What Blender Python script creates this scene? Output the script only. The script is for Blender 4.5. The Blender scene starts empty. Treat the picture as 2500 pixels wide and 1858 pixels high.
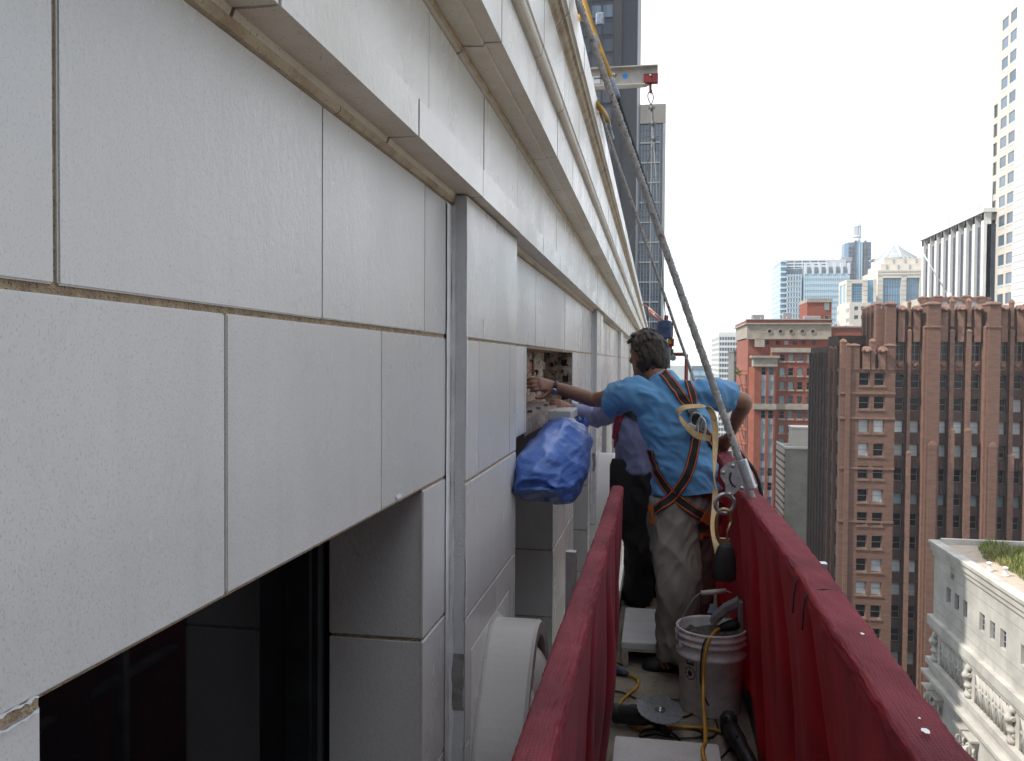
import bpy, bmesh, math, random
from mathutils import Vector, Matrix, noise
from mathutils.bvhtree import BVHTree
random.seed(7)
R_ = math.radians
sc = bpy.context.scene
col = sc.collection
# ------------------------------------------------------------------ camera
# world frame: X away from the facade, Y along the facade, Z up; the lens is the origin
FN = 2024.0                      # focal length in pixels of the 2500 px wide photograph
ROLL, PITCH, YAW = R_(0.4), R_(-1.377), R_(9.84)
CF = Vector((-math.sin(YAW) * math.cos(PITCH), math.cos(YAW) * math.cos(PITCH), math.sin(PITCH)))
CR0 = Vector((math.cos(YAW), math.sin(YAW), 0)); CU0 = CR0.cross(CF)
CR = CR0 * math.cos(ROLL) + CU0 * math.sin(ROLL)
CU = CU0 * math.cos(ROLL) - CR0 * math.sin(ROLL)
cam_d = bpy.data.cameras.new('camera'); cam = bpy.data.objects.new('camera', cam_d); col.objects.link(cam)
cam.matrix_world = Matrix(((CR.x, CU.x, -CF.x, 0), (CR.y, CU.y, -CF.y, 0), (CR.z, CU.z, -CF.z, 0), (0, 0, 0, 1)))
cam_d.sensor_width = 36; cam_d.lens = 36 * FN / 2500.0
cam_d.clip_start = 0.02; cam_d.clip_end = 20000
sc.camera = cam
# ------------------------------------------------------------------ sky, sun, exposure
SUN_ELEV, SUN_TO = R_(50), Vector((-0.93, -0.37, 0)).normalized()
world = bpy.data.worlds.new('World'); sc.world = world; world.use_nodes = True
wn, wl = world.node_tree.nodes, world.node_tree.links
wn.clear()
def wnode(t, **k):
    n = wn.new(t)
    for a, b in k.items(): setattr(n, a, b)
    return n
wo = wnode('ShaderNodeOutputWorld'); bg = wnode('ShaderNodeBackground'); bg.inputs['Strength'].default_value = 0.14
sky = wnode('ShaderNodeTexSky', sky_type='NISHITA', sun_disc=False, sun_elevation=SUN_ELEV,
            sun_rotation=math.atan2(SUN_TO.x, SUN_TO.y), altitude=200, air_density=1.0, dust_density=0.7, ozone_density=1.0)
tc = wnode('ShaderNodeTexCoord'); mp = wnode('ShaderNodeMapping'); mp.inputs['Scale'].default_value = (1.0, 1.0, 2.6)
n1 = wnode('ShaderNodeTexNoise'); n1.inputs['Scale'].default_value = 2.3; n1.inputs['Detail'].default_value = 7; n1.inputs['Roughness'].default_value = 0.55
rp = wnode('ShaderNodeValToRGB'); rp.color_ramp.elements[0].position = 0.36; rp.color_ramp.elements[1].position = 0.53
rp.color_ramp.elements[0].color = (0.02, 0.02, 0.02, 1); rp.color_ramp.elements[1].color = (0.97, 0.97, 0.97, 1)
mx = wnode('ShaderNodeMix', data_type='RGBA'); mx.inputs['B'].default_value = (6.3, 6.5, 6.8, 1)
wl.new(tc.outputs['Generated'], mp.inputs['Vector']); wl.new(mp.outputs['Vector'], n1.inputs['Vector'])
wl.new(n1.outputs['Fac'], rp.inputs['Fac']); wl.new(rp.outputs['Color'], mx.inputs['Factor'])
wl.new(sky.outputs['Color'], mx.inputs['A']); wl.new(mx.outputs['Result'], bg.inputs['Color']); wl.new(bg.outputs['Background'], wo.inputs['Surface'])
sd = bpy.data.lights.new('sun', 'SUN'); sd.energy = 2.7; sd.angle = R_(0.55); sd.color = (1.0, 0.955, 0.88)
sun = bpy.data.objects.new('sun', sd); col.objects.link(sun)
SUN_VEC = Vector((SUN_TO.x * math.cos(SUN_ELEV), SUN_TO.y * math.cos(SUN_ELEV), math.sin(SUN_ELEV)))
sun.rotation_euler = SUN_VEC.to_track_quat('Z', 'Y').to_euler(); sun.location = (-20, -20, 60)
vs = sc.view_settings; vs.view_transform = 'Standard'; vs.look = 'None'; vs.exposure = 1.0; vs.gamma = 1.0; vs.use_curve_mapping = False
sc.cycles.use_denoising = True; sc.cycles.max_bounces = 8; sc.cycles.diffuse_bounces = 4; sc.cycles.glossy_bounces = 3
sc.cycles.transmission_bounces = 4; sc.cycles.transparent_max_bounces = 8; sc.cycles.caustics_reflective = False; sc.cycles.caustics_refractive = False
sc.cycles.sample_clamp_indirect = 6

# ------------------------------------------------------------------ pixel -> place
def P(nx, ny, X=None, Y=None, Z=None):
    """a pixel of the photograph (2500 wide) on the plane X=, Y= or Z= of the place"""
    d = CF + CR * ((nx - 1250) / FN) + CU * ((929 - ny) / FN)
    t = X / d.x if X is not None else Y / d.y if Y is not None else Z / d.z
    return d * t
K = 2500 / 2223.0
def D(dx, dy, **k): return P(dx * K, dy * K, **k)
# ------------------------------------------------------------------ mesh helpers
class MB:
    def __init__(s): s.v = []; s.f = []; s.m = []; s.sm = []
    def add(s, vs, fs, mi=0, smooth=False):
        o = len(s.v); s.v += [tuple(v) for v in vs]
        for f in fs: s.f.append(tuple(i + o for i in f)); s.m.append(mi); s.sm.append(smooth)
    def box(s, x0, x1, y0, y1, z0, z1, mi=0):
        v = [(x, y, z) for z in (z0, z1) for y in (y0, y1) for x in (x0, x1)]
        s.add(v, [(0, 2, 3, 1), (4, 5, 7, 6), (0, 1, 5, 4), (2, 6, 7, 3), (0, 4, 6, 2), (1, 3, 7, 5)], mi); return s
    def quad(s, a, b, c, d, mi=0): s.add([a, b, c, d], [(0, 1, 2, 3)], mi); return s
    def prism(s, pts, y0, y1, axis='y', edge_m=None, mi=0):
        """polygon pts (u,w) extruded along an axis; edge_m: material per polygon edge"""
        n = len(pts)
        mk = {'y': lambda u, w, t: (u, t, w), 'x': lambda u, w, t: (t, u, w), 'z': lambda u, w, t: (u, w, t)}[axis]
        v = [mk(u, w, y0) for u, w in pts] + [mk(u, w, y1) for u, w in pts]
        s.add(v, [tuple(range(n)), tuple(range(2 * n - 1, n - 1, -1))], mi)
        for i in range(n):
            j = (i + 1) % n
            s.add([v[i], v[j], v[j + n], v[i + n]], [(3, 2, 1, 0)], edge_m[i] if edge_m else mi)
        return s
    def rings(s, rings, mi=0, smooth=True, cap=True, closed=True):
        n = len(rings[0]); o = len(s.v)
        for r in rings: s.v += [tuple(p) for p in r]
        for a in range(len(rings) - 1):
            for i in range(n if closed else n - 1):
                j = (i + 1) % n
                s.f.append((o + a * n + i, o + a * n + j, o + (a + 1) * n + j, o + (a + 1) * n + i)); s.m.append(mi); s.sm.append(smooth)
        if cap and closed:
            s.f.append(tuple(o + i for i in range(n - 1, -1, -1))); s.m.append(mi); s.sm.append(False)
            k = o + (len(rings) - 1) * n
            s.f.append(tuple(k + i for i in range(n))); s.m.append(mi); s.sm.append(False)
        return s
    def tube(s, pts, r, seg=8, mi=0, twist=0):
        pts = [Vector(p) for p in pts]; n = len(pts)
        rad = r if isinstance(r, (list, tuple)) else [r] * n
        up = Vector((0.13, 0.31, 0.94)); rings = []; nrm = None
        for i, p in enumerate(pts):
            t = (pts[min(i + 1, n - 1)] - pts[max(i - 1, 0)]).normalized()
            if nrm is None:
                nrm = t.cross(up); nrm = nrm.normalized() if nrm.length > 1e-4 else Vector((1, 0, 0))
            else:
                nrm = (nrm - t * nrm.dot(t)).normalized()
            b = t.cross(nrm)
            rings.append([p + (nrm * math.cos(2 * math.pi * k / seg + twist * i) + b * math.sin(2 * math.pi * k / seg + twist * i)) * rad[i] for k in range(seg)])
        return s.rings(rings, mi)
    def lathe(s, c, prof, seg=24, mi=0, axis=Vector((0, 0, 1)), cap=True):
        """prof: (radius, height) pairs along axis from c"""
        axis = Vector(axis).normalized(); a = axis.orthogonal().normalized(); b = axis.cross(a); c = Vector(c)
        return s.rings([[c + axis * h + (a * math.cos(2 * math.pi * k / seg) + b * math.sin(2 * math.pi * k / seg)) * r for k in range(seg)] for r, h in prof], mi, True, cap)
    def mesh(s, name, mats, origin=(0, 0, 0)):
        me = bpy.data.meshes.new(name); o = Vector(origin)
        me.from_pydata([Vector(v) - o for v in s.v], [], s.f); me.update()
        for m in (mats if isinstance(mats, (list, tuple)) else [mats]): me.materials.append(m)
        me.polygons.foreach_set('material_index', s.m); me.polygons.foreach_set('use_smooth', s.sm)
        bm = bmesh.new(); bm.from_mesh(me); bmesh.ops.recalc_face_normals(bm, faces=bm.faces); bm.to_mesh(me); bm.free()
        return me
    def bevel(s, w, seg=1):
        me = bpy.data.meshes.new('t'); me.from_pydata(s.v, [], s.f); me.polygons.foreach_set('material_index', s.m)
        bm = bmesh.new(); bm.from_mesh(me); bmesh.ops.recalc_face_normals(bm, faces=bm.faces)
        bmesh.ops.bevel(bm, geom=list(bm.edges), offset=w, segments=seg, affect='EDGES', clamp_overlap=True)
        bm.verts.index_update()
        s.v = [tuple(v.co) for v in bm.verts]; s.f = [tuple(v.index for v in f.verts) for f in bm.faces]
        s.m = [f.material_index for f in bm.faces]; s.sm = [False] * len(s.f); bm.free(); bpy.data.meshes.remove(me)
        return s
    def build(s, name, mats, parent=None):
        return link(name, s.mesh(name, mats, wloc(parent)), parent)
def wloc(o):
    v = Vector((0, 0, 0))
    while o is not None: v += o.location; o = o.parent
    return v
def link(name, me, parent=None, at=None):
    o = bpy.data.objects.new(name, me); col.objects.link(o)
    if parent is not None: o.parent = parent
    if at is not None: o.location = Vector(at) - wloc(parent)
    return o
def tag(o, label=None, cat=None, group=None, kind=None):
    for k, v in (('label', label), ('category', cat), ('group', group), ('kind', kind)):
        if v: o[k] = v
    return o
def thing(name, label, cat, loc, group=None):
    o = bpy.data.objects.new(name, None); col.objects.link(o); o.location = loc; o.empty_display_size = 0.1
    return tag(o, label, cat, group)
def single(mb, name, mat, label, cat, loc=None, group=None):
    """a thing that is one mesh, its origin at loc"""
    zs = min(v[2] for v in mb.v)
    if loc is None:
        n = len(mb.v); loc = (sum(v[0] for v in mb.v) / n, sum(v[1] for v in mb.v) / n, zs)
    o = link(name, mb.mesh(name, mat, loc)); o.location = loc
    return tag(o, label, cat, group)
def catmull(pts, n=8):
    pts = [Vector(p) for p in pts]; out = []
    for i in range(len(pts) - 1):
        p0, p1, p2, p3 = pts[max(i - 1, 0)], pts[i], pts[i + 1], pts[min(i + 2, len(pts) - 1)]
        for k in range(n):
            t = k / n
            out.append(0.5 * ((2 * p1) + (p2 - p0) * t + (2 * p0 - 5 * p1 + 4 * p2 - p3) * t * t + (3 * p1 - p0 - 3 * p2 + p3) * t ** 3))
    out.append(pts[-1]); return out
# ------------------------------------------------------------------ materials
MAT = {}
def pm(name, c, rough=0.6, c2=None, ns=8.0, ramp=(0.4, 0.65), bump=0.0, bs=60.0, spec=0.5, metal=0.0, speck=None, speck_s=300, speck_w=0.33,
       rnd=0.0, coat=0.0, space='pos', stretch=(1, 1, 1), sheen=0.0, rough2=None, streak=None):
    """principled material: base c mottled with c2, optional dark specks, fine bump, per-object tint"""
    m = bpy.data.materials.new(name); m.use_nodes = True; nt = m.node_tree; N, L = nt.nodes, nt.links
    b = N['Principled BSDF']; b.inputs['Roughness'].default_value = rough; b.inputs['Metallic'].default_value = metal
    b.inputs['Specular IOR Level'].default_value = spec; b.inputs['Coat Weight'].default_value = coat; b.inputs['Coat Roughness'].default_value = 0.12
    if sheen: b.inputs['Sheen Weight'].default_value = sheen; b.inputs['Sheen Roughness'].default_value = 0.5
    if space == 'pos':
        src = N.new('ShaderNodeNewGeometry').outputs['Position']
    else:
        src = N.new('ShaderNodeTexCoord').outputs['Object']
    mpg = N.new('ShaderNodeMapping'); mpg.inputs['Scale'].default_value = stretch; L.new(src, mpg.inputs['Vector']); vec = mpg.outputs['Vector']
    cur = None
    def mixc(fac, A, B, mode='MIX'):
        x = N.new('ShaderNodeMix'); x.data_type = 'RGBA'; x.blend_type = mode
        if isinstance(fac, (int, float)): x.inputs['Factor'].default_value = fac
        else: L.new(fac, x.inputs['Factor'])
        for sck, val in (('A', A), ('B', B)):
            if isinstance(val, (tuple, list)): x.inputs[sck].default_value = (*val[:3], 1)
            else: L.new(val, x.inputs[sck])
        return x.outputs['Result']
    def tex(scale, detail=5, rgh=0.6):
        t = N.new('ShaderNodeTexNoise'); t.inputs['Scale'].default_value = scale; t.inputs['Detail'].default_value = detail; t.inputs['Roughness'].default_value = rgh
        L.new(vec, t.inputs['Vector']); return t.outputs['Fac']
    def rampn(f, a, bb):
        r = N.new('ShaderNodeMapRange'); r.inputs['From Min'].default_value = a; r.inputs['From Max'].default_value = bb; L.new(f, r.inputs['Value']); return r.outputs['Result']
    cur = tuple(c)
    if c2 is not None:
        mk = rampn(tex(ns), *ramp); cur = mixc(mk, c, c2)
        if rough2 is not None:
            rr = N.new('ShaderNodeMapRange'); rr.inputs['To Min'].default_value = rough; rr.inputs['To Max'].default_value = rough2
            L.new(mk, rr.inputs['Value']); L.new(rr.outputs['Result'], b.inputs['Roughness'])
    if speck is not None:
        sf = rampn(tex(speck_s, 2, 0.7), speck_w + 0.05, speck_w - 0.02); cur = mixc(sf, cur, speck)
    if streak is not None:
        m2 = N.new('ShaderNodeMapping'); m2.inputs['Scale'].default_value = (3.0, 9.0, 0.45); L.new(src, m2.inputs['Vector'])
        t = N.new('ShaderNodeTexNoise'); t.inputs['Scale'].default_value = 2.2; t.inputs['Detail'].default_value = 6; L.new(m2.outputs['Vector'], t.inputs['Vector'])
        f = rampn(t.outputs['Fac'], 0.52, 0.85); x = N.new('ShaderNodeMath'); x.operation = 'MULTIPLY'; x.inputs[1].default_value = streak[3]; L.new(f, x.inputs[0])
        cur = mixc(x.outputs[0], cur, streak[:3])
    if rnd:
        oi = N.new('ShaderNodeObjectInfo'); mr = N.new('ShaderNodeMapRange'); mr.inputs['To Min'].default_value = 1 - rnd; mr.inputs['To Max'].default_value = 1 + rnd
        L.new(oi.outputs['Random'], mr.inputs['Value'])
        vm = N.new('ShaderNodeVectorMath'); vm.operation = 'SCALE'
        if isinstance(cur, tuple): vm.inputs[0].default_value = cur
        else: L.new(cur, vm.inputs[0])
        L.new(mr.outputs['Result'], vm.inputs['Scale']); cur = vm.outputs['Vector']
    if isinstance(cur, tuple): b.inputs['Base Color'].default_value = (*cur, 1)
    else: L.new(cur, b.inputs['Base Color'])
    if bump:
        bn = N.new('ShaderNodeBump'); bn.inputs['Strength'].default_value = bump; bn.inputs['Distance'].default_value = 0.01
        L.new(tex(bs, 4, 0.65), bn.inputs['Height']); L.new(bn.outputs['Normal'], b.inputs['Normal'])
    MAT[name] = m
    return m
# ================================================================== materials of the near things
TERRA = pm('glazed terracotta', (0.66, 0.645, 0.625), 0.20, c2=(0.56, 0.545, 0.525), ns=1.3, bump=0.12, bs=70, speck=(0.49, 0.47, 0.45), speck_s=400, speck_w=0.37, rnd=0.085, spec=0.6, rough2=0.36, streak=(0.50, 0.47, 0.42, 0.28), stretch=(1, 1, .6))
TERRA_HI = pm('glazed terracotta cornice', (0.70, 0.68, 0.645), 0.22, c2=(0.63, 0.60, 0.55), ns=2.0, bump=0.16, bs=70, speck=(0.50, 0.46, 0.41), speck_s=330, speck_w=0.33, rnd=0.06, spec=0.6, rough2=0.36, streak=(0.52, 0.46, 0.38, 0.4), stretch=(1, 1, .6))  # lighter, warmer copy of the wall glaze: brighter upper light put into colour
STAIN = pm('weathered tan terracotta', (0.50, 0.41, 0.30), 0.65, c2=(0.33, 0.245, 0.155), ns=14, bump=0.35, bs=90, speck=(0.16, 0.11, 0.07), speck_s=160, speck_w=0.33, rnd=0.06)
SOFFIT = pm('soiled cornice underside', (0.68, 0.62, 0.54), 0.5, c2=(0.60, 0.53, 0.44), ns=6, bump=0.2, bs=120, speck=(0.25, 0.19, 0.13), speck_s=150, speck_w=0.31, rnd=0.05)
MORTAR = pm('sandy mortar', (0.50, 0.385, 0.25), 0.95, c2=(0.33, 0.24, 0.155), ns=40, bump=0.9, bs=220, speck=(0.10, 0.07, 0.05), speck_s=260, speck_w=0.36)
CAULK = pm('white caulk', (0.76, 0.765, 0.77), 0.5, c2=(0.66, 0.665, 0.67), ns=20, bump=0.3, bs=50)
PATCH = pm('grey speckled glaze', (0.58, 0.59, 0.60), 0.5, c2=(0.52, 0.53, 0.54), ns=10, bump=0.25, bs=150, speck=(0.36, 0.36, 0.37), speck_s=320, speck_w=0.36)
CEMENT = pm('raw cement patch', (0.27, 0.26, 0.25), 0.95, c2=(0.17, 0.16, 0.15), ns=16, bump=0.8, bs=60)
DARKMETAL = pm('dark bronze window metal', (0.030, 0.033, 0.036), 0.38, c2=(0.045, 0.05, 0.055), ns=12, metal=0.4)
GLASS = pm('dark window glass', (0.008, 0.008, 0.009), 0.03, spec=0.45)
BRICK = pm('old brick', (0.40, 0.19, 0.125), 0.9, c2=(0.50, 0.36, 0.29), ns=14, bump=0.8, bs=70, speck=(0.09, 0.06, 0.05), speck_s=60, speck_w=0.36, rnd=0.18)
SMEAR = pm('pale smeared mortar', (0.50, 0.42, 0.36), 0.95, c2=(0.20, 0.15, 0.12), ns=18, ramp=(0.45, 0.62), bump=1.0, bs=60, speck=(0.04, 0.03, 0.03), speck_s=34, speck_w=0.38)
RUST = pm('rusty steel', (0.20, 0.13, 0.10), 0.75, c2=(0.30, 0.28, 0.27), ns=22, bump=0.4, metal=0.3)
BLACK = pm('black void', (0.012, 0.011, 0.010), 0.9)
ROOFM = pm('roof membrane', (0.30, 0.29, 0.28), 0.9, c2=(0.22, 0.22, 0.21), ns=2)

# ================================================================== the ground
ZG = -55.0
ASPH = pm('asphalt', (0.055, 0.055, 0.057), 0.9, c2=(0.04, 0.04, 0.042), ns=0.4, bump=0.3, bs=30)
PAVE = pm('concrete pavement', (0.34, 0.33, 0.31), 0.9, c2=(0.27, 0.26, 0.25), ns=0.8, bump=0.2, bs=20)
CITYG = pm('far city ground', (0.16, 0.17, 0.15), 0.95, c2=(0.09, 0.12, 0.07), ns=0.01)
PAINTW = pm('road paint', (0.75, 0.75, 0.72), 0.7, c2=(0.6, 0.6, 0.58), ns=3)
g = MB(); g.quad((-6000, -3000, ZG), (6000, -3000, ZG), (6000, 12000, ZG), (-6000, 12000, ZG))
tag(g.build('ground', CITYG), kind='structure')
g = MB(); g.quad((4.6, -200, ZG + .004), (19.4, -200, ZG + .004), (19.4, 700, ZG + .004), (4.6, 700, ZG + .004)); g.quad((19.4, 77, ZG + .004), (140, 77, ZG + .004), (140, 105, ZG + .004), (19.4, 105, ZG + .004))
tag(g.build('road', ASPH), kind='structure')
for x0, x1, nm in ((-0.6, 4.6, 'pavement_west'), (19.4, 24.6, 'pavement_east')):
    g = MB()
    for y0, y1 in ((-200, 76.9), (105.1, 700)): g.box(x0, x1, y0, y1, ZG, ZG + .14)
    tag(g.build(nm, PAVE), kind='structure')
g = MB()
for k in range(60): g.quad((11.9, -60 + k * 9, ZG + .008), (12.1, -60 + k * 9, ZG + .008), (12.1, -57 + k * 9, ZG + .008), (11.9, -57 + k * 9, ZG + .008))
tag(g.build('lane_marking', PAINTW), kind='structure')

# ================================================================== the terracotta building beside the platform
W, PX, MOD = -0.62, -0.57, 0.70
PIL0, PILW, PER = 2.462, 0.93, 5.65            # pilaster start, width, bay length
YN, YM, YF = -1.32, 12.3, 44.0                 # near end, end of the single blocks, far end
bld = thing('terracotta_building', 'white glazed terracotta facade with stepped cornice beside the hanging platform', 'building', (-0.75, 2, ZG))
def pil_ranges(): return [(PIL0 + PER * k, PIL0 + PER * k + PILW) for k in range(-1, 8)]
def win_ranges():
    out = []
    for k in range(-1, 8):
        a = PIL0 + PILW + PER * k; out += [(a + .29, a + 1.71), (a + PER - PILW - 1.71, a + PER - PILW - .29)]
    return out
HOLE = (3.99, 6.24, -0.352, 0.062)
# backing (mortar) wall with the window openings and the hole left by the missing blocks
def grid_wall(mb, us, ws, opens, mk, depth, mi=0, mir=None):
    """wall of cells between break lines us x ws, without the cells inside opens; reveals of the given depth"""
    mir = mi if mir is None else mir
    us = sorted(set([round(u, 4) for u in us] + [round(v, 4) for o in opens for v in o[:2]])); ws = sorted(set([round(w, 4) for w in ws] + [round(v, 4) for o in opens for v in o[2:4]]))
    u0, u1, w0, w1 = us[0], us[-1], ws[0], ws[-1]
    for w_a, w_b in zip(ws, ws[1:]):
        run = None
        for u_a, u_b in list(zip(us, us[1:])) + [(None, None)]:
            cu = None if u_a is None else (u_a + u_b) / 2; cw = (w_a + w_b) / 2
            solid = u_a is not None and not any(o[0] < cu < o[1] and o[2] < cw < o[3] for o in opens)
            if solid and run is None: run = u_a
            if not solid and run is not None:
                e = u_a if u_a is not None else u1
                mb.quad(mk(run, w_a, 0), mk(e, w_a, 0), mk(e, w_b, 0), mk(run, w_b, 0), mi); run = None
    for a, b, c, d in [o[:4] for o in opens]:
        for p, q in (((a, c), (b, c)), ((b, c), (b, d)), ((b, d), (a, d)), ((a, d), (a, c))):
            mb.quad(mk(*p, 0), mk(*q, 0), mk(*q, depth), mk(*p, depth), mir)
zb = -0.352
wins = [w for w in win_ranges() if w[1] < YF and w[0] > YN]
opens = [(a, b, -2.6, zb) for a, b in wins]
m = MB(); grid_wall(m, [YN, YF], [-5, 0.5], opens + [HOLE], lambda u, w, d: (W - .0048 - d, u, w), 0.0)
m.build('wall_backing', MORTAR, bld)
m = MB()                                        # the body behind: roof, lower storeys, far end
m.box(-24, -1.12, YN, YF, -5, 1.60); m.box(-24, -0.64, YN, YF, ZG, -5)
m.box(-1.12, -0.7, YN, YF, 0.5, 1.60)
m.build('wall', ROOFM, bld)

def blk(parent, name, mesh, at, jig=0.0012):
    o = link(name, mesh, parent, at)
    o.location.x += random.uniform(-jig, jig); o.rotation_euler = (random.uniform(-.0012, .0012), 0, random.uniform(-.0016, .0016))
    return o
box_cache = {}
def block_box(xb, xf, y0, y1, z0, z1, gap=0.004, mat=None, name='block', parent=bld, topgap=None):
    mat = mat or TERRA; tg = gap if topgap is None else topgap
    L, H = y1 - y0 - gap, z1 - z0 - tg
    key = (round(xf - xb, 3), round(L, 3), round(H, 3), mat.name)
    if key not in box_cache:
        mm = MB(); mm.box(-(xf - xb), 0, 0, L, 0, H); mm.bevel(0.0022, 2)
        box_cache[key] = mm.mesh('block', mat)
    return blk(parent, name, box_cache[key], (xf, y0 + gap / 2, z0 + tg / 2))
def near(y): return y < YM
far = MB()                                      # blocks too far away to pick apart
def course(z0, z1, joints0, y0, y1, xf, depth, gap=0.005, skip=None, tg=0.0105):
    """one course of blocks between y0 and y1, joints at joints0 + k*MOD"""
    k = math.floor((y0 - joints0) / MOD); y = y0
    while y < y1 - 1e-4:
        k += 1; e = joints0 + k * MOD
        if e - y < 0.06: continue
        if y1 - e < 0.06: e = y1
        e = min(e, y1)
        gg = 0.0085 if y < 1.13 and depth < .3 and e < 1.2 else gap
        if near(e): block_box(xf - depth, xf, y, e, z0, z1, gg, topgap=tg)
        else: far.box(xf - depth, xf, y + gap / 2, e - gap / 2, z0 + tg / 2, z1 - tg / 2)
        y = e
ZU0, ZU1 = 0.071, 0.480
prev = YN
for a, b in pil_ranges() + [(YF, YF)]:
    if b < YN or prev >= YF: continue
    a_ = min(a, YF)
    if a_ > prev:
        course(ZU0, ZU1, 0.778, prev, a_, W, .12)
        segs = [(prev, a_)]
        if prev < HOLE[0] < a_: segs = [(prev, HOLE[0]), (HOLE[1], a_)]
        for s0, s1 in segs: course(zb, ZU0, 1.124, s0, s1, W, .26)
    prev = b
# jambs and piers beside the windows
ZJ = [zb, -0.767, -1.18, -1.60, -2.0, -2.4, -2.8, -3.2, -3.6, -4.0]
edges = sorted([(a, 'o') for a, b in wins] + [(b, 'c') for a, b in wins])
piers = []; cur = YN
pl = [p for p in pil_ranges() if p[1] > YN and p[0] < YF]
for a, b in wins + [(YF, YF)]:
    if a > cur: piers.append((cur, a))
    cur = b
for a, b in piers:
    cuts = [a]
    for p0, p1 in pl:
        if a < p0 < b: cuts += [p0, p1]
    cuts.append(b)
    for s0, s1 in zip(cuts, cuts[1:]):
        if any(abs(s0 - p0) < 1e-6 for p0, p1 in pl): continue
        for z1, z0 in zip(ZJ, ZJ[1:]):
            if s1 - s0 > .9: parts = [(s0, (s0 + s1) / 2), ((s0 + s1) / 2, s1)]
            else: parts = [(s0, s1)]
            for q0, q1 in parts:
                if near(q1): block_box(W - .27, W, q0, q1, z0, z1, topgap=.009)
                else: far.box(W - .27, W, q0 + .002, q1 - .002, z0 + .004, z1 - .004)
# mortar cores that fill the joints of the piers and pilasters
for a, b in piers:
    m = MB(); m.box(W - .262, W - .0052, a + .0045, b - .0045, -4.0, zb + .0); m.build('pier_core', MORTAR, bld)
for p0, p1 in pl:
    m = MB(); m.box(PX - .118, PX - .0052, p0 + .0045, p1 - .0045, -4.0, .498); m.build('pilaster_core', MORTAR, bld)
# pilasters
ZP = [0.505, 0.066, -0.375, -0.797, -1.20, -1.6, -2.0, -2.4, -2.8, -3.2, -3.6, -4.0]
for p0, p1 in pl:
    for i, (z1, z0) in enumerate(zip(ZP, ZP[1:])):
        cut = [p0, p0 + .485, p1] if i % 2 == 0 else [p0, p0 + .19, p0 + .77, p1]
        if i == 2: cut = [p0, p1]
        if i == 3: cut = [p0, p0 + .50, p1]
        for q0, q1 in zip(cut, cut[1:]):
            if near(q1): block_box(PX - .12, PX, q0, q1, z0, z1, .003, topgap=.009)
            else: far.box(PX - .12, PX, q0 + .0015, q1 - .0015, z0 + .004, z1 - .004)
# window sills and everything below the openings
for a, b in wins: m = MB(); m.box(W - .3, W + .03, a, b, -2.72, -2.6); m.box(W - .25, W - .012, a, b, -4.0, -2.72); m.build('sill', TERRA, bld)
m = MB(); m.box(-.75, W + .01, YN, YF, -5, -4.0); m.build('spandrel', TERRA, bld)
# moulded courses: cove, string course, band, cornice, roll course, top cornice
def mould(name, prof, edge_m, mats, j0, gap=0.0075):
    mm = MB(); mm.prism(prof, gap / 2, MOD - gap / 2, 'y', edge_m); me = mm.mesh(name, mats)
    y = j0 - MOD * math.floor((j0 - YN) / MOD)
    while y < YM:
        blk(bld, name, me, (0, y, 0), 0.0008); y += MOD
    return y
JOINT = pm('dark raked joint', (0.10, 0.085, 0.07), 0.95, c2=(0.17, 0.14, 0.11), ns=30)
farm = []
def mould_all(name, prof, edge_m, mats, j0):
    y = mould(name, prof, edge_m, mats, j0)
    cx_ = sum(p[0] for p in prof) / len(prof); jm = MB(); jm.prism([(u - .006 if u > -.7 else u, w + (.006 if w < sum(q[1] for q in prof) / len(prof) else -.006)) for u, w in prof], YN, YM); jm.build('joint_packing', JOINT, bld)
    fm = MB()
    while y < YF: fm.prism(prof, y + .002, y + MOD - .002, 'y', edge_m); y += MOD
    if fm.v: tag(fm.build('distant_' + name, mats, bld), kind='stuff')
S = [(-.72, .484), (-.612, .484), (-.604, .5045), (-.533, .5045), (-.533, .590), (-.60, .602), (-.72, .602)]
mould_all('string_course_block', S, [1, 1, 1, 0, 0, 0, 0], [TERRA_HI, SOFFIT], 1.121)
B = [(-.72, .606), (-.59, .606), (-.59, .906), (-.72, .906)]
mould_all('band_block', B, [0] * 4, [TERRA_HI], 2.104)
C2 = [(-.72, .910), (-.592, .910), (-.580, .914), (-.574, .921), (-.574, .931), (-.512, .927), (-.509, .937), (-.457, .937), (-.457, 1.122), (-.72, 1.122)]
mould_all('cornice_block', C2, [1, 1, 2, 2, 1, 1, 1, 0, 0, 0], [TERRA_HI, SOFFIT, STAIN], 2.42)
rl = [(-.457 + .030 * math.sin(t * math.pi / 2), 1.150 - .024 * math.cos(t * math.pi / 2)) for t in (0, .3, .6, .85, 1.0)]
RL = [(-.72, 1.126)] + rl + [(-.427, 1.165), (-.421, 1.170), (-.421, 1.372), (-.72, 1.372)]
mould_all('roll_block', RL, [1] * (len(rl) + 1) + [0] * 4, [TERRA_HI, SOFFIT], 3.08)
TT = [(-.72, 1.376), (-.424, 1.376), (-.418, 1.388), (-.405, 1.400), (-.396, 1.420), (-.384, 1.424), (-.378, 1.432), (-.366, 1.436), (-.366, 1.575), (-.42, 1.61), (-.72, 1.62)]
mould_all('coping_block', TT, [1, 1, 1, 1, 1, 2, 2, 0, 0, 0, 0], [TERRA_HI, STAIN, SOFFIT], 2.75)
cv = [(-.645, .478)] + [(-.6215 + .0155 * math.sin(t * math.pi), .4865 - .0125 * math.cos(t * math.pi)) for t in (0, .2, .4, .6, .8, 1.0)] + [(-.645, .502)]
prev = YN
for a, b in pl + [(YF, YF)]:
    y = prev
    while y < min(a, YM):
        e = min(y + MOD * 1.02, a); mm = MB(); mm.prism(cv, y + .002, e - .002); mm.build('cove', STAIN, bld); y = e
    prev = b
tag(far.build('distant_blocks', TERRA, bld), kind='stuff')
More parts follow.
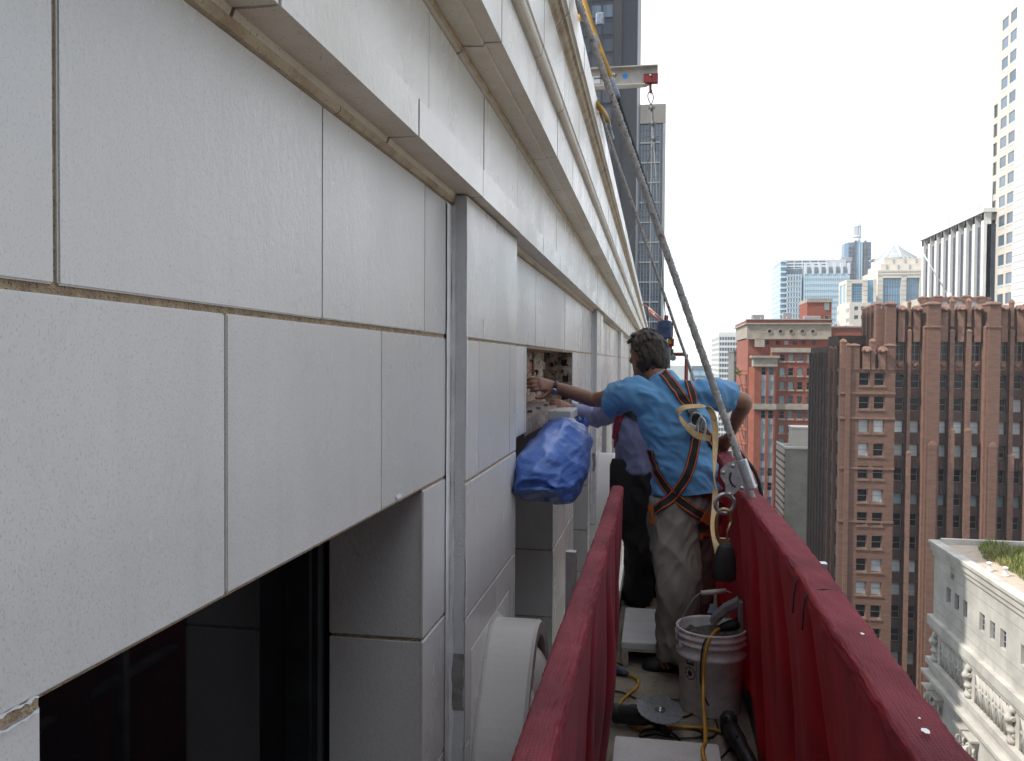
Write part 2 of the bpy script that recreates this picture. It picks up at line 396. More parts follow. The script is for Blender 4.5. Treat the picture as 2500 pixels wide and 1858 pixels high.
# dark bronze windows: frame members and panes
for a, b in wins:
    m = MB(); xg = W - .33
    for y0, y1 in ((a, a + .10), (b - .10, b)):
        m.box(xg - .06, xg + .045, y0, y1, -2.6, zb)
        for k in range(3):
            yy = (y0 + .02 + k * .028); m.box(xg + .045, xg + .062 - .006 * k, yy, yy + .012, -2.6, zb)
    m.box(xg - .06, xg + .02, a + .10, b - .10, zb - .09, zb); m.box(xg - .06, xg + .03, a + .10, b - .10, -2.6, -2.5)
    m.box(xg - .05, xg + .01, a + .10, b - .10, -1.5, -1.45)
    w_ = m.build('window', DARKMETAL, bld)
    m = MB(); m.box(xg - .03, xg - .022, a + .09, b - .09, -2.55, zb - .04); m.build('pane', GLASS, w_)
# caulk in the pilaster corner and the raw patch on its return
def ragged(mb, pts_a, pts_b, mi=0):
    for i in range(len(pts_a) - 1): mb.quad(pts_a[i], pts_a[i + 1], pts_b[i + 1], pts_b[i], mi)
def caulk_strip(x, y, w, z0, z1, name='caulk_strip', mat=CAULK, n=60, amp=.004, axis='y'):
    A, Bp = [], []
    for i in range(n + 1):
        z = z0 + (z1 - z0) * i / n
        o1 = noise.noise((x * 9, y * 7, z * 14)) * amp; o2 = noise.noise((x * 9 + 5, y * 7, z * 19)) * amp
        if axis == 'y': A.append((x, y + o1, z)); Bp.append((x, y + w + o2, z))
        else: A.append((x + o1, y, z)); Bp.append((x + w + o2, y, z))
    mm = MB(); ragged(mm, A, Bp); return mm.build(name, mat, bld)
for p0, p1 in pl[0:2]:
    caulk_strip(W + .0035, p0 - .052, .052, -1.4, .47)
    caulk_strip(PX - .046, p0 - .0035, .012, -1.4, .47, axis='x')
    o = caulk_strip(PX - .034, p0 - .003, .033, -1.4, .49, 'return_glaze', PATCH, axis='x')
    caulk_strip(PX + .0035, p0 + .001, .014, -1.25, -.6, amp=.006)
    caulk_strip(PX + .0035, p0 + .001, .007, -.2, .40, amp=.005)
    caulk_strip(PX - .034, p0 - .0055, .031, -1.075, -.90, 'cement_patch', CEMENT, n=30, amp=.012, axis='x')
for yy, zz, ww, hh in ((1.95, -.335, .035, .010), (3.1, -.60, .014, .05), (3.06, -.1, .008, .05), (2.72, .12, .007, .05), (2.60, -.45, .006, .06)):
    m = MB(); c = Vector(((W if yy < 2.4 else PX) + .0028, yy, zz)); n = 18
    pts = [c + Vector((0, math.cos(k / n * 6.283) * ww * (.3 + .7 * random.random()), math.sin(k / n * 6.283) * hh * (.4 + .6 * random.random()))) for k in range(n)]
    m.add(pts, [tuple(range(n))]); m.build('caulk_smear', CAULK, bld)
# chipped corner of caulk at the near window head
for lo, hi, mat_, am in ((.0, .013, MORTAR, .003), (.011, .014, CAULK, .004), (-.005, -.001, CAULK, .004)):
    m = MB(); n = 40
    A = [Vector((W + .003 + (.001 if mat_ == CAULK else 0), .50 + i / n * .243, zb - .006 + hi + noise.noise((i * .6, 1, hi * 300)) * am)) for i in range(n + 1)]
    Bp = [Vector((p.x, p.y, zb - .006 + lo + noise.noise((i * .8, 5, lo * 300)) * am)) for i, p in enumerate(A)]
    ragged(m, A, Bp); m.build('caulk_smear', mat_, bld)
# the hole: old brickwork, smeared mortar, shelf angle, broken hollow block ends
hy0, hy1, hz0, hz1 = HOLE
m = MB(); m.box(-1.0, -.842, hy0 - .2, hy1 + .2, hz0 - .05, hz1 + .05); m.build('brick_backing', MORTAR, bld)
bm_ = MB(); bm_.box(0, .10, 0, .196, 0, .058); bm_.bevel(.006, 1); bme = bm_.mesh('brick', BRICK)
z = hz0 + .01; r = 0
while z < hz1:
    y = hy0 - .1 - (.1 if r % 2 else 0)
    while y < hy1 + .05:
        o = link('brick', bme, bld, (-.925 + random.uniform(-.012, .014), y, z)); o.rotation_euler = (random.uniform(-.02, .02), 0, random.uniform(-.05, .05)); y += .207
    z += .069; r += 1
for k in range(9):                              # lumps of pale mortar over the bricks
    m = MB(); c = Vector((-.818, random.uniform(hy0 + .25, hy1 - .1), random.uniform(hz0 + .12, hz1))); n = 8
    ww, hh = random.uniform(.12, .32), random.uniform(.06, .13)
    gr = [[c + Vector((.022 * (1 - max(abs(i / 4 - 1), abs(j / 4 - 1)) ** 2) + .02 * noise.noise((i * .9, j * .8, k * 3)), (i / 4 - 1) * ww, (j / 4 - 1) * hh)) for j in range(9)] for i in range(9)]
    m.rings(gr, 0, True, False, False); m.build('mortar_lump', SMEAR, bld)
m = MB(); m.box(-.84, W - .012, hy0, hy1, hz1, hz1 + .012); m.build('bed_mortar', STAIN, bld)
m = MB(); m.box(-.83, -.632, hy0 + .01, 5.9, hz0 + .055, hz0 + .063); m.box(-.640, -.632, hy0 + .01, 5.9, hz0 - .02, hz0 + .055)
for k in range(5): m.box(-.70, -.672, 4.2 + k * .34, 4.23 + k * .34, hz0 + .063, hz0 + .078)
m.build('shelf_angle', RUST, bld)
m = MB(); m.box(-.84, W - .004, hy1, hy1 + .02, hz0, hz1, 0)
for x0, z0, w_, h_ in ((-.705, -.015, .042, .045), (-.695, -.135, .046, .050), (-.80, -.20, .03, .06), (-.79, -.03, .025, .03), (-.70, -.27, .05, .04)): m.box(x0, x0 + w_, hy1 - .002, hy1 + .01, z0 - h_ / 2, z0 + h_ / 2, 1)
m.build('broken_block_end', [SMEAR, BLACK], bld)
m = MB(); m.box(-.79, -.50, 4.95, 5.75, hz0 - .005, hz0 + .05); m.bevel(.004, 2)
single(m, 'terracotta_piece', TERRA, 'white glazed piece lying on the sill of the open hole in the facade', 'stone block', group=None)
# cartouche under each near pilaster
def cartouche(p0):
    yc = p0 + .49; zc = -1.13; xb, xf = PX - .01, PX + .165; DZ = -.085
    def ring(rad, t):                          # arch path: angle t from the near foot over the top to the far foot
        a = math.pi * (1.0 - t); return Vector((0, yc + math.cos(a) * rad, zc + math.sin(a) * rad * 1.12))
    th = [i / 40 for i in range(41)]
    def foot(v, t):                             # straight feet that flare outwards
        return v
    outer = [Vector((0, yc - .47, -1.9)), Vector((0, yc - .44, -1.5)), Vector((0, yc - .36, -1.22))]
    path_o = catmull(outer + [Vector((0, yc - .25, -1.045)), Vector((0, yc - .13, -.915)), Vector((0, yc, -.862)), Vector((0, yc + .14, -.90)), Vector((0, yc + .25, -1.0)), Vector((0, yc + .30, -1.15)), Vector((0, yc + .30, -1.5)), Vector((0, yc + .3, -1.9))], 6)
    path_o = [p + Vector((0, 0, DZ)) for p in path_o]
    path_i = [Vector((0, yc + (p.y - yc) * .80, p.z - .052 * (1 if p.z > -1.3 else .3))) for p in path_o]
    m = MB(); rings = []
    for o, i in zip(path_o, path_i):
        rings.append([(xb, o.y, o.z), (xf - .012, o.y, o.z), (xf, o.y + (i.y - o.y) * .15, o.z + (i.z - o.z) * .15), (xf, i.y, i.z), (xf - .03, i.y + (i.y - yc) * .02, i.z), (xb, i.y, i.z)])
    m.rings(rings, 0, False, True)
    c_ = m.build('cartouche', TERRA, bld)
    for sc_, dz_, xo, w_ in ((.70, -.085, -.045, .055), (.52, -.135, -.075, .05)):      # stepped inner mouldings
        m = MB(); rings = []
        for o in path_o:
            y_, z_ = yc + (o.y - yc) * sc_, o.z + dz_ * (1 if o.z > -1.4 else .3); yi, zi = yc + (o.y - yc) * (sc_ - w_ * 1.6), z_ - w_ * .6
            rings.append([(xb, y_, z_), (xf + xo - .012, y_, z_), (xf + xo, y_ + (yi - y_) * .35, z_ + (zi - z_) * .35), (xf + xo - .012, yi, zi), (xb, yi, zi)])
        m.rings(rings, 0, False, True); m.build('cartouche_moulding', TERRA, c_)
    m = MB()                                    # concave field behind and the fluted shell inside
    m.box(xb - .02, xb + .012, yc - .4, yc + .3, -1.9, -.92); m.build('cartouche_field', TERRA_HI, c_)
    for k, (dy, r0, z0) in enumerate(((-.17, .075, -1.16), (-.02, .095, -1.10), (.13, .075, -1.16))):
        m = MB(); pts = catmull([(xb + .02, yc + dy, z0 - .7), (xb + .09, yc + dy * 1.15, z0 - .35), (xb + .14, yc + dy * 1.1, z0 - .08), (xb + .10, yc + dy, z0 + .05), (xb + .015, yc + dy * .9, z0 + .08)], 6)
        n = len(pts); m.tube(pts, [r0 * (.5 + .5 * math.sin(min(1, .25 + i / n * .9) * math.pi)) for i in range(n)], 12); m.build('shell_lobe', TERRA_HI, c_)
    A = [p + Vector((PX + .004, -.004, 0)) for p in path_o]; Bp = [p + Vector((PX + .003, -.028 - .010 * noise.noise(p * 13), .026 + .014 * noise.noise(p * 9))) for p in path_o]
    m = MB(); ragged(m, A[6:], Bp[6:]); m.build('caulk_strip', CAULK, c_)
for p0, p1 in pl[0:2]: cartouche(p0)
# blue tarpaulin bag hung below the hole
TARP = pm('blue tarpaulin', (0.035, 0.105, 0.36), 0.42, c2=(0.055, 0.135, 0.43), ns=9, bump=0.55, bs=20, spec=0.5, stretch=(1, .5, 1.6))
m = MB(); rings = []; c = Vector((-.490, 4.20, -.520)); NU, NV = 110, 80
def crease(p): return 1 - abs(noise.noise(p))
for j in range(NV + 1):
    v = j / NV; th_ = math.pi * (0.015 + .97 * v); ring_ = []
    for i in range(NU):
        a = 2 * math.pi * i / NU
        d = Vector((math.sin(th_) * math.cos(a), math.sin(th_) * math.sin(a), math.cos(th_)))
        q = Vector((d.x * 1.2, d.y * 1.3 + d.z * .9, d.z * 1.3 - d.y * .6))
        f_ = .11 * crease(q * 1.0 + Vector((4, 1, 2))) ** 2 + .05 * crease(Vector((q.x, q.y * 2.4, q.z * .6)) * 1.5) ** 3 + .018 * crease(Vector((q.x * 1.4, q.y * 1.2, q.z * 2)) * 2.6) ** 4 + .16 * noise.noise(d * 1.2 + Vector((3, 0, 1)))
        sqz = 1 - .22 * max(0, -d.z) * max(0, -d.y)
        ex = math.copysign(abs(d.x) ** .85, d.x)
        ring_.append(c + Vector((ex * .160 * (.86 + f_), d.y * .98 * (.86 + f_ * .6), d.z * (.215 - .025 * max(0, -d.z)) * sqz * (.88 + f_) - .09 * d.y * max(0, -d.z))))
    rings.append(ring_)
m.rings(rings)
for k, (y, z) in enumerate(((4.92, -.40), (4.98, -.42), (5.03, -.40))):       # loose gathered corners
    p = Vector((-.42 - .02 * k, y, z)); s0 = Vector((.025, 0, .01)); m.rings([[p - s0 * w_ + Vector((0, t_ * .02, t_ * .055)), p + Vector((.004, .012 * math.sin(k + t_ * 3), t_ * .06)), p + s0 * w_ + Vector((0, t_ * .02, t_ * .05))] for t_, w_ in ((0, 1.3), (.4, 1.0), (.8, .7), (1.2, .2))], 0, True, False, False)
single(m, 'tarpaulin_bag', TARP, 'crumpled blue tarpaulin bundle hanging under the hole in the white facade', 'tarpaulin')
# ================================================================== the city across the street
BROWN = pm('brown brick', (0.175, 0.095, 0.066), 0.9, c2=(0.125, 0.066, 0.047), ns=0.9, bump=0.0, stretch=(1, 1, 5), speck=(0.17, 0.10, 0.075), speck_s=9, speck_w=0.36)
BROWNT = pm('brown terracotta trim', (0.225, 0.122, 0.085), 0.8, c2=(0.155, 0.085, 0.060), ns=2.2, rnd=0.07)
BROWNS = pm('shade darkened brick', (0.095, 0.060, 0.047), 0.9, c2=(0.07, 0.045, 0.036), ns=1.2)  # spandrel brown, darkened to carry the shade of recessed bays and flank
RED = pm('red brick', (0.265, 0.080, 0.045), 0.9, c2=(0.21, 0.060, 0.035), ns=0.5, speck=(0.22, 0.06, 0.035), speck_s=5, speck_w=0.36)
BEIGE = pm('weathered beige stone', (0.36, 0.315, 0.255), 0.85, c2=(0.27, 0.235, 0.19), ns=0.6, rnd=0.03)
CREAM = pm('cream limestone', (0.62, 0.57, 0.49), 0.8, c2=(0.55, 0.50, 0.43), ns=0.2)
LIME = pm('white limestone', (0.54, 0.515, 0.465), 0.85, c2=(0.40, 0.38, 0.34), ns=0.45, bump=0.2, bs=3, streak=(0.36, 0.35, 0.33, 0.5))
WHITEC = pm('white concrete', (0.72, 0.71, 0.68), 0.8, c2=(0.66, 0.65, 0.62), ns=0.3)
GREYC = pm('grey cladding', (0.30, 0.32, 0.34), 0.6, c2=(0.25, 0.27, 0.29), ns=0.3)
DKGLASS = pm('dark tower glass', (0.016, 0.020, 0.030), 0.10, c2=(0.022, 0.030, 0.045), ns=0.15, spec=0.6, rnd=0.25)
DKFIN = pm('dark tower metal', (0.030, 0.031, 0.036), 0.45, metal=0.3)
WGLASS = pm('city window glass', (0.012, 0.013, 0.015), 0.15, spec=0.3, rnd=0.4)
BLIND = pm('window with drawn blind', (0.56, 0.59, 0.58), 0.35, c2=(0.44, 0.48, 0.48), ns=0.7, rnd=0.25)
TEALB = pm('window with teal blind', (0.25, 0.34, 0.35), 0.3, rnd=0.25)
BLUEGL = pm('blue curtain glass', (0.13, 0.25, 0.36), 0.12, c2=(0.20, 0.36, 0.48), ns=0.06, spec=0.7, rnd=0.12)
PALEGL = pm('pale blue glass', (0.30, 0.47, 0.58), 0.2, c2=(0.24, 0.40, 0.52), ns=0.05, spec=0.6)
GREYGL = pm('grey blue glass', (0.11, 0.145, 0.18), 0.15, spec=0.6, rnd=0.25)
MULL = pm('pale mullion metal', (0.55, 0.58, 0.60), 0.4)
SASH = pm('painted sash', (0.30, 0.24, 0.20), 0.6)
GRAVEL = pm('tan roof gravel', (0.46, 0.38, 0.30), 0.95, c2=(0.38, 0.31, 0.25), ns=1.5, bump=0.5, bs=8)
GRASS = pm('roof garden grass', (0.13, 0.165, 0.03), 0.9, c2=(0.24, 0.22, 0.07), ns=0.9)
FRONT = lambda Y: (lambda u, w, d: (u, Y + d, w))
SIDE = lambda X: (lambda u, w, d: (X + d, u, w))
wcache = {}
def window(parent, mk, o, depth, frame, glass, bars=1, inset=0.0, vb=0):
    """one window: a frame with its sash bars (part) and a pane (sub-part), set back in its opening"""
    a, b, c, d = o; du, dw = b - a, d - c; fw = min(.09, du * .07)
    p = mk(a, c, depth + inset); q = mk(a + 1, c, depth + inset); side = abs(q[1] - p[1]) > .5
    key = (round(du, 2), round(dw, 2), side, frame.name, bars, vb)
    if key not in wcache:
        m = MB(); lb = (lambda u0, u1, w0, w1, t0, t1: m.box(t0, t1, u0, u1, w0, w1)) if side else (lambda u0, u1, w0, w1, t0, t1: m.box(u0, u1, t0, t1, w0, w1))
        lb(0, fw, 0, dw, -.06, .04); lb(du - fw, du, 0, dw, -.06, .04); lb(fw, du - fw, 0, fw, -.06, .04); lb(fw, du - fw, dw - fw, dw, -.06, .04)
        for k in range(bars): z = dw * (k + 1) / (bars + 1); lb(fw, du - fw, z - fw * .35, z + fw * .35, -.05, .03)
        for k in range(vb): u = du * (k + 1) / (vb + 1); lb(u - fw * .35, u + fw * .35, fw, dw - fw, -.045, .025)
        m2 = MB(); lb2 = (lambda: m2.box(-.01, .0, 0, du, 0, dw)) if side else (lambda: m2.box(0, du, -.01, .0, 0, dw)); lb2()
        wcache[key] = (m.mesh('window', frame), {}, m2)
    fm, gl, m2 = wcache[key]
    if glass.name not in gl: gl[glass.name] = m2.mesh('pane', glass)
    w_ = link('window', fm, parent, p); link('pane', gl[glass.name], w_, p)
    return w_
def fz(ny, Y, nx=2100): return P(nx, ny, Y=Y).z
def fx(nx, Y, ny=900): return P(nx, ny, Y=Y).x
C5 = lambda cx, cy: (1700 + cx / 2.754, 700 + cy / 2.754)
C6 = lambda cx, cy: (1800 + cx / 2.717, 1250 + cy / 2.717)

# ---------------------------------------------------------------- brown brick tower with the pinnacled crown
YB = 112.0; XS = 24.6
bb = thing('brown_brick_building', 'brown brick tower with pinnacled crown and ribbed piers across the street', 'building', (46, YB + 11, ZG))
bx = lambda cx: fx(1700 + cx / 2.754, YB, 1000); bz = lambda cy: fz(700 + cy / 2.754, YB, 2250)
xl, xa = bx(965), bx(1335)
XL, XR = xl, bx(3300)
# lower corner tower
rows = [580, 740, 900, 1060, 1215, 1373, 1530, 1687, 1845, 2002, 2160, 2318, 2476, 2634, 2792, 2950]
low_rows = [(bz(r + 90), bz(r)) for r in rows]
opw = [(bx(a), bx(b), z0, z1) for z0, z1 in low_rows for a, b in ((1092, 1163), (1194, 1266))]
m = MB(); grid_wall(m, [xl, xa], [ZG, bz(550)], opw, FRONT(YB), .45)
syr = [(YB + 1.0, YB + 2.0), (YB + 4.2, YB + 5.3), (YB + 7.2, YB + 8.3), (YB + 11, YB + 12.1), (YB + 14, YB + 15.1), (YB + 18, YB + 19.1)]
ops = [(a, b, z0, z1) for z0, z1 in low_rows for a, b in syr]
m.quad((xl, YB, bz(560)), (xa + .5, YB, bz(560)), (xa + .5, YB + 22, bz(560)), (xl, YB + 22, bz(560)))
m.build('corner_wall', BROWN, bb)
m = MB(); grid_wall(m, [YB, YB + 22], [ZG, bz(550)], ops, SIDE(xl), .45); m.build('flank_wall', BROWNS, bb)  # the flank's shade is put into its darker brick
def pick(p=(.62, .2, .18)):
    r = random.random(); return WGLASS if r < p[0] else BLIND if r < p[0] + p[1] else TEALB
blindrows = {2: .9, 3: .7, 5: .5, 9: .6, 10: .5}
for i, (z0, z1) in enumerate(low_rows):
    for a, b in ((1092, 1163), (1194, 1266)):
        g_ = BLIND if random.random() < blindrows.get(i, .06) else WGLASS
        window(bb, FRONT(YB), (bx(a), bx(b), z0, z1), .42, SASH, g_)
        m = MB(); m.box(bx(a) - .12, bx(b) + .12, YB - .12, YB + .0, z0 - .22, z0 - .003); m.build('sill', BROWNT, bb)
    for a, b in syr: window(bb, SIDE(xl), (a, b, z0, z1), .42, SASH, WGLASS)
for z0 in (bz(720), bz(890), bz(1215) - .3, bz(1530) - 1.2): m = MB(); m.box(xl - .10, xa + .05, YB - .14, YB - .002, z0 - .14, z0 + .14); m.build('string_course', BROWNT, bb)
def finial(x0, x1, y0, y1, z0, z1, cap=.5, name='finial', mat=BROWNT, dome=False):
    m = MB(); cx, cy, hx, hy = (x0 + x1) / 2, (y0 + y1) / 2, (x1 - x0) / 2, (y1 - y0) / 2
    prof = [(1, z0), (1, z1 - cap), (1.12, z1 - cap), (1.12, z1 - cap * .75), (.86, z1 - cap * .4), (.45, z1 - cap * .08), (.2, z1)]
    rg = []
    for s_, z in prof: rg.append([(cx - hx * s_, cy - hy * s_, z), (cx + hx * s_, cy - hy * s_, z), (cx + hx * s_, cy + hy * s_, z), (cx - hx * s_, cy + hy * s_, z)])
    m.rings(rg, 0, False); return m.build(name, mat, bb)
def gargoyle(x0, x1, y, z0, z1):
    """hooded niche ornament of the crown: slab, pointed hood and a round boss"""
    m = MB(); cx = (x0 + x1) / 2; h = (x1 - x0) / 2
    m.box(x0, x1, y - .25, y + .5, z0, z1 - h * 1.5)
    rg = []
    for s_, z, yo in ((1.2, z1 - h * 1.7, -.65), (1.3, z1 - h * 1.2, -.75), (1.05, z1 - h * .6, -.6), (.5, z1, -.3)):
        rg.append([(cx - h * s_, y + yo, z), (cx + h * s_, y + yo, z), (cx + h * s_, y + .5, z), (cx - h * s_, y + .5, z)])
    m.rings(rg, 0, False); m.lathe((cx, y - .75, z1 - h * 1.5), [(h * .5, .2), (h * .55, 0), (h * .35, -.25), (.02, -.32)], 10, 0, (0, 1, 0))
    m.build('crown_ornament', BROWNT, bb)
zc0 = bz(560)
m = MB(); m.box(xl, xa, YB + .55, YB + 1.0, zc0, bz(455)); m.build('parapet', BROWNS, bb)
for a, b, t in ((1032, 1092, 382), (1270, 1332, 382)): finial(bx(a), bx(b), YB - .12, YB + 1.6, zc0 - .02, bz(t), .35, 'corner_pier', BROWN)
finial(bx(1165), bx(1196), YB - .15, YB + .9, zc0 - .02, bz(348), .5)
for a, b in ((1112, 1160), (1216, 1264)): gargoyle(bx(a), bx(b), YB, zc0, bz(402))
finial(bx(970), bx(1005), YB + .1, YB + 1.2, bz(1700), bz(350), .5)
finial(bx(1000), bx(1030), YB - .3, YB + .6, ZG, bz(380), .4, 'corner_rib', BROWN)
finial(xl - .25, xl + .15, YB + 2.6, YB + 3.4, ZG, bz(400), .4, 'corner_rib', BROWN); finial(xl - .25, xl + .15, YB + 5.6, YB + 6.5, ZG, bz(395), .4, 'corner_rib', BROWN)
for k in range(6): finial(xl - .22, xl + .1, YB + 9.4 + k * 2.2, YB + 10 + k * 2.2, ZG, bz(430), .4, 'corner_rib', BROWNS)
m = MB(); m.box(xl + .1, xl + 6, YB + 9, YB + 21.5, zc0, bz(395)); m.build('side_attic', BROWNS, bb)
m = MB(); m.box(xl + 1, xl + 7, YB + 6.5, YB + 13, bz(395), bz(318)); m.build('side_attic', BROWNS, bb)
# main block: recessed bays between big piers
YR = YB + 1.3
zt = bz(305)
bays = [([(1350, 1415), (1455, 1520)], 1340, 1532, [(1430, 1452)]),
        ([(1640, 1707), (1754, 1818), (1868, 1932)], 1636, 1946, [(1714, 1745), (1828, 1860)]),
        ([(2050, 2112), (2156, 2222)], 2040, 2240, [(2122, 2150)]),
        ([(2350, 2415), (2460, 2525), (2570, 2635)], 2340, 2650, [(2424, 2452), (2534, 2562)]),
        ([(2760, 2825), (2870, 2935)], 2750, 2950, [(2838, 2860)])]
mrows = [(750, 840), (905, 990), (1065, 1150), (1230, 1320), (1385, 1480), (1540, 1630), (1700, 1790), (1858, 1945), (2015, 2105), (2172, 2262), (2330, 2420), (2487, 2577), (2645, 2735), (2803, 2893), (2960, 3050)]
op = []
for cols, a, b, ribs in bays:
    for c0, c1 in cols:
        op.append((bx(c0), bx(c1), bz(515), bz(330)))
        op.append((bx(c0), bx(c1), bz(685), bz(590)))
        for r0, r1 in mrows: op.append((bx(c0), bx(c1), bz(r1), bz(r0)))
m = MB(); grid_wall(m, [bx(1338), bx(2950)], [ZG, zt], op, FRONT(YR), .5); m.quad((bx(1338), YR, zt), (bx(2950), YR, zt), (bx(2950), YR + 21, zt), (bx(1338), YR + 21, zt)); m.quad((bx(1338), YR, zc0 - 1), (bx(1338), YR + 21, zc0 - 1), (bx(1338), YR + 21, zt), (bx(1338), YR, zt))
m.build('main_wall', BROWNS, bb)
rowp = {1: .95, 2: .75, 4: .7, 7: .6, 8: .5, 11: .4}
rowm = {1: BLIND, 2: BLIND, 4: TEALB, 3: TEALB, 7: BLIND, 8: BLIND}
for bi, (cols, a, b, ribs) in enumerate(bays):
    for ci, (c0, c1) in enumerate(cols):
        if bx(c0) > 62: continue
        window(bb, FRONT(YR), (bx(c0), bx(c1), bz(515), bz(330)), .47, SASH, WGLASS, 2, 0, 1)
        window(bb, FRONT(YR), (bx(c0), bx(c1), bz(685), bz(590)), .47, SASH, WGLASS, 1)
        m = MB(); n = 12; cx, hw, zt_ = (bx(c0) + bx(c1)) / 2, (bx(c1) - bx(c0)) / 2, bz(590)      # round head over the window
        pts = [(cx - hw, zt_ + .02)] + [(cx - hw * math.cos(k / n * math.pi), zt_ - hw * .8 + hw * .8 * math.sin(k / n * math.pi)) for k in range(n + 1)] + [(cx + hw, zt_ + .02)]
        for k in range(n):
            p_, q_ = pts[k + 1], pts[k + 2]; m.quad((p_[0], YR + .02, p_[1]), (q_[0], YR + .02, q_[1]), (q_[0], YR + .02, zt_ + .02), (p_[0], YR + .02, zt_ + .02))
            m.quad((p_[0], YR + .02, p_[1]), (q_[0], YR + .02, q_[1]), (q_[0], YR + .45, q_[1]), (p_[0], YR + .45, p_[1]))
        m.build('arch_head', BROWNS, bb)
        for r, (r0, r1) in enumerate(mrows):
            gm = rowm.get(r, BLIND) if random.random() < rowp.get(r, .12) else WGLASS
            window(bb, FRONT(YR), (bx(c0), bx(c1), bz(r1), bz(r0)), .47, SASH, gm)
            if r in (2, 3): 
                m = MB(); zz = bz(r1) - .25; m.box(bx(c0), bx(c1), YR - .10, YR - .002, zz - 1.3, zz)
                for q in range(3): u = bx(c0) + (q + .5) * (bx(c1) - bx(c0)) / 3; m.box(u - .16, u + .16, YR - .22, YR - .102, zz - 1.2, zz - .15)
                m.build('spandrel_panel', BROWNS, bb)
        m = MB(); zz = bz(560); m.box(bx(c0) + .1, bx(c1) - .1, YR - .08, YR - .002, zz, zz + 1.2); m.lathe(((bx(c0) + bx(c1)) / 2, YR - .16, zz + .6), [(.4, .08), (.34, 0), (.15, -.1), (.02, -.13)], 10, 0, (0, 1, 0)); m.build('spandrel_panel', BROWNT, bb)
        gargoyle(bx(c0 + 12), bx(c1 - 8), YR - .1, zt - 1.2, bz(122))
    for r0, r1 in ribs:
        finial(bx(r0), bx(r1), YR - .45, YR + .1, ZG, bz(282), .4, 'rib', BROWNT)
        finial(bx(r0) + .05, bx(r1) - .05, YR - .3, YR + .4, bz(282) + .3, bz(82 if len(ribs) == 1 else 72), .55)
        finial(bx(r0) - .1, bx(r1) + .1, YR - .75, YR - .35, ZG, bz(945 if len(ribs) == 2 else 1108), .5, 'rib', BROWNT)
    m = MB(); m.box(bx(a), bx(b), YR + .05, YR + .6, zt, bz(150)); m.build('parapet', BROWNS, bb)
for a, b, t in ((1276, 1342, 92), (1545, 1632, 95), (1955, 2036, 97), (2245, 2335, 97), (2655, 2745, 97)):
    finial(bx(a), bx(b), YB - .1 if a > 1300 else YB + .6, YB + 2.8, ZG if a > 1300 else zc0, bz(t), .5, 'pier', BROWN)
    if a > 1300:
        finial(bx(a - 14), bx(a), YB + .35, YB + 2.3, ZG, bz(262), .25, 'pier_shoulder', BROWNT); finial(bx(b), bx(b + 10), YB + .35, YB + 2.3, ZG, bz(262), .25, 'pier_shoulder', BROWNT)
        m = MB(); z_ = bz(268); m.box(bx(a) - .1, bx(b) + .1, YB - .22, YB + 1, z_ - .12, z_ + .12); m.build('pier_band', BROWNT, bb)
        finial(bx(a + 14), bx(b - 18), YB - .45, YB - .08, ZG, bz(1035), .7, 'pier_rib', BROWN)
m = MB(); m.box(bx(1226), bx(1278), YB + 1.4, YB + 9, zc0, bz(140)); m.build('side_parapet', BROWN, bb)
for k in range(4): finial(bx(1226) - .15, bx(1226) + .5, YB + 1.6 + k * 2.2, YB + 2.5 + k * 2.2, zc0, bz(92 + k * 4), .4, 'corner_pier')
yp = YB + 12                                     # penthouse
pxa, pxb = fx(1700 + 1485 / 2.754, yp), fx(1700 + 1965 / 2.754, yp); pz = lambda cy: fz(700 + cy / 2.754, yp, 2300)
m = MB(); m.box(pxa, pxb, yp, yp + 8, zt, pz(80)); m.build('penthouse', CREAM, bb)
for k in range(5):
    x = pxa + (k + .1) * (pxb - pxa) / 5; finial(x, x + 1.0, yp - .25, yp + .5, pz(110), pz(56 if k % 2 else 62), .3, 'penthouse_pier', BROWNT)
m = MB(); m.box(pxa - .1, pxb + .1, yp - .2, yp + .2, pz(95), pz(72)); m.build('penthouse_parapet', BROWNT, bb)
m = MB(); m.tube([(pxa + 4.6, yp + 2, pz(60)), (pxa + 1.0, yp + 2, fz(612, yp, 2260))], .10, 6); m.tube([(pxa + 4.7, yp + 2, pz(80)), (pxa + 4.6, yp + 2, pz(35))], .35, 6); m.build('roof_davit', MULL, bb)

# ---------------------------------------------------------------- red brick building with the beige frieze
YD = 215.0
rb = thing('red_brick_building', 'tall red brick building with beige frieze, round openings and bay windows', 'building', (34, YD + 15, ZG))
rx = lambda cx: fx(1700 + cx / 2.754, YD, 950); rz = lambda cy: fz(700 + cy / 2.754, YD, 1950)
x0, x1 = rx(352), rx(910); YF_ = YD
rcols = [(560, 595), (617, 652), (679, 713), (741, 776), (802, 836)]
rrows = [(455, 500), (545, 598), (640, 692), (735, 788), (835, 888), (932, 984), (1026, 1076), (1122, 1172), (1218, 1268), (1314, 1364), (1410, 1460), (1506, 1556), (1602, 1652)]
op = [(rx(a), rx(b), rz(r1), rz(r0)) for a, b in rcols for r0, r1 in rrows]
m = MB(); grid_wall(m, [rx(503), x1], [ZG, rz(405)], op, FRONT(YD), .5); m.quad((rx(503), YD, rz(408)), (x1, YD, rz(408)), (x1, YD + 6, rz(408)), (rx(503), YD + 6, rz(408))); m.quad((rx(503), YD, ZG), (rx(503), YD + 4, ZG), (rx(503), YD + 4, rz(405)), (rx(503), YD, rz(405)))
m.build('front_wall', RED, rb)
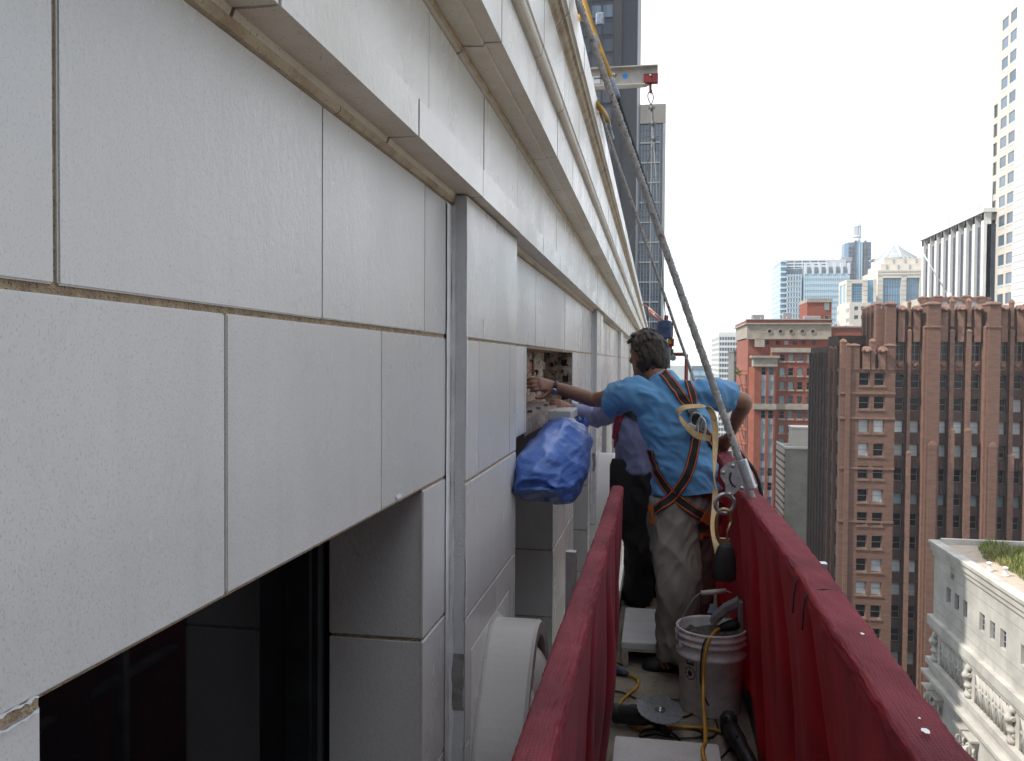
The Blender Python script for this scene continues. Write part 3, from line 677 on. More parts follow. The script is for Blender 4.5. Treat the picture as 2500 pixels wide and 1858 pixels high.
for a, b in rcols:
    for r, (r0, r1) in enumerate(rrows):
        window(rb, FRONT(YD), (rx(a), rx(b), rz(r1), rz(r0)), .46, BEIGE, random.choice((WGLASS, GREYGL, TEALB)))
        m = MB(); m.box(rx(a) - .2, rx(b) + .2, YD - .25, YD - .003, rz(r1) - .4, rz(r1) - .005); m.build('sill', BEIGE, rb)
for c0, c1, t in ((410, 442, BEIGE), (405, 412, RED), (790, 826, BEIGE)):
    m = MB(); m.box(rx(500 if t != RED else 498), x1, YD - .55, YD - .004, rz(c1), rz(c0)); m.build('string_course', t, rb)
# upper set-back storeys with frieze
YU = YD + 3
m = MB(); m.box(x0, x1, YU, YU + 30, ZG, rz(345)); m.build('upper_wall', RED, rb)
opr = []
m = MB(); m.box(x0 - .3, x1 + .2, YU - .5, YU + 30, rz(342), rz(250)); m.box(x0 - .8, x1 + .5, YU - 1.0, YU + 30, rz(250), rz(240)); m.box(x0 - .6, x1 + .3, YU - .8, YU - .4, rz(352), rz(342)); m.build('frieze', BEIGE, rb)
m = MB(); m.box(x0 - .5, x1 + .3, YU - .7, YU + 30, rz(238), rz(220)); m.build('parapet', RED, rb)
m = MB(); m.box(x0 - .7, x1 + .4, YU - .9, YU + .4, rz(220), rz(214)); m.build('parapet_cap', BEIGE, rb)
for c in (497, 570, 643, 718, 790):
    rr = (rx(13) - rx(0)); m = MB(); m.lathe((rx(c), YU - .5, rz(298)), [(rr * .95, .05), (rr * .95, -.16), (rr * 1.35, -.18), (rr * 1.35, .02)], 20, 0, (0, 1, 0), False); rw = m.build('round_window', BEIGE, rb)
    m = MB(); m.lathe((rx(c), YU - .56, rz(298)), [(rr, 0.0), (.01, -.01)], 20, 0, (0, 1, 0), False); m.build('pane', WGLASS, rw)
for c in (480, 555, 612, 672, 730, 800):
    window(rb, FRONT(YU - .1), (rx(c - 16), rx(c + 16), rz(390), rz(360)), 0, RED, WGLASS if c != 612 else TEALB)
# left oriel bay
ya = YD - 1.6
m = MB(); xa0, xa1 = rx(385), rx(525)
op = [(rx(a), rx(b), rz(1700), rz(540)) for a, b in ((430, 462), (480, 514))]
grid_wall(m, [xa0, xa1], [ZG, rz(540)], op, FRONT(ya), .5); m.quad((xa0, ya, ZG), (xa0 - 1.2, ya + 2, ZG), (xa0 - 1.2, ya + 2, rz(540)), (xa0, ya, rz(540))); m.quad((xa1, ya, ZG), (xa1 + 1.0, ya + 1.8, ZG), (xa1 + 1.0, ya + 1.8, rz(540)), (xa1, ya, rz(540)))
m.build('bay_wall', RED, rb)
m = MB(); m.box(xa0 - .4, xa1 + .4, ya - .4, ya + 3, rz(538), rz(480)); m.box(xa0 - .9, xa1 + .8, ya - .9, ya + 3, rz(480), rz(465)); m.build('bay_cornice', BEIGE, rb)
m = MB(); m.box(xa0 - .3, xa1 + .3, ya - .5, ya - .003, rz(826), rz(790)); m.build('string_course', BEIGE, rb)
for a, b in ((430, 462), (480, 514)):
    for k in range(12):
        t0 = 540 + k * 97; window(rb, FRONT(ya), (rx(a), rx(b), rz(t0 + 56), rz(t0)), .4, GREYC, random.choice((GREYGL, TEALB, WGLASS)))
        m = MB(); m.box(rx(a), rx(b), ya + .25, ya + .45, rz(t0 + 97), rz(t0 + 56)); m.build('spandrel', GREYC, rb)
finial_saved = bb
m = MB(); m.box(rx(396), rx(462), YU - .8, YU, rz(405), rz(350)); m.build('corner_panel', BEIGE, rb)
# fire escape on the left flank, roof wing and penthouse
m = MB()
for k in range(12):
    z = rz(600 + k * 97); m.box(x0 - 2.4, x0 - .05, YU + 1, YU + 5, z, z + .15); m.box(x0 - 2.4, x0 - 2.3, YU + 1, YU + 5, z + 1.0, z + 1.12); m.box(x0 - 2.4, x0 - .05, YU + 1, YU + 1.08, z + 1.0, z + 1.12)
    for q in range(3): m.box(x0 - 2.4, x0 - 2.32, YU + 1 + q * 1.9, YU + 1.1 + q * 1.9, z, z + 1.1)
    m.tube([(x0 - 1.9, YU + 1.2, z), (x0 - .6, YU + 1.2, z - 5.6)], .12, 5)
m.build('fire_escape', RED, rb)
for z in (rz(700), rz(588)):
    m = MB()
    for k in range(60): c = Vector((x0 - 2.3 + random.uniform(-.9, .7), YU + .9, z + random.uniform(-.2, 1.1))); a = Vector((random.uniform(-.5, .5), random.uniform(-.3, .3), random.uniform(-.3, .5))); b2 = Vector((random.uniform(-.3, .3), .1, random.uniform(-.3, .3))); m.add([c, c + a, c + a + b2, c + b2], [(0, 1, 2, 3)])
    m.build('planter_foliage', GRASS, rb)
y2 = YU + 8
m = MB(); m.box(x1, rx(1300), y2, y2 + 25, ZG, rz(262)); m.build('rear_wing', RED, rb)
m = MB(); m.box(x1, rx(1300), y2 - .4, y2 + 1, rz(262), rz(252)); m.build('parapet_cap', BEIGE, rb)
yq = YU + 12; qx = lambda cx: fx(1700 + cx / 2.754, yq, 760); qz = lambda cy: fz(700 + cy / 2.754, yq, 2000)
m = MB(); m.box(qx(745), qx(910), yq, yq + 12, rz(240), qz(105)); m.build('penthouse', RED, rb)
m = MB(); m.box(qx(742), qx(913), yq - .3, yq + 12.3, qz(105), qz(80)); m.build('penthouse_cornice', BEIGE, rb)
window(rb, FRONT(yq - .08), (qx(860), qx(893), qz(158), qz(108)), 0, BEIGE, TEALB); window(rb, FRONT(yq - .08), (qx(860), qx(893), qz(222), qz(195)), 0, BEIGE, WGLASS)
m = MB()
for k in range(5): m.box(rx(930 + k * 50), rx(950 + k * 50), y2 + 4, y2 + 6, rz(255), rz(240 - (k % 3) * 5))
m.build('roof_vents', WHITEC, rb)

# ---------------------------------------------------------------- low cream and red striped building
ye = 158.0; X_ = XS
ex = lambda cx: fx(1700 + cx / 2.754, ye, 1090); ez = lambda cy: fz(700 + cy / 2.754, ye, 1930)
sb = thing('striped_low_building', 'low building with rendered grey end wall and cream and red striped flank', 'building', (30, ye + 5, ZG))
m = MB(); m.box(ex(600), ex(600) + 18, ye, ye + 11, ZG, ez(1090)); m.build('wall', pm('old render', (0.36, 0.33, 0.28), 0.95, c2=(0.27, 0.25, 0.21), ns=0.4, bump=0.4, bs=3), sb)
for k in range(12):
    z1 = ez(1100 + k * 46); m = MB(); m.box(ex(600) - .15, ex(600) - .003, ye + .3, ye + 10.8, z1 - (ez(0) - ez(46)), z1 - (ez(0) - ez(30))); m.build('red_band', RED, sb)
    m = MB(); m.box(ex(600) - .15, ex(600) - .003, ye + .3, ye + 10.8, z1 - (ez(0) - ez(30)) + .01, z1 - .01); m.build('cream_band', CREAM, sb)
m = MB(); m.box(ex(596), ex(600) + 18, ye - .2, ye + .5, ez(1090), ez(1076)); m.box(ex(596), ex(602), ye + .5, ye + 11, ez(1090), ez(1076)); m.build('parapet', WHITEC, sb)
m = MB(); m.box(ex(672), ex(800), ye + 5, ye + 9, ez(1090), ez(965)); m.build('stair_house', CREAM, sb)
m = MB(); m.box(ex(668), ex(804), ye + 4.8, ye + 9.2, ez(965), ez(955)); m.build('parapet', WHITEC, sb)

# ---------------------------------------------------------------- dark stone block and white gridded office behind
yk = 262.0
dk = thing('dark_stone_building', 'narrow dark grey stone building beside the red brick one', 'building', (27, yk + 8, ZG))
kx = lambda cx: fx(1700 + cx / 2.754, yk, 900); kz = lambda cy: fz(700 + cy / 2.754, yk, 1830)
STONED = pm('sooty stone', (0.16, 0.15, 0.145), 0.9, c2=(0.11, 0.105, 0.10), ns=0.3)
m = MB(); m.box(kx(252), kx(252) + 16, yk, yk + 20, ZG, kz(440)); m.build('wall', STONED, dk)
m = MB(); m.box(kx(247), kx(252) + 16, yk - .8, yk + 20, kz(440), kz(425)); m.box(kx(250), kx(252) + 16, yk - .4, yk, kz(505), kz(495)); m.build('cornice', STONED, dk)
for k in range(10):
    for q in range(4): window(dk, FRONT(yk - .05), (kx(262 + q * 24), kx(276 + q * 24), kz(575 + k * 60), kz(535 + k * 60)), 0, STONED, WGLASS)
def gridded(name, label, X0, Y0, w, dpt, z1, floor, mats, front=True, side=None, nb=8, band=.45, top=0.0, sill_d=.35, mull=.18):
    """office slab: glass box with floor bands and mullions on front and flank, each band a part"""
    wallm, glassm = mats
    t = thing(name, label, 'building', (X0 + w / 2, Y0 + dpt / 2, ZG))
    m = MB(); m.box(X0 + .4, X0 + w - .4, Y0 + .4, Y0 + dpt - .4, ZG, z1 - .1); m.build('glazing', glassm, t)
    z = z1 - top
    m = MB(); m.box(X0, X0 + w, Y0, Y0 + dpt, z, z1); m.build('parapet', wallm, t)
    k = 0
    while z > max(ZG, -45):
        m = MB(); m.box(X0, X0 + w, Y0, Y0 + dpt, z - floor * band, z - .002); m.build('floor_band', wallm, t); z -= floor; k += 1
    for i in range(nb + 1):
        x = X0 + (w - mull) * i / nb; m = MB(); m.box(x, x + mull, Y0 - .12, Y0 + .38, max(ZG, -45), z1 - top); m.build('mullion', wallm, t)
    if side:
        for i in range(side + 1):
            y = Y0 + (dpt - mull) * i / side; m = MB(); m.box(X0 - .12, X0 + .38, y, y + mull, max(ZG, -45), z1 - top); m.build('mullion', wallm, t)
    return t
yw = 500.0; wx0 = fx(1700 + 152 / 2.754, yw, 850)
gridded('white_office_block', 'white office block with dark ribbon windows beyond the red brick building', wx0, yw, 46, 66, fz(700 + 305 / 2.754, yw, 1800), 3.14, (WHITEC, GREYGL), nb=30, side=16, band=.40, top=1.6, mull=.22)
yt = 700.0; tx0 = fx(1690, yt, 900)
gridded('teal_low_block', 'distant low teal glass block on the horizon', tx0, yt, 60, 40, fz(893, yt, 1700), 6, (GREYGL, PALEGL), nb=10, side=6, band=.3, top=2.0)

# ---------------------------------------------------------------- blue glass courthouse complex with the chimney tower
C7 = lambda cx, cy: (1880 + cx / 5.5575, 520 + cy / 5.5575)
yg = 430.0
bg_ = thing('blue_glass_complex', 'pale blue glass office complex with metal fins behind the red brick building', 'building', (90, yg + 20, ZG))
gx = lambda cx: fx(1880 + cx / 5.5575, yg, 700); gz = lambda cy: fz(520 + cy / 5.5575, yg, 1980)
gfl = gz(0) - gz(73)
m = MB(); m.box(gx(228), gx(415), yg, yg + 30, ZG, gz(830)); m.build('glazing', BLUEGL, bg_)
for k in range(14):
    z = gz(848 + k * 73); m = MB(); m.box(gx(224), gx(418), yg - .35, yg + 34, z - .45, z + .15); m.build('floor_band', MULL, bg_)
for k in range(6): x = gx(228 + k * 37); m = MB(); m.box(x, x + .45, yg - .35, yg, ZG, gz(830)); m.build('mullion', MULL, bg_)
m = MB(); m.box(gx(190), gx(1060), yg + 4, yg + 40, ZG, gz(745)); m.build('rear_block', GREYGL, bg_)
m = MB(); m.box(gx(180), gx(780), yg + 6, yg + 38, gz(745), gz(622)); m.build('screen', GREYC, bg_)
m = MB(); m.box(gx(780), gx(1060), yg + 5.5, yg + 38, gz(745), gz(618)); m.build('screen', pm('pale grey panel', (0.46, 0.47, 0.48), 0.6), bg_)
for c in (622, 665, 705, 745): z = gz(c); m = MB(); m.box(gx(178), gx(785), yg + 5.2, yg + 5.95, z - .4, z + .4); m.build('screen_rail', MULL, bg_)
for k in range(6): x = gx(230 + k * 110); m = MB(); m.box(x, x + .5, yg + 5, yg + 5.9, gz(745), gz(615)); m.build('screen_post', MULL, bg_)
m = MB(); m.box(gx(450), gx(1060), yg - 3, yg + 6, ZG, gz(830)); m.build('glazing', PALEGL, bg_)
m = MB(); m.box(gx(455), gx(1050), yg - 1.5, yg + 6, gz(830), gz(735)); m.build('louvre_storey', GREYC, bg_)
for k in range(7): x = gx(452 + k * 97); m = MB(); m.box(x, x + 1.0, yg - 3.6, yg - 1.5, gz(840), gz(688)); m.build('fin', MULL, bg_)
for k in range(9): z = gz(880 + k * 77); m = MB(); m.box(gx(450), gx(1060), yg - 3.15, yg - 3.002, z - .7, z + .7); m.build('floor_band', pm('pale spandrel glass', (0.42, 0.55, 0.62), 0.3) if k == 0 else MAT['pale spandrel glass'], bg_)
for k in range(22): x = gx(450 + k * 28.5); m = MB(); m.box(x, x + .18, yg - 3.3, yg - 3.16, ZG, gz(835)); m.build('mullion', MULL, bg_)
for k in range(18):
    z = gz(640 + k * 73); m = MB(); m.box(gx(150), gx(226), yg + 2, yg + 34, z - .5, z + .3); m.build('floor_band', MULL, bg_)
m = MB(); m.box(gx(152), gx(222), yg + 2.6, yg + 33, ZG, gz(660)); m.build('glazing', BLUEGL, bg_)
yh = 470.0
ch = thing('chimney_tower', 'dark blue glass tower topped by a round metal flue stack', 'building', (fx(2098, yh, 650), yh + 10, ZG))
hx = lambda cx: fx(1880 + cx / 5.5575, yh, 650); hz = lambda cy: fz(520 + cy / 5.5575, yh, 2100)
TWG = pm('slate tower glass', (0.10, 0.155, 0.23), 0.3, c2=(0.13, 0.20, 0.28), ns=0.05)
m = MB()
pts = [(hx(1028), yh + 4), (hx(1060), yh), (hx(1370), yh), (hx(1378), yh + 3), (hx(1378), yh + 12), (hx(1030), yh + 12)]
m.prism(pts, ZG, hz(395), 'z'); m.build('wall', TWG, ch)
for c0, c1 in ((1140, 1165), (1270, 1300)): m = MB(); m.box(hx(c0), hx(c1), yh - .8, yh, ZG, hz(375)); m.build('corner_rib', STONED, ch)
m = MB(); m.box(hx(1165), hx(1252), yh - .5, yh, ZG, hz(395)); m.build('centre_strip', BLUEGL, ch)
for c in (1205, 1235): m = MB(); m.box(hx(c), hx(c + 8), yh - .75, yh - .502, ZG, hz(400)); m.build('mullion', MULL, ch)
for k in range(9):
    z = hz(480 + k * 58); m = MB(); m.box(hx(1060), hx(1136), yh - .35, yh - .003, z, z + 1.0); m.build('spandrel', STONED, ch)
    m = MB(); m.box(hx(1256), hx(1374), yh - .2, yh - .003, z, z + .35); m.build('spandrel', GREYC, ch)
cxm = hx(1212); r0 = (hx(1262) - hx(1165)) / 2
m = MB(); m.lathe((cxm, yh + 6, hz(396)), [(r0, 0), (r0, hz(310) - hz(396))], 16); m.build('stack_base', MULL, ch)
for k in range(10):
    a = k / 10 * 6.283; m = MB(); m.box(cxm + math.cos(a) * r0 * .95 - .35, cxm + math.cos(a) * r0 * .95 + .35, yh + 6 + math.sin(a) * r0 * .95 - .35, yh + 6 + math.sin(a) * r0 * .95 + .35, hz(310), hz(175)); m.build('stack_column', MULL, ch)
m = MB(); m.lathe((cxm, yh + 6, hz(310)), [(r0 * .72, 0), (r0 * .72, hz(170) - hz(310))], 16); m.build('stack_core', GREYC, ch)
m = MB(); m.lathe((cxm, yh + 6, hz(178)), [(r0 * 1.08, 0), (r0 * 1.08, 1.6), (r0 * .9, 1.7), (r0 * .9, hz(150) - hz(178))], 16); m.lathe((cxm, yh + 6, hz(315)), [(r0 * 1.1, 0), (r0 * 1.1, 1.2)], 16); m.build('stack_ring', MULL, ch)
for c in (1212, 1236): m = MB(); m.lathe((hx(c), yh + 6, hz(150)), [(.9, 0), (.9, hz(105) - hz(150))], 10); m.build('flue', MULL, ch)

# ---------------------------------------------------------------- cream office building with the skeletal glass pyramid
yp_ = 330.0
pb = thing('pyramid_building', 'cream stone office building with stepped top and open glass pyramid roof', 'building', (100, yp_ + 20, ZG))
qx_ = lambda cx: fx(1880 + cx / 5.5575, yp_, 700); qz_ = lambda cy: fz(520 + cy / 5.5575, yp_, 2150)
yb0 = yp_ - 14
# wide main body with two big glazed bays
op = [(qx_(1530), qx_(1778), -20, qz_(882)), (qx_(1848), qx_(2030), -20, qz_(882))]
m = MB(); grid_wall(m, [qx_(1462), qx_(2300)], [ZG, qz_(772)], op, FRONT(yp_), 1.0)
m.quad((qx_(1462), yp_, ZG), (qx_(1462), yp_ + 24, ZG), (qx_(1462), yp_ + 24, qz_(772)), (qx_(1462), yp_, qz_(772))); m.quad((qx_(1462), yp_, qz_(772)), (qx_(2300), yp_, qz_(772)), (qx_(2300), yp_ + 24, qz_(772)), (qx_(1462), yp_ + 24, qz_(772)))
m.build('wall', CREAM, pb)
for o in op:
    m = MB(); m.box(o[0], o[1], yp_ + .9, yp_ + 1.0, o[2], o[3]); bw = m.build('bay_window', BLUEGL, pb)
    m = MB()
    for k in range(1, 7): u = o[0] + (o[1] - o[0]) * k / 7; m.box(u - .08, u + .08, yp_ + .78, yp_ + .898, o[2], o[3])
    for k in range(1, 12): z = o[3] - k * 3.2; m.box(o[0], o[1], yp_ + .80, yp_ + .896, z - .08, z + .08)
    m.build('glazing_bars', GREYGL, bw)
for a, z0, z1, dy in ((1530, 772, 680, 3), (1600, 680, 588, 6)):
    m = MB(); m.box(qx_(a), qx_(2300), yp_ + dy, yp_ + 24 - dy * .4, qz_(z0) - .05, qz_(z1)); m.build('stepped_storey', CREAM, pb)
    for k in range(3):
        c = a + (70 if a == 1530 else 122) + k * 157; zc = (qz_(z0) + qz_(z1)) / 2; m = MB(); m.box(qx_(c), qx_(c + 22), yp_ + dy - .25, yp_ + dy - .003, zc - .8, zc + .8); m.build('round_boss', GREYC, pb)
for z in (800, 840): m = MB(); m.box(qx_(1460), qx_(2300), yp_ - .1, yp_ - .003, qz_(z) - .12, qz_(z) + .12); m.build('course_line', BEIGE, pb)
# left lower wings
ux = lambda cx: fx(1880 + cx / 5.5575, yb0, 700); uz = lambda cy: fz(520 + cy / 5.5575, yb0, 2100)
op2 = [(ux(1108), ux(1255), uz(1212), uz(955))]
m = MB(); grid_wall(m, [ux(1040), ux(1325)], [ZG, uz(903)], op2, FRONT(yb0), .5)
sy = [(yb0 + 1.5, yb0 + 5.2), (yb0 + 6.8, yb0 + 11.2)]
grid_wall(m, [yb0, yb0 + 13], [ZG, uz(903)], [(a, b, uz(1212), uz(955)) for a, b in sy], SIDE(ux(1040)), .25)
m.quad((ux(1040), yb0, uz(903)), (ux(1325), yb0, uz(903)), (ux(1325), yb0 + 13, uz(903)), (ux(1040), yb0 + 13, uz(903))); m.build('wing_wall', CREAM, pb)
m = MB(); m.box(ux(1108), ux(1255), yb0 + .42, yb0 + .5, uz(1212), uz(955)); bw = m.build('bay_window', BLUEGL, pb)
m = MB()
for k in range(1, 5): u = ux(1108 + 147 * k / 5); m.box(u - .1, u + .1, yb0 + .3, yb0 + .418, uz(1212), uz(955))
for k in range(1, 7): z = uz(955 + 257 * k / 7); m.box(ux(1108), ux(1255), yb0 + .32, yb0 + .416, z - .1, z + .1)
m.build('glazing_bars', GREYGL, bw)
for a, b in sy: m = MB(); m.box(ux(1040) + .2, ux(1040) + .25, a, b, uz(1212), uz(955)); m.build('bay_window', BLUEGL, pb)
m = MB(); m.box(ux(1325), ux(1410), yb0 + 1, yp_ + 10, ZG, uz(905)); m.box(ux(1366), ux(1460), yb0 - 3, yp_ - 5, ZG, uz(1212)); m.build('dark_glazing', BLUEGL, pb)
m = MB(); m.box(ux(1410), ux(1448), yb0 + .5, yp_ + 10, ZG, uz(900)); m.build('wing_pier', CREAM, pb)
yb1 = yb0 - 5
vx = lambda cx: fx(1880 + cx / 5.5575, yb1, 760); vz = lambda cy: fz(520 + cy / 5.5575, yb1, 2100)
ops_ = [(yb1 + 1.2 + k * 2.1, yb1 + 2.6 + k * 2.1, vz(z1), vz(z0)) for k in range(9) for z0, z1 in ((1290, 1345), (1425, 1480))]
opf = [(vx(a), vx(b), vz(z1), vz(z0)) for a, b in ((1142, 1198), (1234, 1294)) for z0, z1 in ((1268, 1322), (1388, 1442))]
m = MB(); grid_wall(m, [vx(1078), vx(1362)], [ZG, vz(1215)], opf, FRONT(yb1), .4); grid_wall(m, [yb1, yb1 + 21], [ZG, vz(1215)], ops_, SIDE(vx(1078)), .2)
m.quad((vx(1078), yb1, vz(1215)), (vx(1362), yb1, vz(1215)), (vx(1362), yb1 + 21, vz(1215)), (vx(1078), yb1 + 21, vz(1215))); m.build('lower_wing_wall', CREAM, pb)
for o in opf: window(pb, FRONT(yb1), o, .35, GREYC, GREYGL, 1, 0, 1)
for o in ops_: window(pb, SIDE(vx(1078)), o, .15, GREYC, GREYGL, 0)
for k in range(9):
    z = uz(930 + k * 62); m = MB()
    m.box(ux(1041), ux(1104), yb0 - .06, yb0 - .003, z - .07, z + .07); m.box(ux(1258), ux(1323), yb0 - .06, yb0 - .003, z - .07, z + .07); m.build('course_line', BEIGE, pb)
for k in range(8):
    z = qz_(800 + k * 62); m = MB(); m.box(qx_(1463), qx_(1527), yp_ - .06, yp_ - .003, z - .07, z + .07); m.box(qx_(1781), qx_(1845), yp_ - .06, yp_ - .003, z - .07, z + .07); m.build('course_line', BEIGE, pb)
# open pyramid: four hips and rings of louvres
ax_, ay_, az_ = qx_(1835), yp_ + 21, qz_(325); bxl, bxr = qx_(1625), qx_(2300); bzz = qz_(575); hw = qx_(2045) - qx_(1835)
base = [Vector((ax_ - hw, ay_ - 15, bzz)), Vector((ax_ + hw, ay_ - 15, bzz)), Vector((ax_ + hw, ay_ + 3, bzz)), Vector((ax_ - hw, ay_ + 3, bzz))]; apex = Vector((ax_, ay_ - 6, az_))
for b_ in base + [(base[0] + base[1]) / 2]: m = MB(); m.tube([b_, apex], .42, 6); m.build('pyramid_hip', WHITEC, pb)
for k in range(13):
    t = k / 13.5; ringp = [b_.lerp(apex, t) for b_ in base]; m = MB()
    for i in range(4): m.tube([ringp[i], ringp[(i + 1) % 4]], .20, 5)
    m.build('pyramid_louvre', MULL, pb)

# ---------------------------------------------------------------- finned white tower, right
X8 = 72.0
ub = thing('finned_office_tower', 'white office slab with deep vertical fins and dark glass, behind the brown tower', 'building', (X8 + 12, 196, ZG))
C8 = lambda cx, cy: (1700 + cx / 2.754, 400 + cy / 2.754)
pa = P(*C8(1530, 500), X=X8); pbq = P(*C8(1952, 290), X=X8)
ztop = (pa.z + pbq.z) / 2; yfar, ynear = pa.y, pbq.y
m = MB(); m.box(X8 + .15, X8 + 30, ynear, yfar, ZG, ztop - 3.5); m.build('glazing', pm('navy fin glass', (0.035, 0.045, 0.065), 0.3, spec=0.4), ub)
m = MB(); m.box(X8 - .8, X8 + 30, ynear - .5, yfar + 1.5, ztop - .9, ztop); m.build('roof_slab', WHITEC, ub)
nf = 8
for k in range(nf + 1):
    y = ynear + (yfar - ynear - 1.6) * k / nf
    m = MB(); m.box(X8 - .5, X8 + 1.0, y, y + 1.5, ZG, ztop - .902)
    for j in range(6):                          # flared head of the fin
        t0 = j / 6; m.box(X8 - .5, X8 + 1, y - .25 * t0 ** 2 - .02, y + 1.5 + .25 * t0 ** 2 + .02, ztop - 2.6 + j * .27, ztop - 2.6 + (j + 1) * .27 + .0)
    m.build('fin', WHITEC, ub)
    if k < nf:
        yy = y + 1.5; g2 = (yfar - ynear - 1.6) / nf - 1.5; m = MB()
        for q in range(16): z = ztop - 4.2 - q * 3.4; m.box(X8 + .10, X8 + .148, yy + .05, yy + g2 - .05, z - .5, z)
        m.build('spandrel', pm('slate spandrel', (0.07, 0.08, 0.095), 0.4) if 'slate spandrel' not in MAT else MAT['slate spandrel'], ub)
        m = MB(); m.box(X8 + .04, X8 + .096, yy + g2 / 2 - .1, yy + g2 / 2 + .1, ZG, ztop - 3.5); m.build('mullion', GREYC, ub)
for fr, h in ((.22, 5.5), (.68, 5), (.05, 6.5)): m = MB(); m.tube([(X8 + 2, ynear + (yfar - ynear) * fr, ztop), (X8 + 2, ynear + (yfar - ynear) * fr, ztop + h)], .10, 5); m.build('antenna', GREYC, ub)

# ---------------------------------------------------------------- pale brick tower with windows, far right
X9 = 74.0
tw = thing('pale_panel_tower', 'tall pale panelled tower with a stack of paired windows at its corner', 'building', (X9 + 15, 165, ZG))
C9 = lambda cx, cy: (2200 + cx / 2.1733, cy / 2.1733)
yc_far = P(*C9(465, 1300), X=X9).y; yc1 = P(*C9(497, 1300), X=X9).y; ye_ = P(*C9(592, 1300), X=X9).y
def tz(cx, cy): return P(*C9(cx, cy), X=X9).z
zl = [tz(512, c) for c in (1010 + 98 * 0, )]
z_hi = tz(510, 1235); pitch = (tz(510, 320) - tz(510, 1260)) / 9.25
ztow = tz(505, 128) + 1.4
cols9 = [(P(*C9(546, 1300), X=X9).y, P(*C9(510, 1300), X=X9).y - .4), (P(*C9(592, 1300), X=X9).y + .15, P(*C9(556, 1300), X=X9).y - .1)]
cols9 = [(min(a, b), max(a, b)) for a, b in cols9]
zw1 = tz(525, 125)
rows9 = [(zw1 - k * pitch - pitch * .68, zw1 - k * pitch) for k in range(26)]
op = [(a, b, z0, z1) for a, b in cols9 for z0, z1 in rows9 if z0 > ZG]
m = MB(); grid_wall(m, [ye_, yc1], [ZG, ztow], op, SIDE(X9), .18); m.quad((X9, yc1, ZG), (X9 + 30, yc1, ZG), (X9 + 30, yc1, ztow), (X9, yc1, ztow)); m.quad((X9, ye_, ztow), (X9, yc1, ztow), (X9 + 30, yc1, ztow), (X9 + 30, ye_, ztow)); m.build('corner_wall', CREAM, tw)
for o in op: window(tw, SIDE(X9), (o[0], o[1], o[2] + .0, o[3]), .12, GREYC, GREYGL, 0)
for o in op: m = MB(); m.box(X9 + .02, X9 + .11, o[0], o[1], o[2] + .09, o[2] + pitch * .14); m.build('sill_panel', MULL, tw)
op = [(yc1 + .35, yc_far - .35, z0, z1) for z0, z1 in rows9[4:] if z0 > ZG]
m = MB(); grid_wall(m, [yc1, yc_far], [ZG, rows9[4][1] + 1.0], op, SIDE(X9 + .35), .3); m.quad((X9 + .35, yc_far, ZG), (X9 + 30, yc_far, ZG), (X9 + 30, yc_far, rows9[4][1] + 1), (X9 + .35, yc_far, rows9[4][1] + 1)); m.build('recessed_wall', CREAM, tw)
for o in op: window(tw, SIDE(X9 + .35), o, .22, GREYC, WGLASS, 0)
zbt = tz(592, -60) + 30
m = MB(); m.box(X9 - .02, X9 + 30, 120, ye_ - .003, ZG, zbt); m.build('panel_backing', GREYC, tw)
ph_ = pitch / 3; pcnt = 0
pmesh = {}
z = tz(620, 900) % ph_
zz = -20.0
while zz < zbt - 20:
    y = ye_
    for q in range(6):
        wdt = 3.6
        if 'p' not in pmesh:
            mm = MB(); mm.box(-.06, 0, 0, wdt - .035, 0, ph_ - .10); pmesh['p'] = mm.mesh('panel', WHITEC)
        link('panel', pmesh['p'], tw, (X9 - .022, y - wdt, zz)); y -= wdt
    zz += ph_
m = MB(); zr = ztow; m.tube([(X9 + 1, ye_ + 3.2, zr), (X9 + 1, ye_ + 3.2, zr + 2.2), (X9 + 1, ye_ + 1.5, zr + 2.6)], .15, 5); m.build('roof_davit', GREYC, tw)

# ---------------------------------------------------------------- white limestone building with the roof garden, lower right
X5 = 24.6
cor = P(*C6(1310, 192), X=X5); lb = thing('limestone_building', 'white limestone block with carved loggia and planted roof below the platform', 'building', (X5 + 20, cor.y - 25, ZG))
yfar5 = cor.y; yn5 = 12.0; ZR = cor.z
def sp(cx, cy): return P(*C6(cx, cy), X=X5)
def sz(cx, cy): return sp(cx, cy).z
opn = []
for (ca, ct, cb, cbt) in ((1388, 497, 1416, 620), (1442, 538, 1472, 665), (1500, 582, 1527, 715), (1607, 662, 1642, 808), (1676, 722, 1710, 862), (1745, 772, 1785, 920)):
    a, b = sp(ca, ct), sp(cb, ct); opn.append((b.y, a.y, sz((ca + cb) / 2, cbt - 8), sz((ca + cb) / 2, ct + 8)))
zs_ = [o[2] for o in opn]; za, zb_ = sum(zs_) / 6, sum(o[3] for o in opn) / 6
opn = [(o[0], o[1], za, zb_) for o in opn]
step = 12.2 if len(opn) else 0
grp = opn[0][1] - opn[3][1]
extra = []
for k in range(1, 5): extra += [(o[0] - grp * k, o[1] - grp * k, o[2], o[3]) for o in opn[3:]]
opn += extra
Zc1 = sz(1300, 705); Zlat1, Zlat0 = sz(1600, 1010), sz(1600, 1150); Zcor = sz(1310, 1010)
sm_ = sp(1428, 380)
opn2 = [(sm_.y - .45, sm_.y + .45, sm_.z - .9, sm_.z + .9)]
m = MB(); grid_wall(m, [yn5, yfar5], [Zc1, ZR], opn + opn2, SIDE(X5), .34); m.quad((X5, yfar5, ZG), (X5 + 40, yfar5, ZG), (X5 + 40, yfar5, ZR), (X5, yfar5, ZR)); m.build('attic_wall', LIME, lb)
for o in opn + opn2: window(lb, SIDE(X5), o, .28, GREYC, WGLASS, 2, 0, 1)
m = MB(); m.box(X5 + .02, X5 + 40, yn5, yfar5 - .02, ZG, Zc1 - 4.0); m.build('wall', LIME, lb)
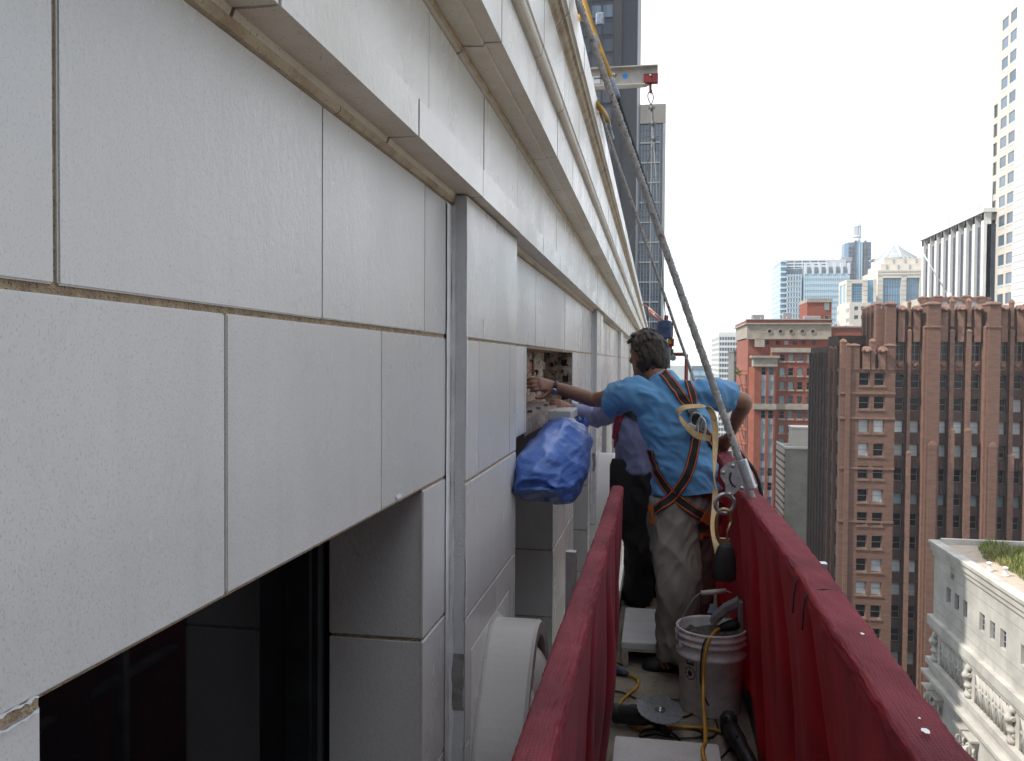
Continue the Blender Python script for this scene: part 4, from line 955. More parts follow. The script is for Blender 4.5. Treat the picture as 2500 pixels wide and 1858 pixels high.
def band(z0, z1, out, name='string_course', mat=LIME): m = MB(); m.box(X5 - out, X5 - .002, yn5, yfar5 + out * .8, z0, z1); m.box(X5 - .002, X5 + 40, yfar5 + .001, yfar5 + out * .8, z0, z1); m.build(name, mat, lb)
band(ZR - .75, ZR - .2, .30, 'coping'); band(ZR - 1.2, ZR - .75, .15); band(ZR - .2, ZR + .05, .45, 'coping')
m = MB(); m.box(X5 + .06, X5 + 40, yn5 + .1, yfar5 - .06, ZR - 1.8, ZR - .15); m.build('roof', GRAVEL, lb)
m = MB(); m.box(X5 + .03, X5 + .45, yn5 + .1, yfar5 - .03, ZR - .149, ZR + .04); m.box(X5 + .45, X5 + 40, yfar5 - .5, yfar5 - .03, ZR - .149, ZR + .3); m.build('parapet', LIME, lb)
zj = Zc1 + .9
while zj < ZR - 1.3:
    if not any(o[2] - .1 < zj < o[3] + .1 for o in opn): m = MB(); m.box(X5 - .012, X5 - .001, yn5, yfar5, zj, zj + .035); m.build('ashlar_joint', GREYC, lb)
    zj += .95
band(Zc1 - .5, Zc1 + .3, .45); band(Zc1 - .9, Zc1 - .5, .25)
m = MB(); m.box(X5 + .35, X5 + 2, yn5, yfar5, Zlat0 - 1.5, Zc1 - .5); m.build('lattice_backing', BEIGE, lb)
# carved brackets between pierced lattice panels
yb_ = [sp(1325, 850).y, sp(1515, 1010).y, sp(1840, 1340).y]
dlt = (yb_[0] - yb_[2]) / 2; ys_ = [yb_[0] - dlt * k for k in range(5)]
zl1, zl0 = Zc1 - .95, Zc1 - 3.5
for i, y in enumerate(ys_):
    m = MB(); m.box(X5 - .05, X5 + .36, y - .9, y + .9, zl0, zl1); m.build('pedestal', LIME, lb)
    m = MB()
    pts = catmull([(X5 + .0, y, zl1 - .1), (X5 - .32, y, zl1 - .35), (X5 - .36, y, zl1 - .9), (X5 - .2, y, zl1 - 1.5), (X5 - .26, y, zl1 - 2.0), (X5 - .1, y, zl1 - 2.5)], 5)
    m.tube(pts, [.24 + .09 * math.sin(k * .9) for k in range(len(pts))], 10)
    for s_ in (-1, 1): m.lathe((X5 - .2, y + s_ * .3, zl1 - .7), [(.15, -.08), (.2, 0), (.15, .08)], 10, 0, (0, 1, 0)); m.lathe((X5 - .12, y + s_ * .24, zl1 - 1.9), [(.12, -.08), (.16, 0), (.12, .08)], 10, 0, (0, 1, 0))
    m.build('carved_bracket', LIME, lb)
    if i < 4:
        a, b = ys_[i + 1] + .9, y - .9; npan = 5; wp = (b - a) / npan
        for k in range(npan):
            u0, u1 = a + k * wp, a + (k + 1) * wp; m = MB(); c = (u0 + u1) / 2; zc = (zl0 + zl1) / 2
            for (p_, q_) in (((u0, zl0), (u1, zl1)), ((u0, zl1), (u1, zl0)), ((u0, zc), (u1, zc)), ((c, zl0), (c, zl1)), ((u0, zl0), (u0, zl1))):
                m.tube([(X5 + .05, p_[0], p_[1]), (X5 + .05, q_[0], q_[1])], .13, 4)
            m.build('lattice_panel', LIME, lb)
band(zl0 - .5, zl0, .5); band(zl0 - 1.2, zl0 - .5, .25); band(zl0 - 2.6, zl0 - 1.2, .05, 'architrave')
band(zl0 - 1.5, zl0 - 1.2, .8, 'cornice')
zcp = zl0 - 2.6                                 # columns with carved capitals in front of a dark loggia
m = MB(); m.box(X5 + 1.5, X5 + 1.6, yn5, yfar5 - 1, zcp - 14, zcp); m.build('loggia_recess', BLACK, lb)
for y in ys_:
    for dy in (-1.05, 1.05):
        m = MB(); m.lathe((X5 + .3, y + dy, zcp - 16), [(.55, 0), (.55, 6), (.48, 14.4)], 16); cl = m.build('column', LIME, lb)
        m = MB(); m.lathe((X5 + .3, y + dy, zcp - 1.6), [(.5, 0), (.58, .1), (.5, .2), (.62, .8), (.85, 1.35), (.9, 1.45)], 12); m.box(X5 - .65, X5 + 1.2, y + dy - .9, y + dy + .9, zcp - .16, zcp - .003)
        for a in range(8):
            an = a / 8 * 6.283; c = Vector((X5 + .3 + math.cos(an) * .62, y + dy + math.sin(an) * .62, zcp - 1.0)); m.tube(catmull([c - Vector((0, 0, .5)), c + Vector((math.cos(an) * .12, math.sin(an) * .12, .15)), c + Vector((math.cos(an) * .3, math.sin(an) * .3, .1)), c + Vector((math.cos(an) * .28, math.sin(an) * .28, -.12))], 3), .10, 6)
        m.build('capital', LIME, cl)
    m = MB(); m.tube(catmull([(X5 - .5, y - 1.0, zcp - 3.6), (X5 - .62, y - .5, zcp - 4.0), (X5 - .65, y, zcp - 4.1), (X5 - .62, y + .5, zcp - 4.0), (X5 - .5, y + 1.0, zcp - 3.6)], 5), .16, 6)
    for dz, r in ((-1.5, .3), (-2.2, .38), (-2.9, .28), (-5.0, .35), (-5.8, .25)): m.lathe((X5 - .3, y, zcp + dz), [(r * .6, -r), (r, -r * .2), (r * .8, r * .5), (.05, r)], 10)
    m.build('carved_garland', LIME, lb)
# planted roof: thousands of blades
m = MB(); ga = P(*C6(1590, 255), Z=ZR - .3)
for k in range(26000):
    x = random.uniform(X5 + 1.6, X5 + 16); y = random.uniform(yfar5 - 30, yfar5 - .9)
    if x < X5 + 2.3 + 1.0 * noise.noise((y * .35, 3, 0)) + max(0, (y - yfar5 + 4) * .35): continue
    h = random.uniform(.25, .8) * (1 + .5 * noise.noise((x * .4, y * .4, 5))); a = random.uniform(0, 6.28); w_ = random.uniform(.018, .045); l = Vector((math.cos(a), math.sin(a), 0))
    q = Vector((-l.y, l.x, 0)) * w_; b0 = Vector((x, y, ZR - .16)); tp = b0 + l * h * .5 + Vector((0, 0, h))
    m.add([b0 - q, b0 + q, b0 + l * h * .18 + Vector((0, 0, h * .6)) + q * .7, tp, b0 + l * h * .18 + Vector((0, 0, h * .6)) - q * .7], [(0, 1, 2, 3, 4)])
gob = m.build('roof_grass', GRASS); tag(gob, 'tufted green grass planted on the limestone roof', 'grass', kind='stuff')
for cx, cy in ((1672, 392), (1778, 425)):
    p = P(*C6(cx, cy), Z=ZR - .14); m = MB(); m.lathe(p, [(.28, 0), (.24, .1), (.13, .14), (.13, .55), (.2, .58), (.2, .68), (.02, .72)], 12)
    single(m, 'roof_vent', WHITEC, 'small white vent pipe on the limestone roof, ' + ('nearer the far parapet corner' if cx < 1700 else 'farther from the far parapet corner'), 'vent', group='vent pipes on the limestone roof')

# ---------------------------------------------------------------- towers along our side of the street
YT = 136.0
dx_ = lambda cx: fx(1050 + cx / 3.1757, YT, 300)
XT, fw = dx_(1602), dx_(1412)
dt = thing('dark_glass_tower', 'dark bronze glass tower rising over the cornice with fine vertical ribs', 'building', (XT - 15, YT + 12, ZG))
zt_ = 78
m = MB(); m.box(XT - 34, XT, YT + .3, YT + 26, ZG, zt_); m.build('wall', DKFIN, dt)
fl = 130 / 3.1757 / 2024 * YT; wv = dx_(1412) - dx_(1325)
for k in range(22):
    z = fz(270 / 3.1757, YT, 1450) - (14 - k) * fl
    for q in range(5):
        a = fw - (q + 1) * wv
        window(dt, FRONT(YT + .26), (a + .05, a + wv - .05, z, z + fl * .80), 0, DKFIN, GREYGL if (k == 15 and q < 2) else DKGLASS, 0)
for q in range(6): x = fw - q * wv; m = MB(); m.box(x - .07, x + .07, YT - .05, YT + .28, ZG, zt_); m.build('mullion', DKFIN, dt)
m = MB(); m.box(fw + .1, dx_(1482), YT - .15, YT + .28, ZG, zt_); m.build('corner_pier', pm('near black metal', (0.012, 0.013, 0.016), 0.5), dt)
nr = 16; rw = (XT - dx_(1484)) / nr
rm = MB(); rm.box(0, rw * .5, -.25, 0, 0, zt_ - ZG); rme = rm.mesh('rib', DKFIN)
for k in range(nr): link('rib', rme, dt, (dx_(1484) + k * rw, YT + .28, ZG))
m = MB(); m.box(dx_(1484), XT - .05, YT + .2, YT + .295, ZG, zt_); m.build('side_glazing', DKGLASS, dt)
# unseen towers added for the shade they throw on the street and near wall
def plain_tower(label, x0, x1, y0, y1, z1, mat, nm='unseen_shade_tower'):
    t = thing(nm, label, 'building', ((x0 + x1) / 2, (y0 + y1) / 2, ZG))
    m = MB(); m.box(x0, x1, y0, y1, ZG, z1); m.build('wall', mat, t)
    m = MB(); m.box(x0 - .4, x1 + .4, y0 - .4, y1 + .4, z1, z1 + 1.2); m.build('parapet', mat, t)
    z = -50.0
    while z < z1 - 3:
        m = MB(); m.box(x0 - .06, x1 + .06, y0 - .06, y1 + .06, z, z + 1.7); m.build('window_band', DKGLASS, t); z += 3.6
DARKST = pm('dark tower stone', (0.13, 0.12, 0.11), 0.8, c2=(0.10, 0.09, 0.085), ns=0.2)
plain_tower('unseen stone tower added behind the terracotta building to shade the limestone block', -60, -35, 47.3, 68, 74, DARKST)
plain_tower('unseen stone tower added behind the terracotta building to shade the brown flank', -60, -35, 90, 112, 86, DARKST)
plain_tower('unseen dark tower added across the street to shade the near wall', 24.8, 62, -78, -16, 34, DARKST)
plain_tower('unseen broad tower added behind the platform to shade the near wall', -40, 64, -120, -92, 36, DARKST)
y6 = 165.0
gt = thing('white_frame_glass_tower', 'white framed blue glass tower rising beyond the dark tower', 'building', (-8, y6 + 10, ZG))
ix = lambda cx: fx(1050 + cx / 3.1757, y6, 300); iz = lambda cy: fz(cy / 3.1757, y6, 1590)
xr6 = ix(1828); xl6 = xr6 - 24
m = MB(); m.box(xl6, xr6 - .3, y6 + .5, y6 + 20, ZG, iz(960)); m.build('glazing', pm('slate blue glass', (0.10, 0.145, 0.20), 0.15, c2=(0.14, 0.19, 0.25), ns=0.25, spec=0.6), gt)
m = MB(); m.box(xl6, xr6, y6, y6 + 20.2, iz(955), iz(808)); m.build('parapet', CREAM, gt)
m = MB(); m.box(xr6 - .55, xr6, y6, y6 + 20.2, ZG, iz(957)); m.build('corner_pier', WHITEC, gt)
flr = iz(1105) - iz(1260)
for k in range(30):
    z = iz(1105) - k * flr
    if z < -30: break
    m = MB(); m.box(xl6, xr6 - 1.1, y6 + .05, y6 + .6, z - .13, z + .13); m.build('floor_band', WHITEC, gt)
    for j in (.34, .66): m = MB(); m.box(xl6, xr6 - 1.1, y6 + .36, y6 + .5, z + flr * j - .05, z + flr * j + .05); m.build('transom', GREYC, gt)
bw6 = ix(1720) - ix(1627)
for k in range(11): x = ix(1718) - k * bw6; m = MB(); m.box(x - .11, x + .11, y6 + .0, y6 + .6, ZG, iz(957)); m.build('mullion', WHITEC, gt)
for k in range(40): x = xr6 - 1.1 - k * bw6 / 4; m = MB(); m.box(x - .04, x + .04, y6 + .38, y6 + .5, ZG, iz(957)); m.build('thin_mullion', MULL, gt)

def plant(parent, x, y, z, items):
    for dx, dy, w, d_, h in items: m = MB(); m.box(x + dx, x + dx + w, y + dy, y + dy + d_, z - .05, z + h); m.bevel(.08); m.build('roof_plant', GREYC, parent)
plant(rb, rx(370), YU + 6, rz(216), ((1, 0, 3, 3, 1.6), (9, 2, 2, 2, 2.2), (14, 0, 4, 3, 1.2)))
for k in range(7): x = rx(400 + k * 45); m = MB(); m.tube([(x, YU + 3, rz(216)), (x, YU + 3, rz(205 - 6 * (k % 3)))], .08, 5); m.build('antenna', MULL, rb)
plant(bg_, gx(300), yg + 12, gz(622), ((0, 0, 8, 6, 1.2), (26, 2, 5, 5, 2.2), (40, 0, 9, 6, 1.0)))
m = MB(); m.tube([(gx(905), yg + 12, gz(600)), (gx(940), yg + 12, gz(548))], .35, 6); m.tube([(gx(905), yg + 12, gz(618)), (gx(925), yg + 12, gz(575))], .3, 6); m.build('roof_davit', MULL, bg_)
plant(bb, bx(1700), YB + 14, zt, ((0, 4, 3, 3, 3.0), (8, 3, 2, 3, 2.4)))
# ================================================================== the hanging work platform
FZ = -1.58
DECK = pm('dusty plywood deck', (0.27, 0.225, 0.17), 0.9, c2=(0.17, 0.145, 0.115), ns=9, bump=0.4, bs=80, speck=(0.42, 0.38, 0.32), speck_s=70, speck_w=0.31)
ALU = pm('aluminium', (0.55, 0.55, 0.56), 0.4, metal=0.9, c2=(0.4, 0.4, 0.41), ns=14)
STEEL = pm('zinc plated steel', (0.46, 0.46, 0.47), 0.36, c2=(0.34, 0.34, 0.35), ns=60, metal=0.75)
RUBBER = pm('black rubber', (0.012, 0.012, 0.013), 0.6)
BLKPL = pm('black plastic', (0.016, 0.016, 0.017), 0.45, c2=(0.045, 0.042, 0.04), ns=26, ramp=(0.55, 0.75))
YELLOW = pm('yellow rubber', (0.50, 0.27, 0.018), 0.5, c2=(0.36, 0.19, 0.02), ns=18)
TAPE = pm('silver duct tape', (0.27, 0.33, 0.42), 0.45, c2=(0.18, 0.21, 0.26), ns=40, bump=0.6, bs=60)
ROPE = pm('worn grey rope', (0.52, 0.50, 0.475), 0.9, c2=(0.34, 0.32, 0.305), ns=45, bump=0.8, bs=300, speck=(0.30, 0.11, 0.075), speck_s=38, speck_w=0.345)
WIRE = pm('steel wire rope', (0.13, 0.14, 0.14), 0.5, metal=0.4)
REDP = pm('red painted steel', (0.22, 0.018, 0.015), 0.45, c2=(0.13, 0.015, 0.012), ns=20)
WPL = pm('white bucket plastic', (0.78, 0.77, 0.76), 0.4, c2=(0.58, 0.57, 0.56), ns=14, speck=(0.35, 0.32, 0.28), speck_s=60, speck_w=0.30)
GREYPL = pm('grey tool plastic', (0.22, 0.23, 0.25), 0.4, c2=(0.30, 0.31, 0.33), ns=30)
INK = pm('black print', (0.015, 0.015, 0.018), 0.6); INKF = pm('faded grey print', (0.16, 0.17, 0.20), 0.6)
PAPER = pm('white sticker', (0.74, 0.74, 0.73), 0.5)
BLUES = pm('blue dot sticker', (0.02, 0.25, 0.72), 0.5)
SILT = pm('dusty rubble', (0.15, 0.135, 0.12), 0.95, c2=(0.07, 0.065, 0.06), ns=40, bump=1.0, bs=90, speck=(0.30, 0.28, 0.25), speck_s=80, speck_w=0.33)

# red debris netting: woven, slightly see-through to light
NET = bpy.data.materials.new('red debris netting'); NET.use_nodes = True; nt = NET.node_tree; N, L = nt.nodes, nt.links
pb_ = N['Principled BSDF']; pb_.inputs['Roughness'].default_value = 0.85; pb_.inputs['Specular IOR Level'].default_value = 0.2; pb_.inputs['Sheen Weight'].default_value = 0.22; pb_.inputs['Sheen Roughness'].default_value = 0.35; pb_.inputs['Sheen Tint'].default_value = (1, .72, .78, 1)
uvn = N.new('ShaderNodeUVMap'); uvn.uv_map = 'weave'
sep = N.new('ShaderNodeSeparateXYZ'); L.new(uvn.outputs['UV'], sep.inputs['Vector'])
def sinw(sock, freq):
    a = N.new('ShaderNodeMath'); a.operation = 'MULTIPLY'; a.inputs[1].default_value = freq; L.new(sock, a.inputs[0])
    b = N.new('ShaderNodeMath'); b.operation = 'SINE'; L.new(a.outputs[0], b.inputs[0]); return b.outputs[0]
w1, w2 = sinw(sep.outputs['X'], 2 * math.pi / .0042), sinw(sep.outputs['Y'], 2 * math.pi / .0055)
mxx = N.new('ShaderNodeMath'); mxx.operation = 'MAXIMUM'; L.new(w1, mxx.inputs[0]); L.new(w2, mxx.inputs[1])
geo = N.new('ShaderNodeNewGeometry'); tn = N.new('ShaderNodeTexNoise'); tn.inputs['Scale'].default_value = 5; tn.inputs['Detail'].default_value = 5; L.new(geo.outputs['Position'], tn.inputs['Vector'])
r1 = N.new('ShaderNodeValToRGB'); r1.color_ramp.elements[0].color = (0.16, 0.006, 0.018, 1); r1.color_ramp.elements[1].color = (0.34, 0.012, 0.030, 1); r1.color_ramp.elements[0].position = .36; r1.color_ramp.elements[1].position = .60; L.new(tn.outputs['Fac'], r1.inputs['Fac'])
mr_ = N.new('ShaderNodeMapRange'); mr_.inputs['From Min'].default_value = -.6; mr_.inputs['From Max'].default_value = .9; mr_.inputs['To Min'].default_value = .55; mr_.inputs['To Max'].default_value = 1.15; L.new(mxx.outputs[0], mr_.inputs['Value'])
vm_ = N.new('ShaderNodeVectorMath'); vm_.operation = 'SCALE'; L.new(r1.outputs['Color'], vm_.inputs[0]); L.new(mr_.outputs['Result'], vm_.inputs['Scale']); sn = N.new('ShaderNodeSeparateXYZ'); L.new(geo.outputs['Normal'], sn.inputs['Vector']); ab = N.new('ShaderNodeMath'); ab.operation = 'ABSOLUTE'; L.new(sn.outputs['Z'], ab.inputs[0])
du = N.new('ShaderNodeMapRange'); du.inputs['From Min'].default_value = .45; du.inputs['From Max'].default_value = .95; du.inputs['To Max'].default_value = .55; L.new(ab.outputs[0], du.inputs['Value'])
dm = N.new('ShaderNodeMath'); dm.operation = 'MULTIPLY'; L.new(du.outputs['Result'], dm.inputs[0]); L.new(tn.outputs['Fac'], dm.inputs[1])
dx2 = N.new('ShaderNodeMix'); dx2.data_type = 'RGBA'; L.new(dm.outputs[0], dx2.inputs['Factor']); L.new(vm_.outputs['Vector'], dx2.inputs['A']); dx2.inputs['B'].default_value = (0.36, 0.20, 0.22, 1)   # pale pink on level faces: the rail top's sheen put into the colour
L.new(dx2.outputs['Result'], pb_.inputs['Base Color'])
bp_ = N.new('ShaderNodeBump'); bp_.inputs['Strength'].default_value = .5; bp_.inputs['Distance'].default_value = .002; L.new(mxx.outputs[0], bp_.inputs['Height']); L.new(bp_.outputs['Normal'], pb_.inputs['Normal'])
tl = N.new('ShaderNodeBsdfTranslucent'); tl.inputs['Color'].default_value = (0.55, 0.011, 0.02, 1); ms_ = N.new('ShaderNodeMixShader'); ms_.inputs[0].default_value = 0.36
L.new(pb_.outputs[0], ms_.inputs[1]); L.new(tl.outputs[0], ms_.inputs[2]); L.new(ms_.outputs[0], N['Material Output'].inputs['Surface'])

PY0, PY1, YLE = -0.6, 11.4, 3.66      # the facade-side rail stops where the men work
plat = thing('work_platform', 'hanging work platform with plywood deck between red netting walls', 'platform', (0.11, 5, FZ - .12))
nb = 8; bl = (PY1 - PY0) / nb
for k in range(nb):
    m = MB(); m.box(-.215, .435, PY0 + k * bl + .004, PY0 + (k + 1) * bl - .004, FZ - .03, FZ); m.bevel(.003); m.build('deck_board', DECK, plat)
m = MB()
for x in (-.20, .40): m.box(x, x + .03, PY0, PY1, FZ - .12, FZ - .03)
m.build('deck_frame', ALU, plat)
for x in (-.214, .424): m = MB(); m.box(x, x + .010, PY0, PY1, FZ + .001, FZ + .10); m.build('toe_board', BLKPL, plat)
for x, z in ((-.160, -.580), (.382, -.548), (-.222, -1.05), (.452, -1.05)): m = MB(); m.tube([(x, PY0, z), (x, PY1 if x > 0 else YLE - .02, z)], .017, 10); m.build('rail', ALU, plat)
for k in range(9):
    for x in (-.240, .462):
        m = MB(); y = PY0 + .05 + k * 1.48
        if x < 0 and y > YLE: continue
        m.box(x - .015, x + .015, y, y + .03, FZ, -.56); m.build('post', ALU, plat)
# end frame that carries the hoist
m = MB()
for x in (-.18, .40): m.tube([(x, PY1 - .1, FZ), (x, PY1 - .1, .10)], .025, 10)
m.tube([(-.18, PY1 - .1, .10), (.40, PY1 - .1, .10)], .025, 10); m.tube([(.11, PY1 - .1, .10), (.13, PY1 - .1, .62)], .03, 10)
m.build('end_frame', REDP, plat)
def netting(name, prof, label, seed, folds, yend):
    """cloth wrapped over the rail: profile (x,z) swept along y with hanging folds, woven uv"""
    prof = catmull([(x, 0, z) for x, z in prof], 5); n = len(prof); NY = 620
    ys = [PY0 + (yend - PY0) * (i / NY) ** 1.4 for i in range(NY + 1)]
    lens = [0]
    for a, b in zip(prof, prof[1:]): lens.append(lens[-1] + (b - a).length)
    top = max(p.z for p in prof); V, UVv, Fc = [], [], []
    for i, y in enumerate(ys):
        sag = .010 * math.sin(y * 2.1 + seed) + .006 * noise.noise((y * 3, seed, 0))
        for j, p in enumerate(prof):
            drop = max(0, top - p.z - .05); am = min(1, drop * 2.6) * .040
            f_ = noise.noise((y * 3.3, p.z * .7, seed)) + .6 * noise.noise((y * 8.5 + p.z * 1.2, p.z * .5, seed + 9))
            ridge = -abs(noise.noise((y * 5.2 + .8 * p.z, p.z * .35, seed + 4))) + .25
            x = p.x + am * (f_ * .8 + ridge * 1.2) * folds
            for yc_, dep, wd in ((1.95, .085, .045), (2.45, .045, .05), (3.05, .055, .06), (3.7, .04, .05), (4.6, .03, .06)):   # deep gathers at the ties
                gq = math.exp(-((y - yc_ - .10 * drop) / wd) ** 2); x += folds * dep * gq * min(1, drop * 5) * (1 if j > n / 2 else -.5)
            wob = (.0035 * noise.noise((y * 14, j * .4, seed + 2)) + .0025 * noise.noise((y * 45, j * .9, seed + 6))) if drop <= 0 else .004 * (1 - abs(noise.noise((y * 22 + p.z * 6, p.z * 9 - y * 5, seed + 3)))) * min(1, drop * 6)
            x_in = x + wob
            if drop > 0 and j > n / 2 and folds > 0: x_in = min(x_in, .432)
            if drop > 0 and j > n / 2 and folds < 0: x_in = max(x_in, -.212)
            V.append((x_in, y + .02 * am * f_, p.z + sag * (1 if drop < .25 else max(0, 1 - (drop - .25) * 2)) + wob)); UVv.append((y, lens[j]))
    for i in range(NY):
        for j in range(n - 1): Fc.append((i * n + j, i * n + j + 1, (i + 1) * n + j + 1, (i + 1) * n + j))
    loc = (sum(v[0] for v in V) / len(V), 5, min(v[2] for v in V))
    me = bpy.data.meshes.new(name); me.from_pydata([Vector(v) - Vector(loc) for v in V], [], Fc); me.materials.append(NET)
    me.polygons.foreach_set('use_smooth', [True] * len(Fc))
    ul = me.uv_layers.new(name='weave'); li = 0
    for f in Fc:
        for v in f: ul.data[li].uv = UVv[v]; li += 1
    o = link(name, me); o.location = loc; return tag(o, label, 'netting', 'red debris netting along the platform')
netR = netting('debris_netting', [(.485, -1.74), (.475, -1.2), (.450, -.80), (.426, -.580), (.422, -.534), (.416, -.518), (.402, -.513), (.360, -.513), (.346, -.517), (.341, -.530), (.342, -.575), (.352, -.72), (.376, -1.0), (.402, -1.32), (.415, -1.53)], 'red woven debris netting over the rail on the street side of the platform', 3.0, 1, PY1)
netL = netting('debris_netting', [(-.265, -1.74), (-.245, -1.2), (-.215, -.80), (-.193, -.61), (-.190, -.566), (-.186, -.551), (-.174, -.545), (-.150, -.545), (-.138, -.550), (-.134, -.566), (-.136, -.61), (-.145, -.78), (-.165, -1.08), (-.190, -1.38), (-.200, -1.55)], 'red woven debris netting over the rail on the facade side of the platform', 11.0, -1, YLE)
for yy in (1.93, 2.06):                         # tie wires round the street-side rail
    m = MB(); pts = [(.33, yy, -.60), (.334, yy, -.54), (.344, yy + .003, -.516), (.38, yy + .004, -.506), (.412, yy + .002, -.512), (.426, yy, -.535), (.437, yy + .005, -.60), (.442, yy + .012, -.62)]
    pts = pts if yy > 2 else pts + [(.425, yy + .03, -.60), (.44, yy + .05, -.58)]; m.tube(catmull(pts, 4), .0022, 5); single(m, 'tie_wire', RUBBER, 'thin black wire tied round the street-side netting, ' + ('with a loose twisted end' if yy < 2 else 'pulled tight'), 'wire', group='tie wires on the street-side netting')
for c in ((2010, 1590), (1872, 1378), (1996, 1562)):
    p = D(*c, Z=-.5115); m = MB(); n = 12; r = {2010: .009, 1872: .006, 1996: .003}[c[0]]
    pts = [p + Vector((math.cos(k / n * 6.283) * r * .6 * (.8 + .4 * random.random()), math.sin(k / n * 6.283) * r * (.8 + .4 * random.random()), .0022)) for k in range(n)]
    m.add(pts, [tuple(range(n))]); m.build('paint_spot', PAPER, netR)

# ================================================================== ropes and hardware
def bpath(pts, n=10): return catmull(pts, n)
def wavy(a, b, n, amp, seed):
    a, b = Vector(a), Vector(b)
    return [a.lerp(b, i / n) + Vector((noise.noise((i * .35, seed, 0)), noise.noise((i * .35, seed, 7)), 0)) * amp for i in range(n + 1)]
def laid_rope(mb, pts, r, pitch=.05, strands=3, seg=6):
    """three-strand rope: strands wound round the path"""
    pts = [Vector(p) for p in pts]; L_ = 0
    for st in range(strands):
        out = []; L_ = 0
        for i, p in enumerate(pts):
            if i: L_ += (p - pts[i - 1]).length
            t = (pts[min(i + 1, len(pts) - 1)] - pts[max(i - 1, 0)]).normalized(); a = t.orthogonal().normalized(); b = t.cross(a)
            an = L_ / pitch * 2 * math.pi + st * 2 * math.pi / strands
            out.append(p + (a * math.cos(an) + b * math.sin(an)) * r * .46)
        mb.tube(out, r * .60, seg)
gtop = D(1606, 1000, Y=3.30)
ptop = D(1255, 0, X=-.348)
rope_dir = (ptop - gtop).normalized()
path = [Vector((-.9, ptop.y + .1, 1.66)), Vector((-.45, ptop.y + .02, 1.64)), Vector((-.345, ptop.y, 1.60))]
straight = [ptop.lerp(gtop, i / 150) for i in range(151)]

gbot = gtop - rope_dir * .16
tail = bpath([gtop, gbot, Vector((.448, 3.36, -.60)), Vector((.47, 3.40, -1.0)), Vector((.50, 3.42, -1.75))], 14)
m = MB(); m.tube([path[0], path[1], path[2], ptop], .0145, 8); laid_rope(m, straight, .0160, .055); m.tube(tail, .0150, 8)
single(m, 'lifeline_rope', ROPE, 'thick worn grey lifeline rope running up over the cornice beside the yellow sleeve', 'rope')
cab = [D(1264, -6, Y=3.98), D(1292, 80, Y=3.96), D(1334, 192, Y=3.93), D(1370, 300, Y=3.88), D(1429, 480, Y=3.80), D(1511, 735, Y=3.7), D(1596, 960, Y=3.62), Vector((.452, 3.6, -.62)), Vector((.48, 3.6, -1.7))]
ct = thing('sleeved_cable', 'black cable with a yellow sleeve taped on, hanging beside the thick rope', 'cable', (cab[2].x, cab[2].y, -1.7))
m = MB(); m.tube(bpath([Vector((-.7, 4.0, 1.66)), Vector((-.36, 4.0, 1.66))] + cab, 8), .0085, 8); m.build('cable', RUBBER, ct)
m = MB(); m.tube(bpath([Vector((-.42, 4.0, 1.655)), Vector((-.35, 3.995, 1.64))] + cab[:3], 6), .0150, 10); m.build('sleeve', YELLOW, ct)
for a, b in ((D(1287, 78, Y=3.955), D(1296, 104, Y=3.95)), (D(1324, 172, Y=3.93), D(1341, 214, Y=3.91))): m = MB(); m.tube([a.lerp(b, i / 5) for i in range(6)], [.0165, .018, .0170, .0185, .0170, .0165], 10); m.build('tape', TAPE, ct)
m = MB(); q = D(1302, 40, Y=3.95); m.box(q.x - .02, q.x + .02, q.y, q.y + .02, q.z - .03, q.z + .03); m.bevel(.006); m.build('clip', TAPE, ct)
# thinner second lifeline
a0 = D(1303, 243, X=-.352); b0 = D(1500, 806, Y=a0.y - .05)
t2 = thing('thin_lifeline_rope', 'thin grey lifeline rope with yellow chafe tape at the cornice edge', 'rope', (b0.x, b0.y, -1.5))
m = MB(); m.tube([(-.9, a0.y + .1, 1.66), (-.46, a0.y + .02, 1.645), (-.37, a0.y, 1.60)], .0105, 8); laid_rope(m, [a0.lerp(b0, i / 120) for i in range(121)], .0105, .05, 3, 5); m.tube([b0, b0 + (b0 - a0) * .30, Vector((.44, b0.y, -.62)), Vector((.47, b0.y, -1.5))], .0105, 7); m.build('rope', ROPE, t2)
c0, c1, c2 = D(1300, 232, X=-.352), D(1315, 252, X=-.335), D(1322, 275, X=-.325)
m = MB(); m.tube(bpath([Vector((-.45, a0.y, 1.655)), c0, c1, c2], 5), .0175, 10); m.build('chafe_sleeve', YELLOW, t2)
m = MB(); m.tube([D(1319, 268, X=-.327), D(1329, 300, X=-.315)], .0150, 10); m.build('tape', TAPE, t2)
# rope grab with ring, snap hook and shock pack
ax_r = rope_dir; rg_c = gtop - ax_r * .055; side = Vector((-1, .12, -.28)); side = (side - ax_r * side.dot(ax_r)).normalized(); nrm_ = ax_r.cross(side)
if nrm_.y > 0: nrm_ = -nrm_
rgt = thing('rope_grab', 'silver rope grab clamped on the thick lifeline with ring and brass snap hook', 'rope grab', rg_c)
def lp(a, s_, n_): return rg_c + ax_r * a + side * s_ + nrm_ * n_
m = MB(); m.rings([[lp(a, -.004 + .024 * math.cos(t), .024 * math.sin(t)) for t in [k / 16 * 6.283 for k in range(16)]] for a in (-.062, -.058, .052, .056)], 0, True, True); m.build('tube_guide', STEEL, rgt)
m = MB()
for n_ in (-.020, .014):
    pl_ = [(.058, .012), (.062, .045), (.045, .078), (.018, .088), (-.015, .080), (-.055, .092), (-.068, .078), (-.050, .040), (-.060, .012)]
    fr, bk = [lp(a, s_, n_) for a, s_ in pl_], [lp(a, s_, n_ + .006) for a, s_ in pl_]; k = len(pl_)
    m.add(fr + bk, [tuple(range(k)), tuple(range(2 * k - 1, k - 1, -1))] + [(i, (i + 1) % k, (i + 1) % k + k, i + k) for i in range(k)])
m.build('side_plate', STEEL, rgt)
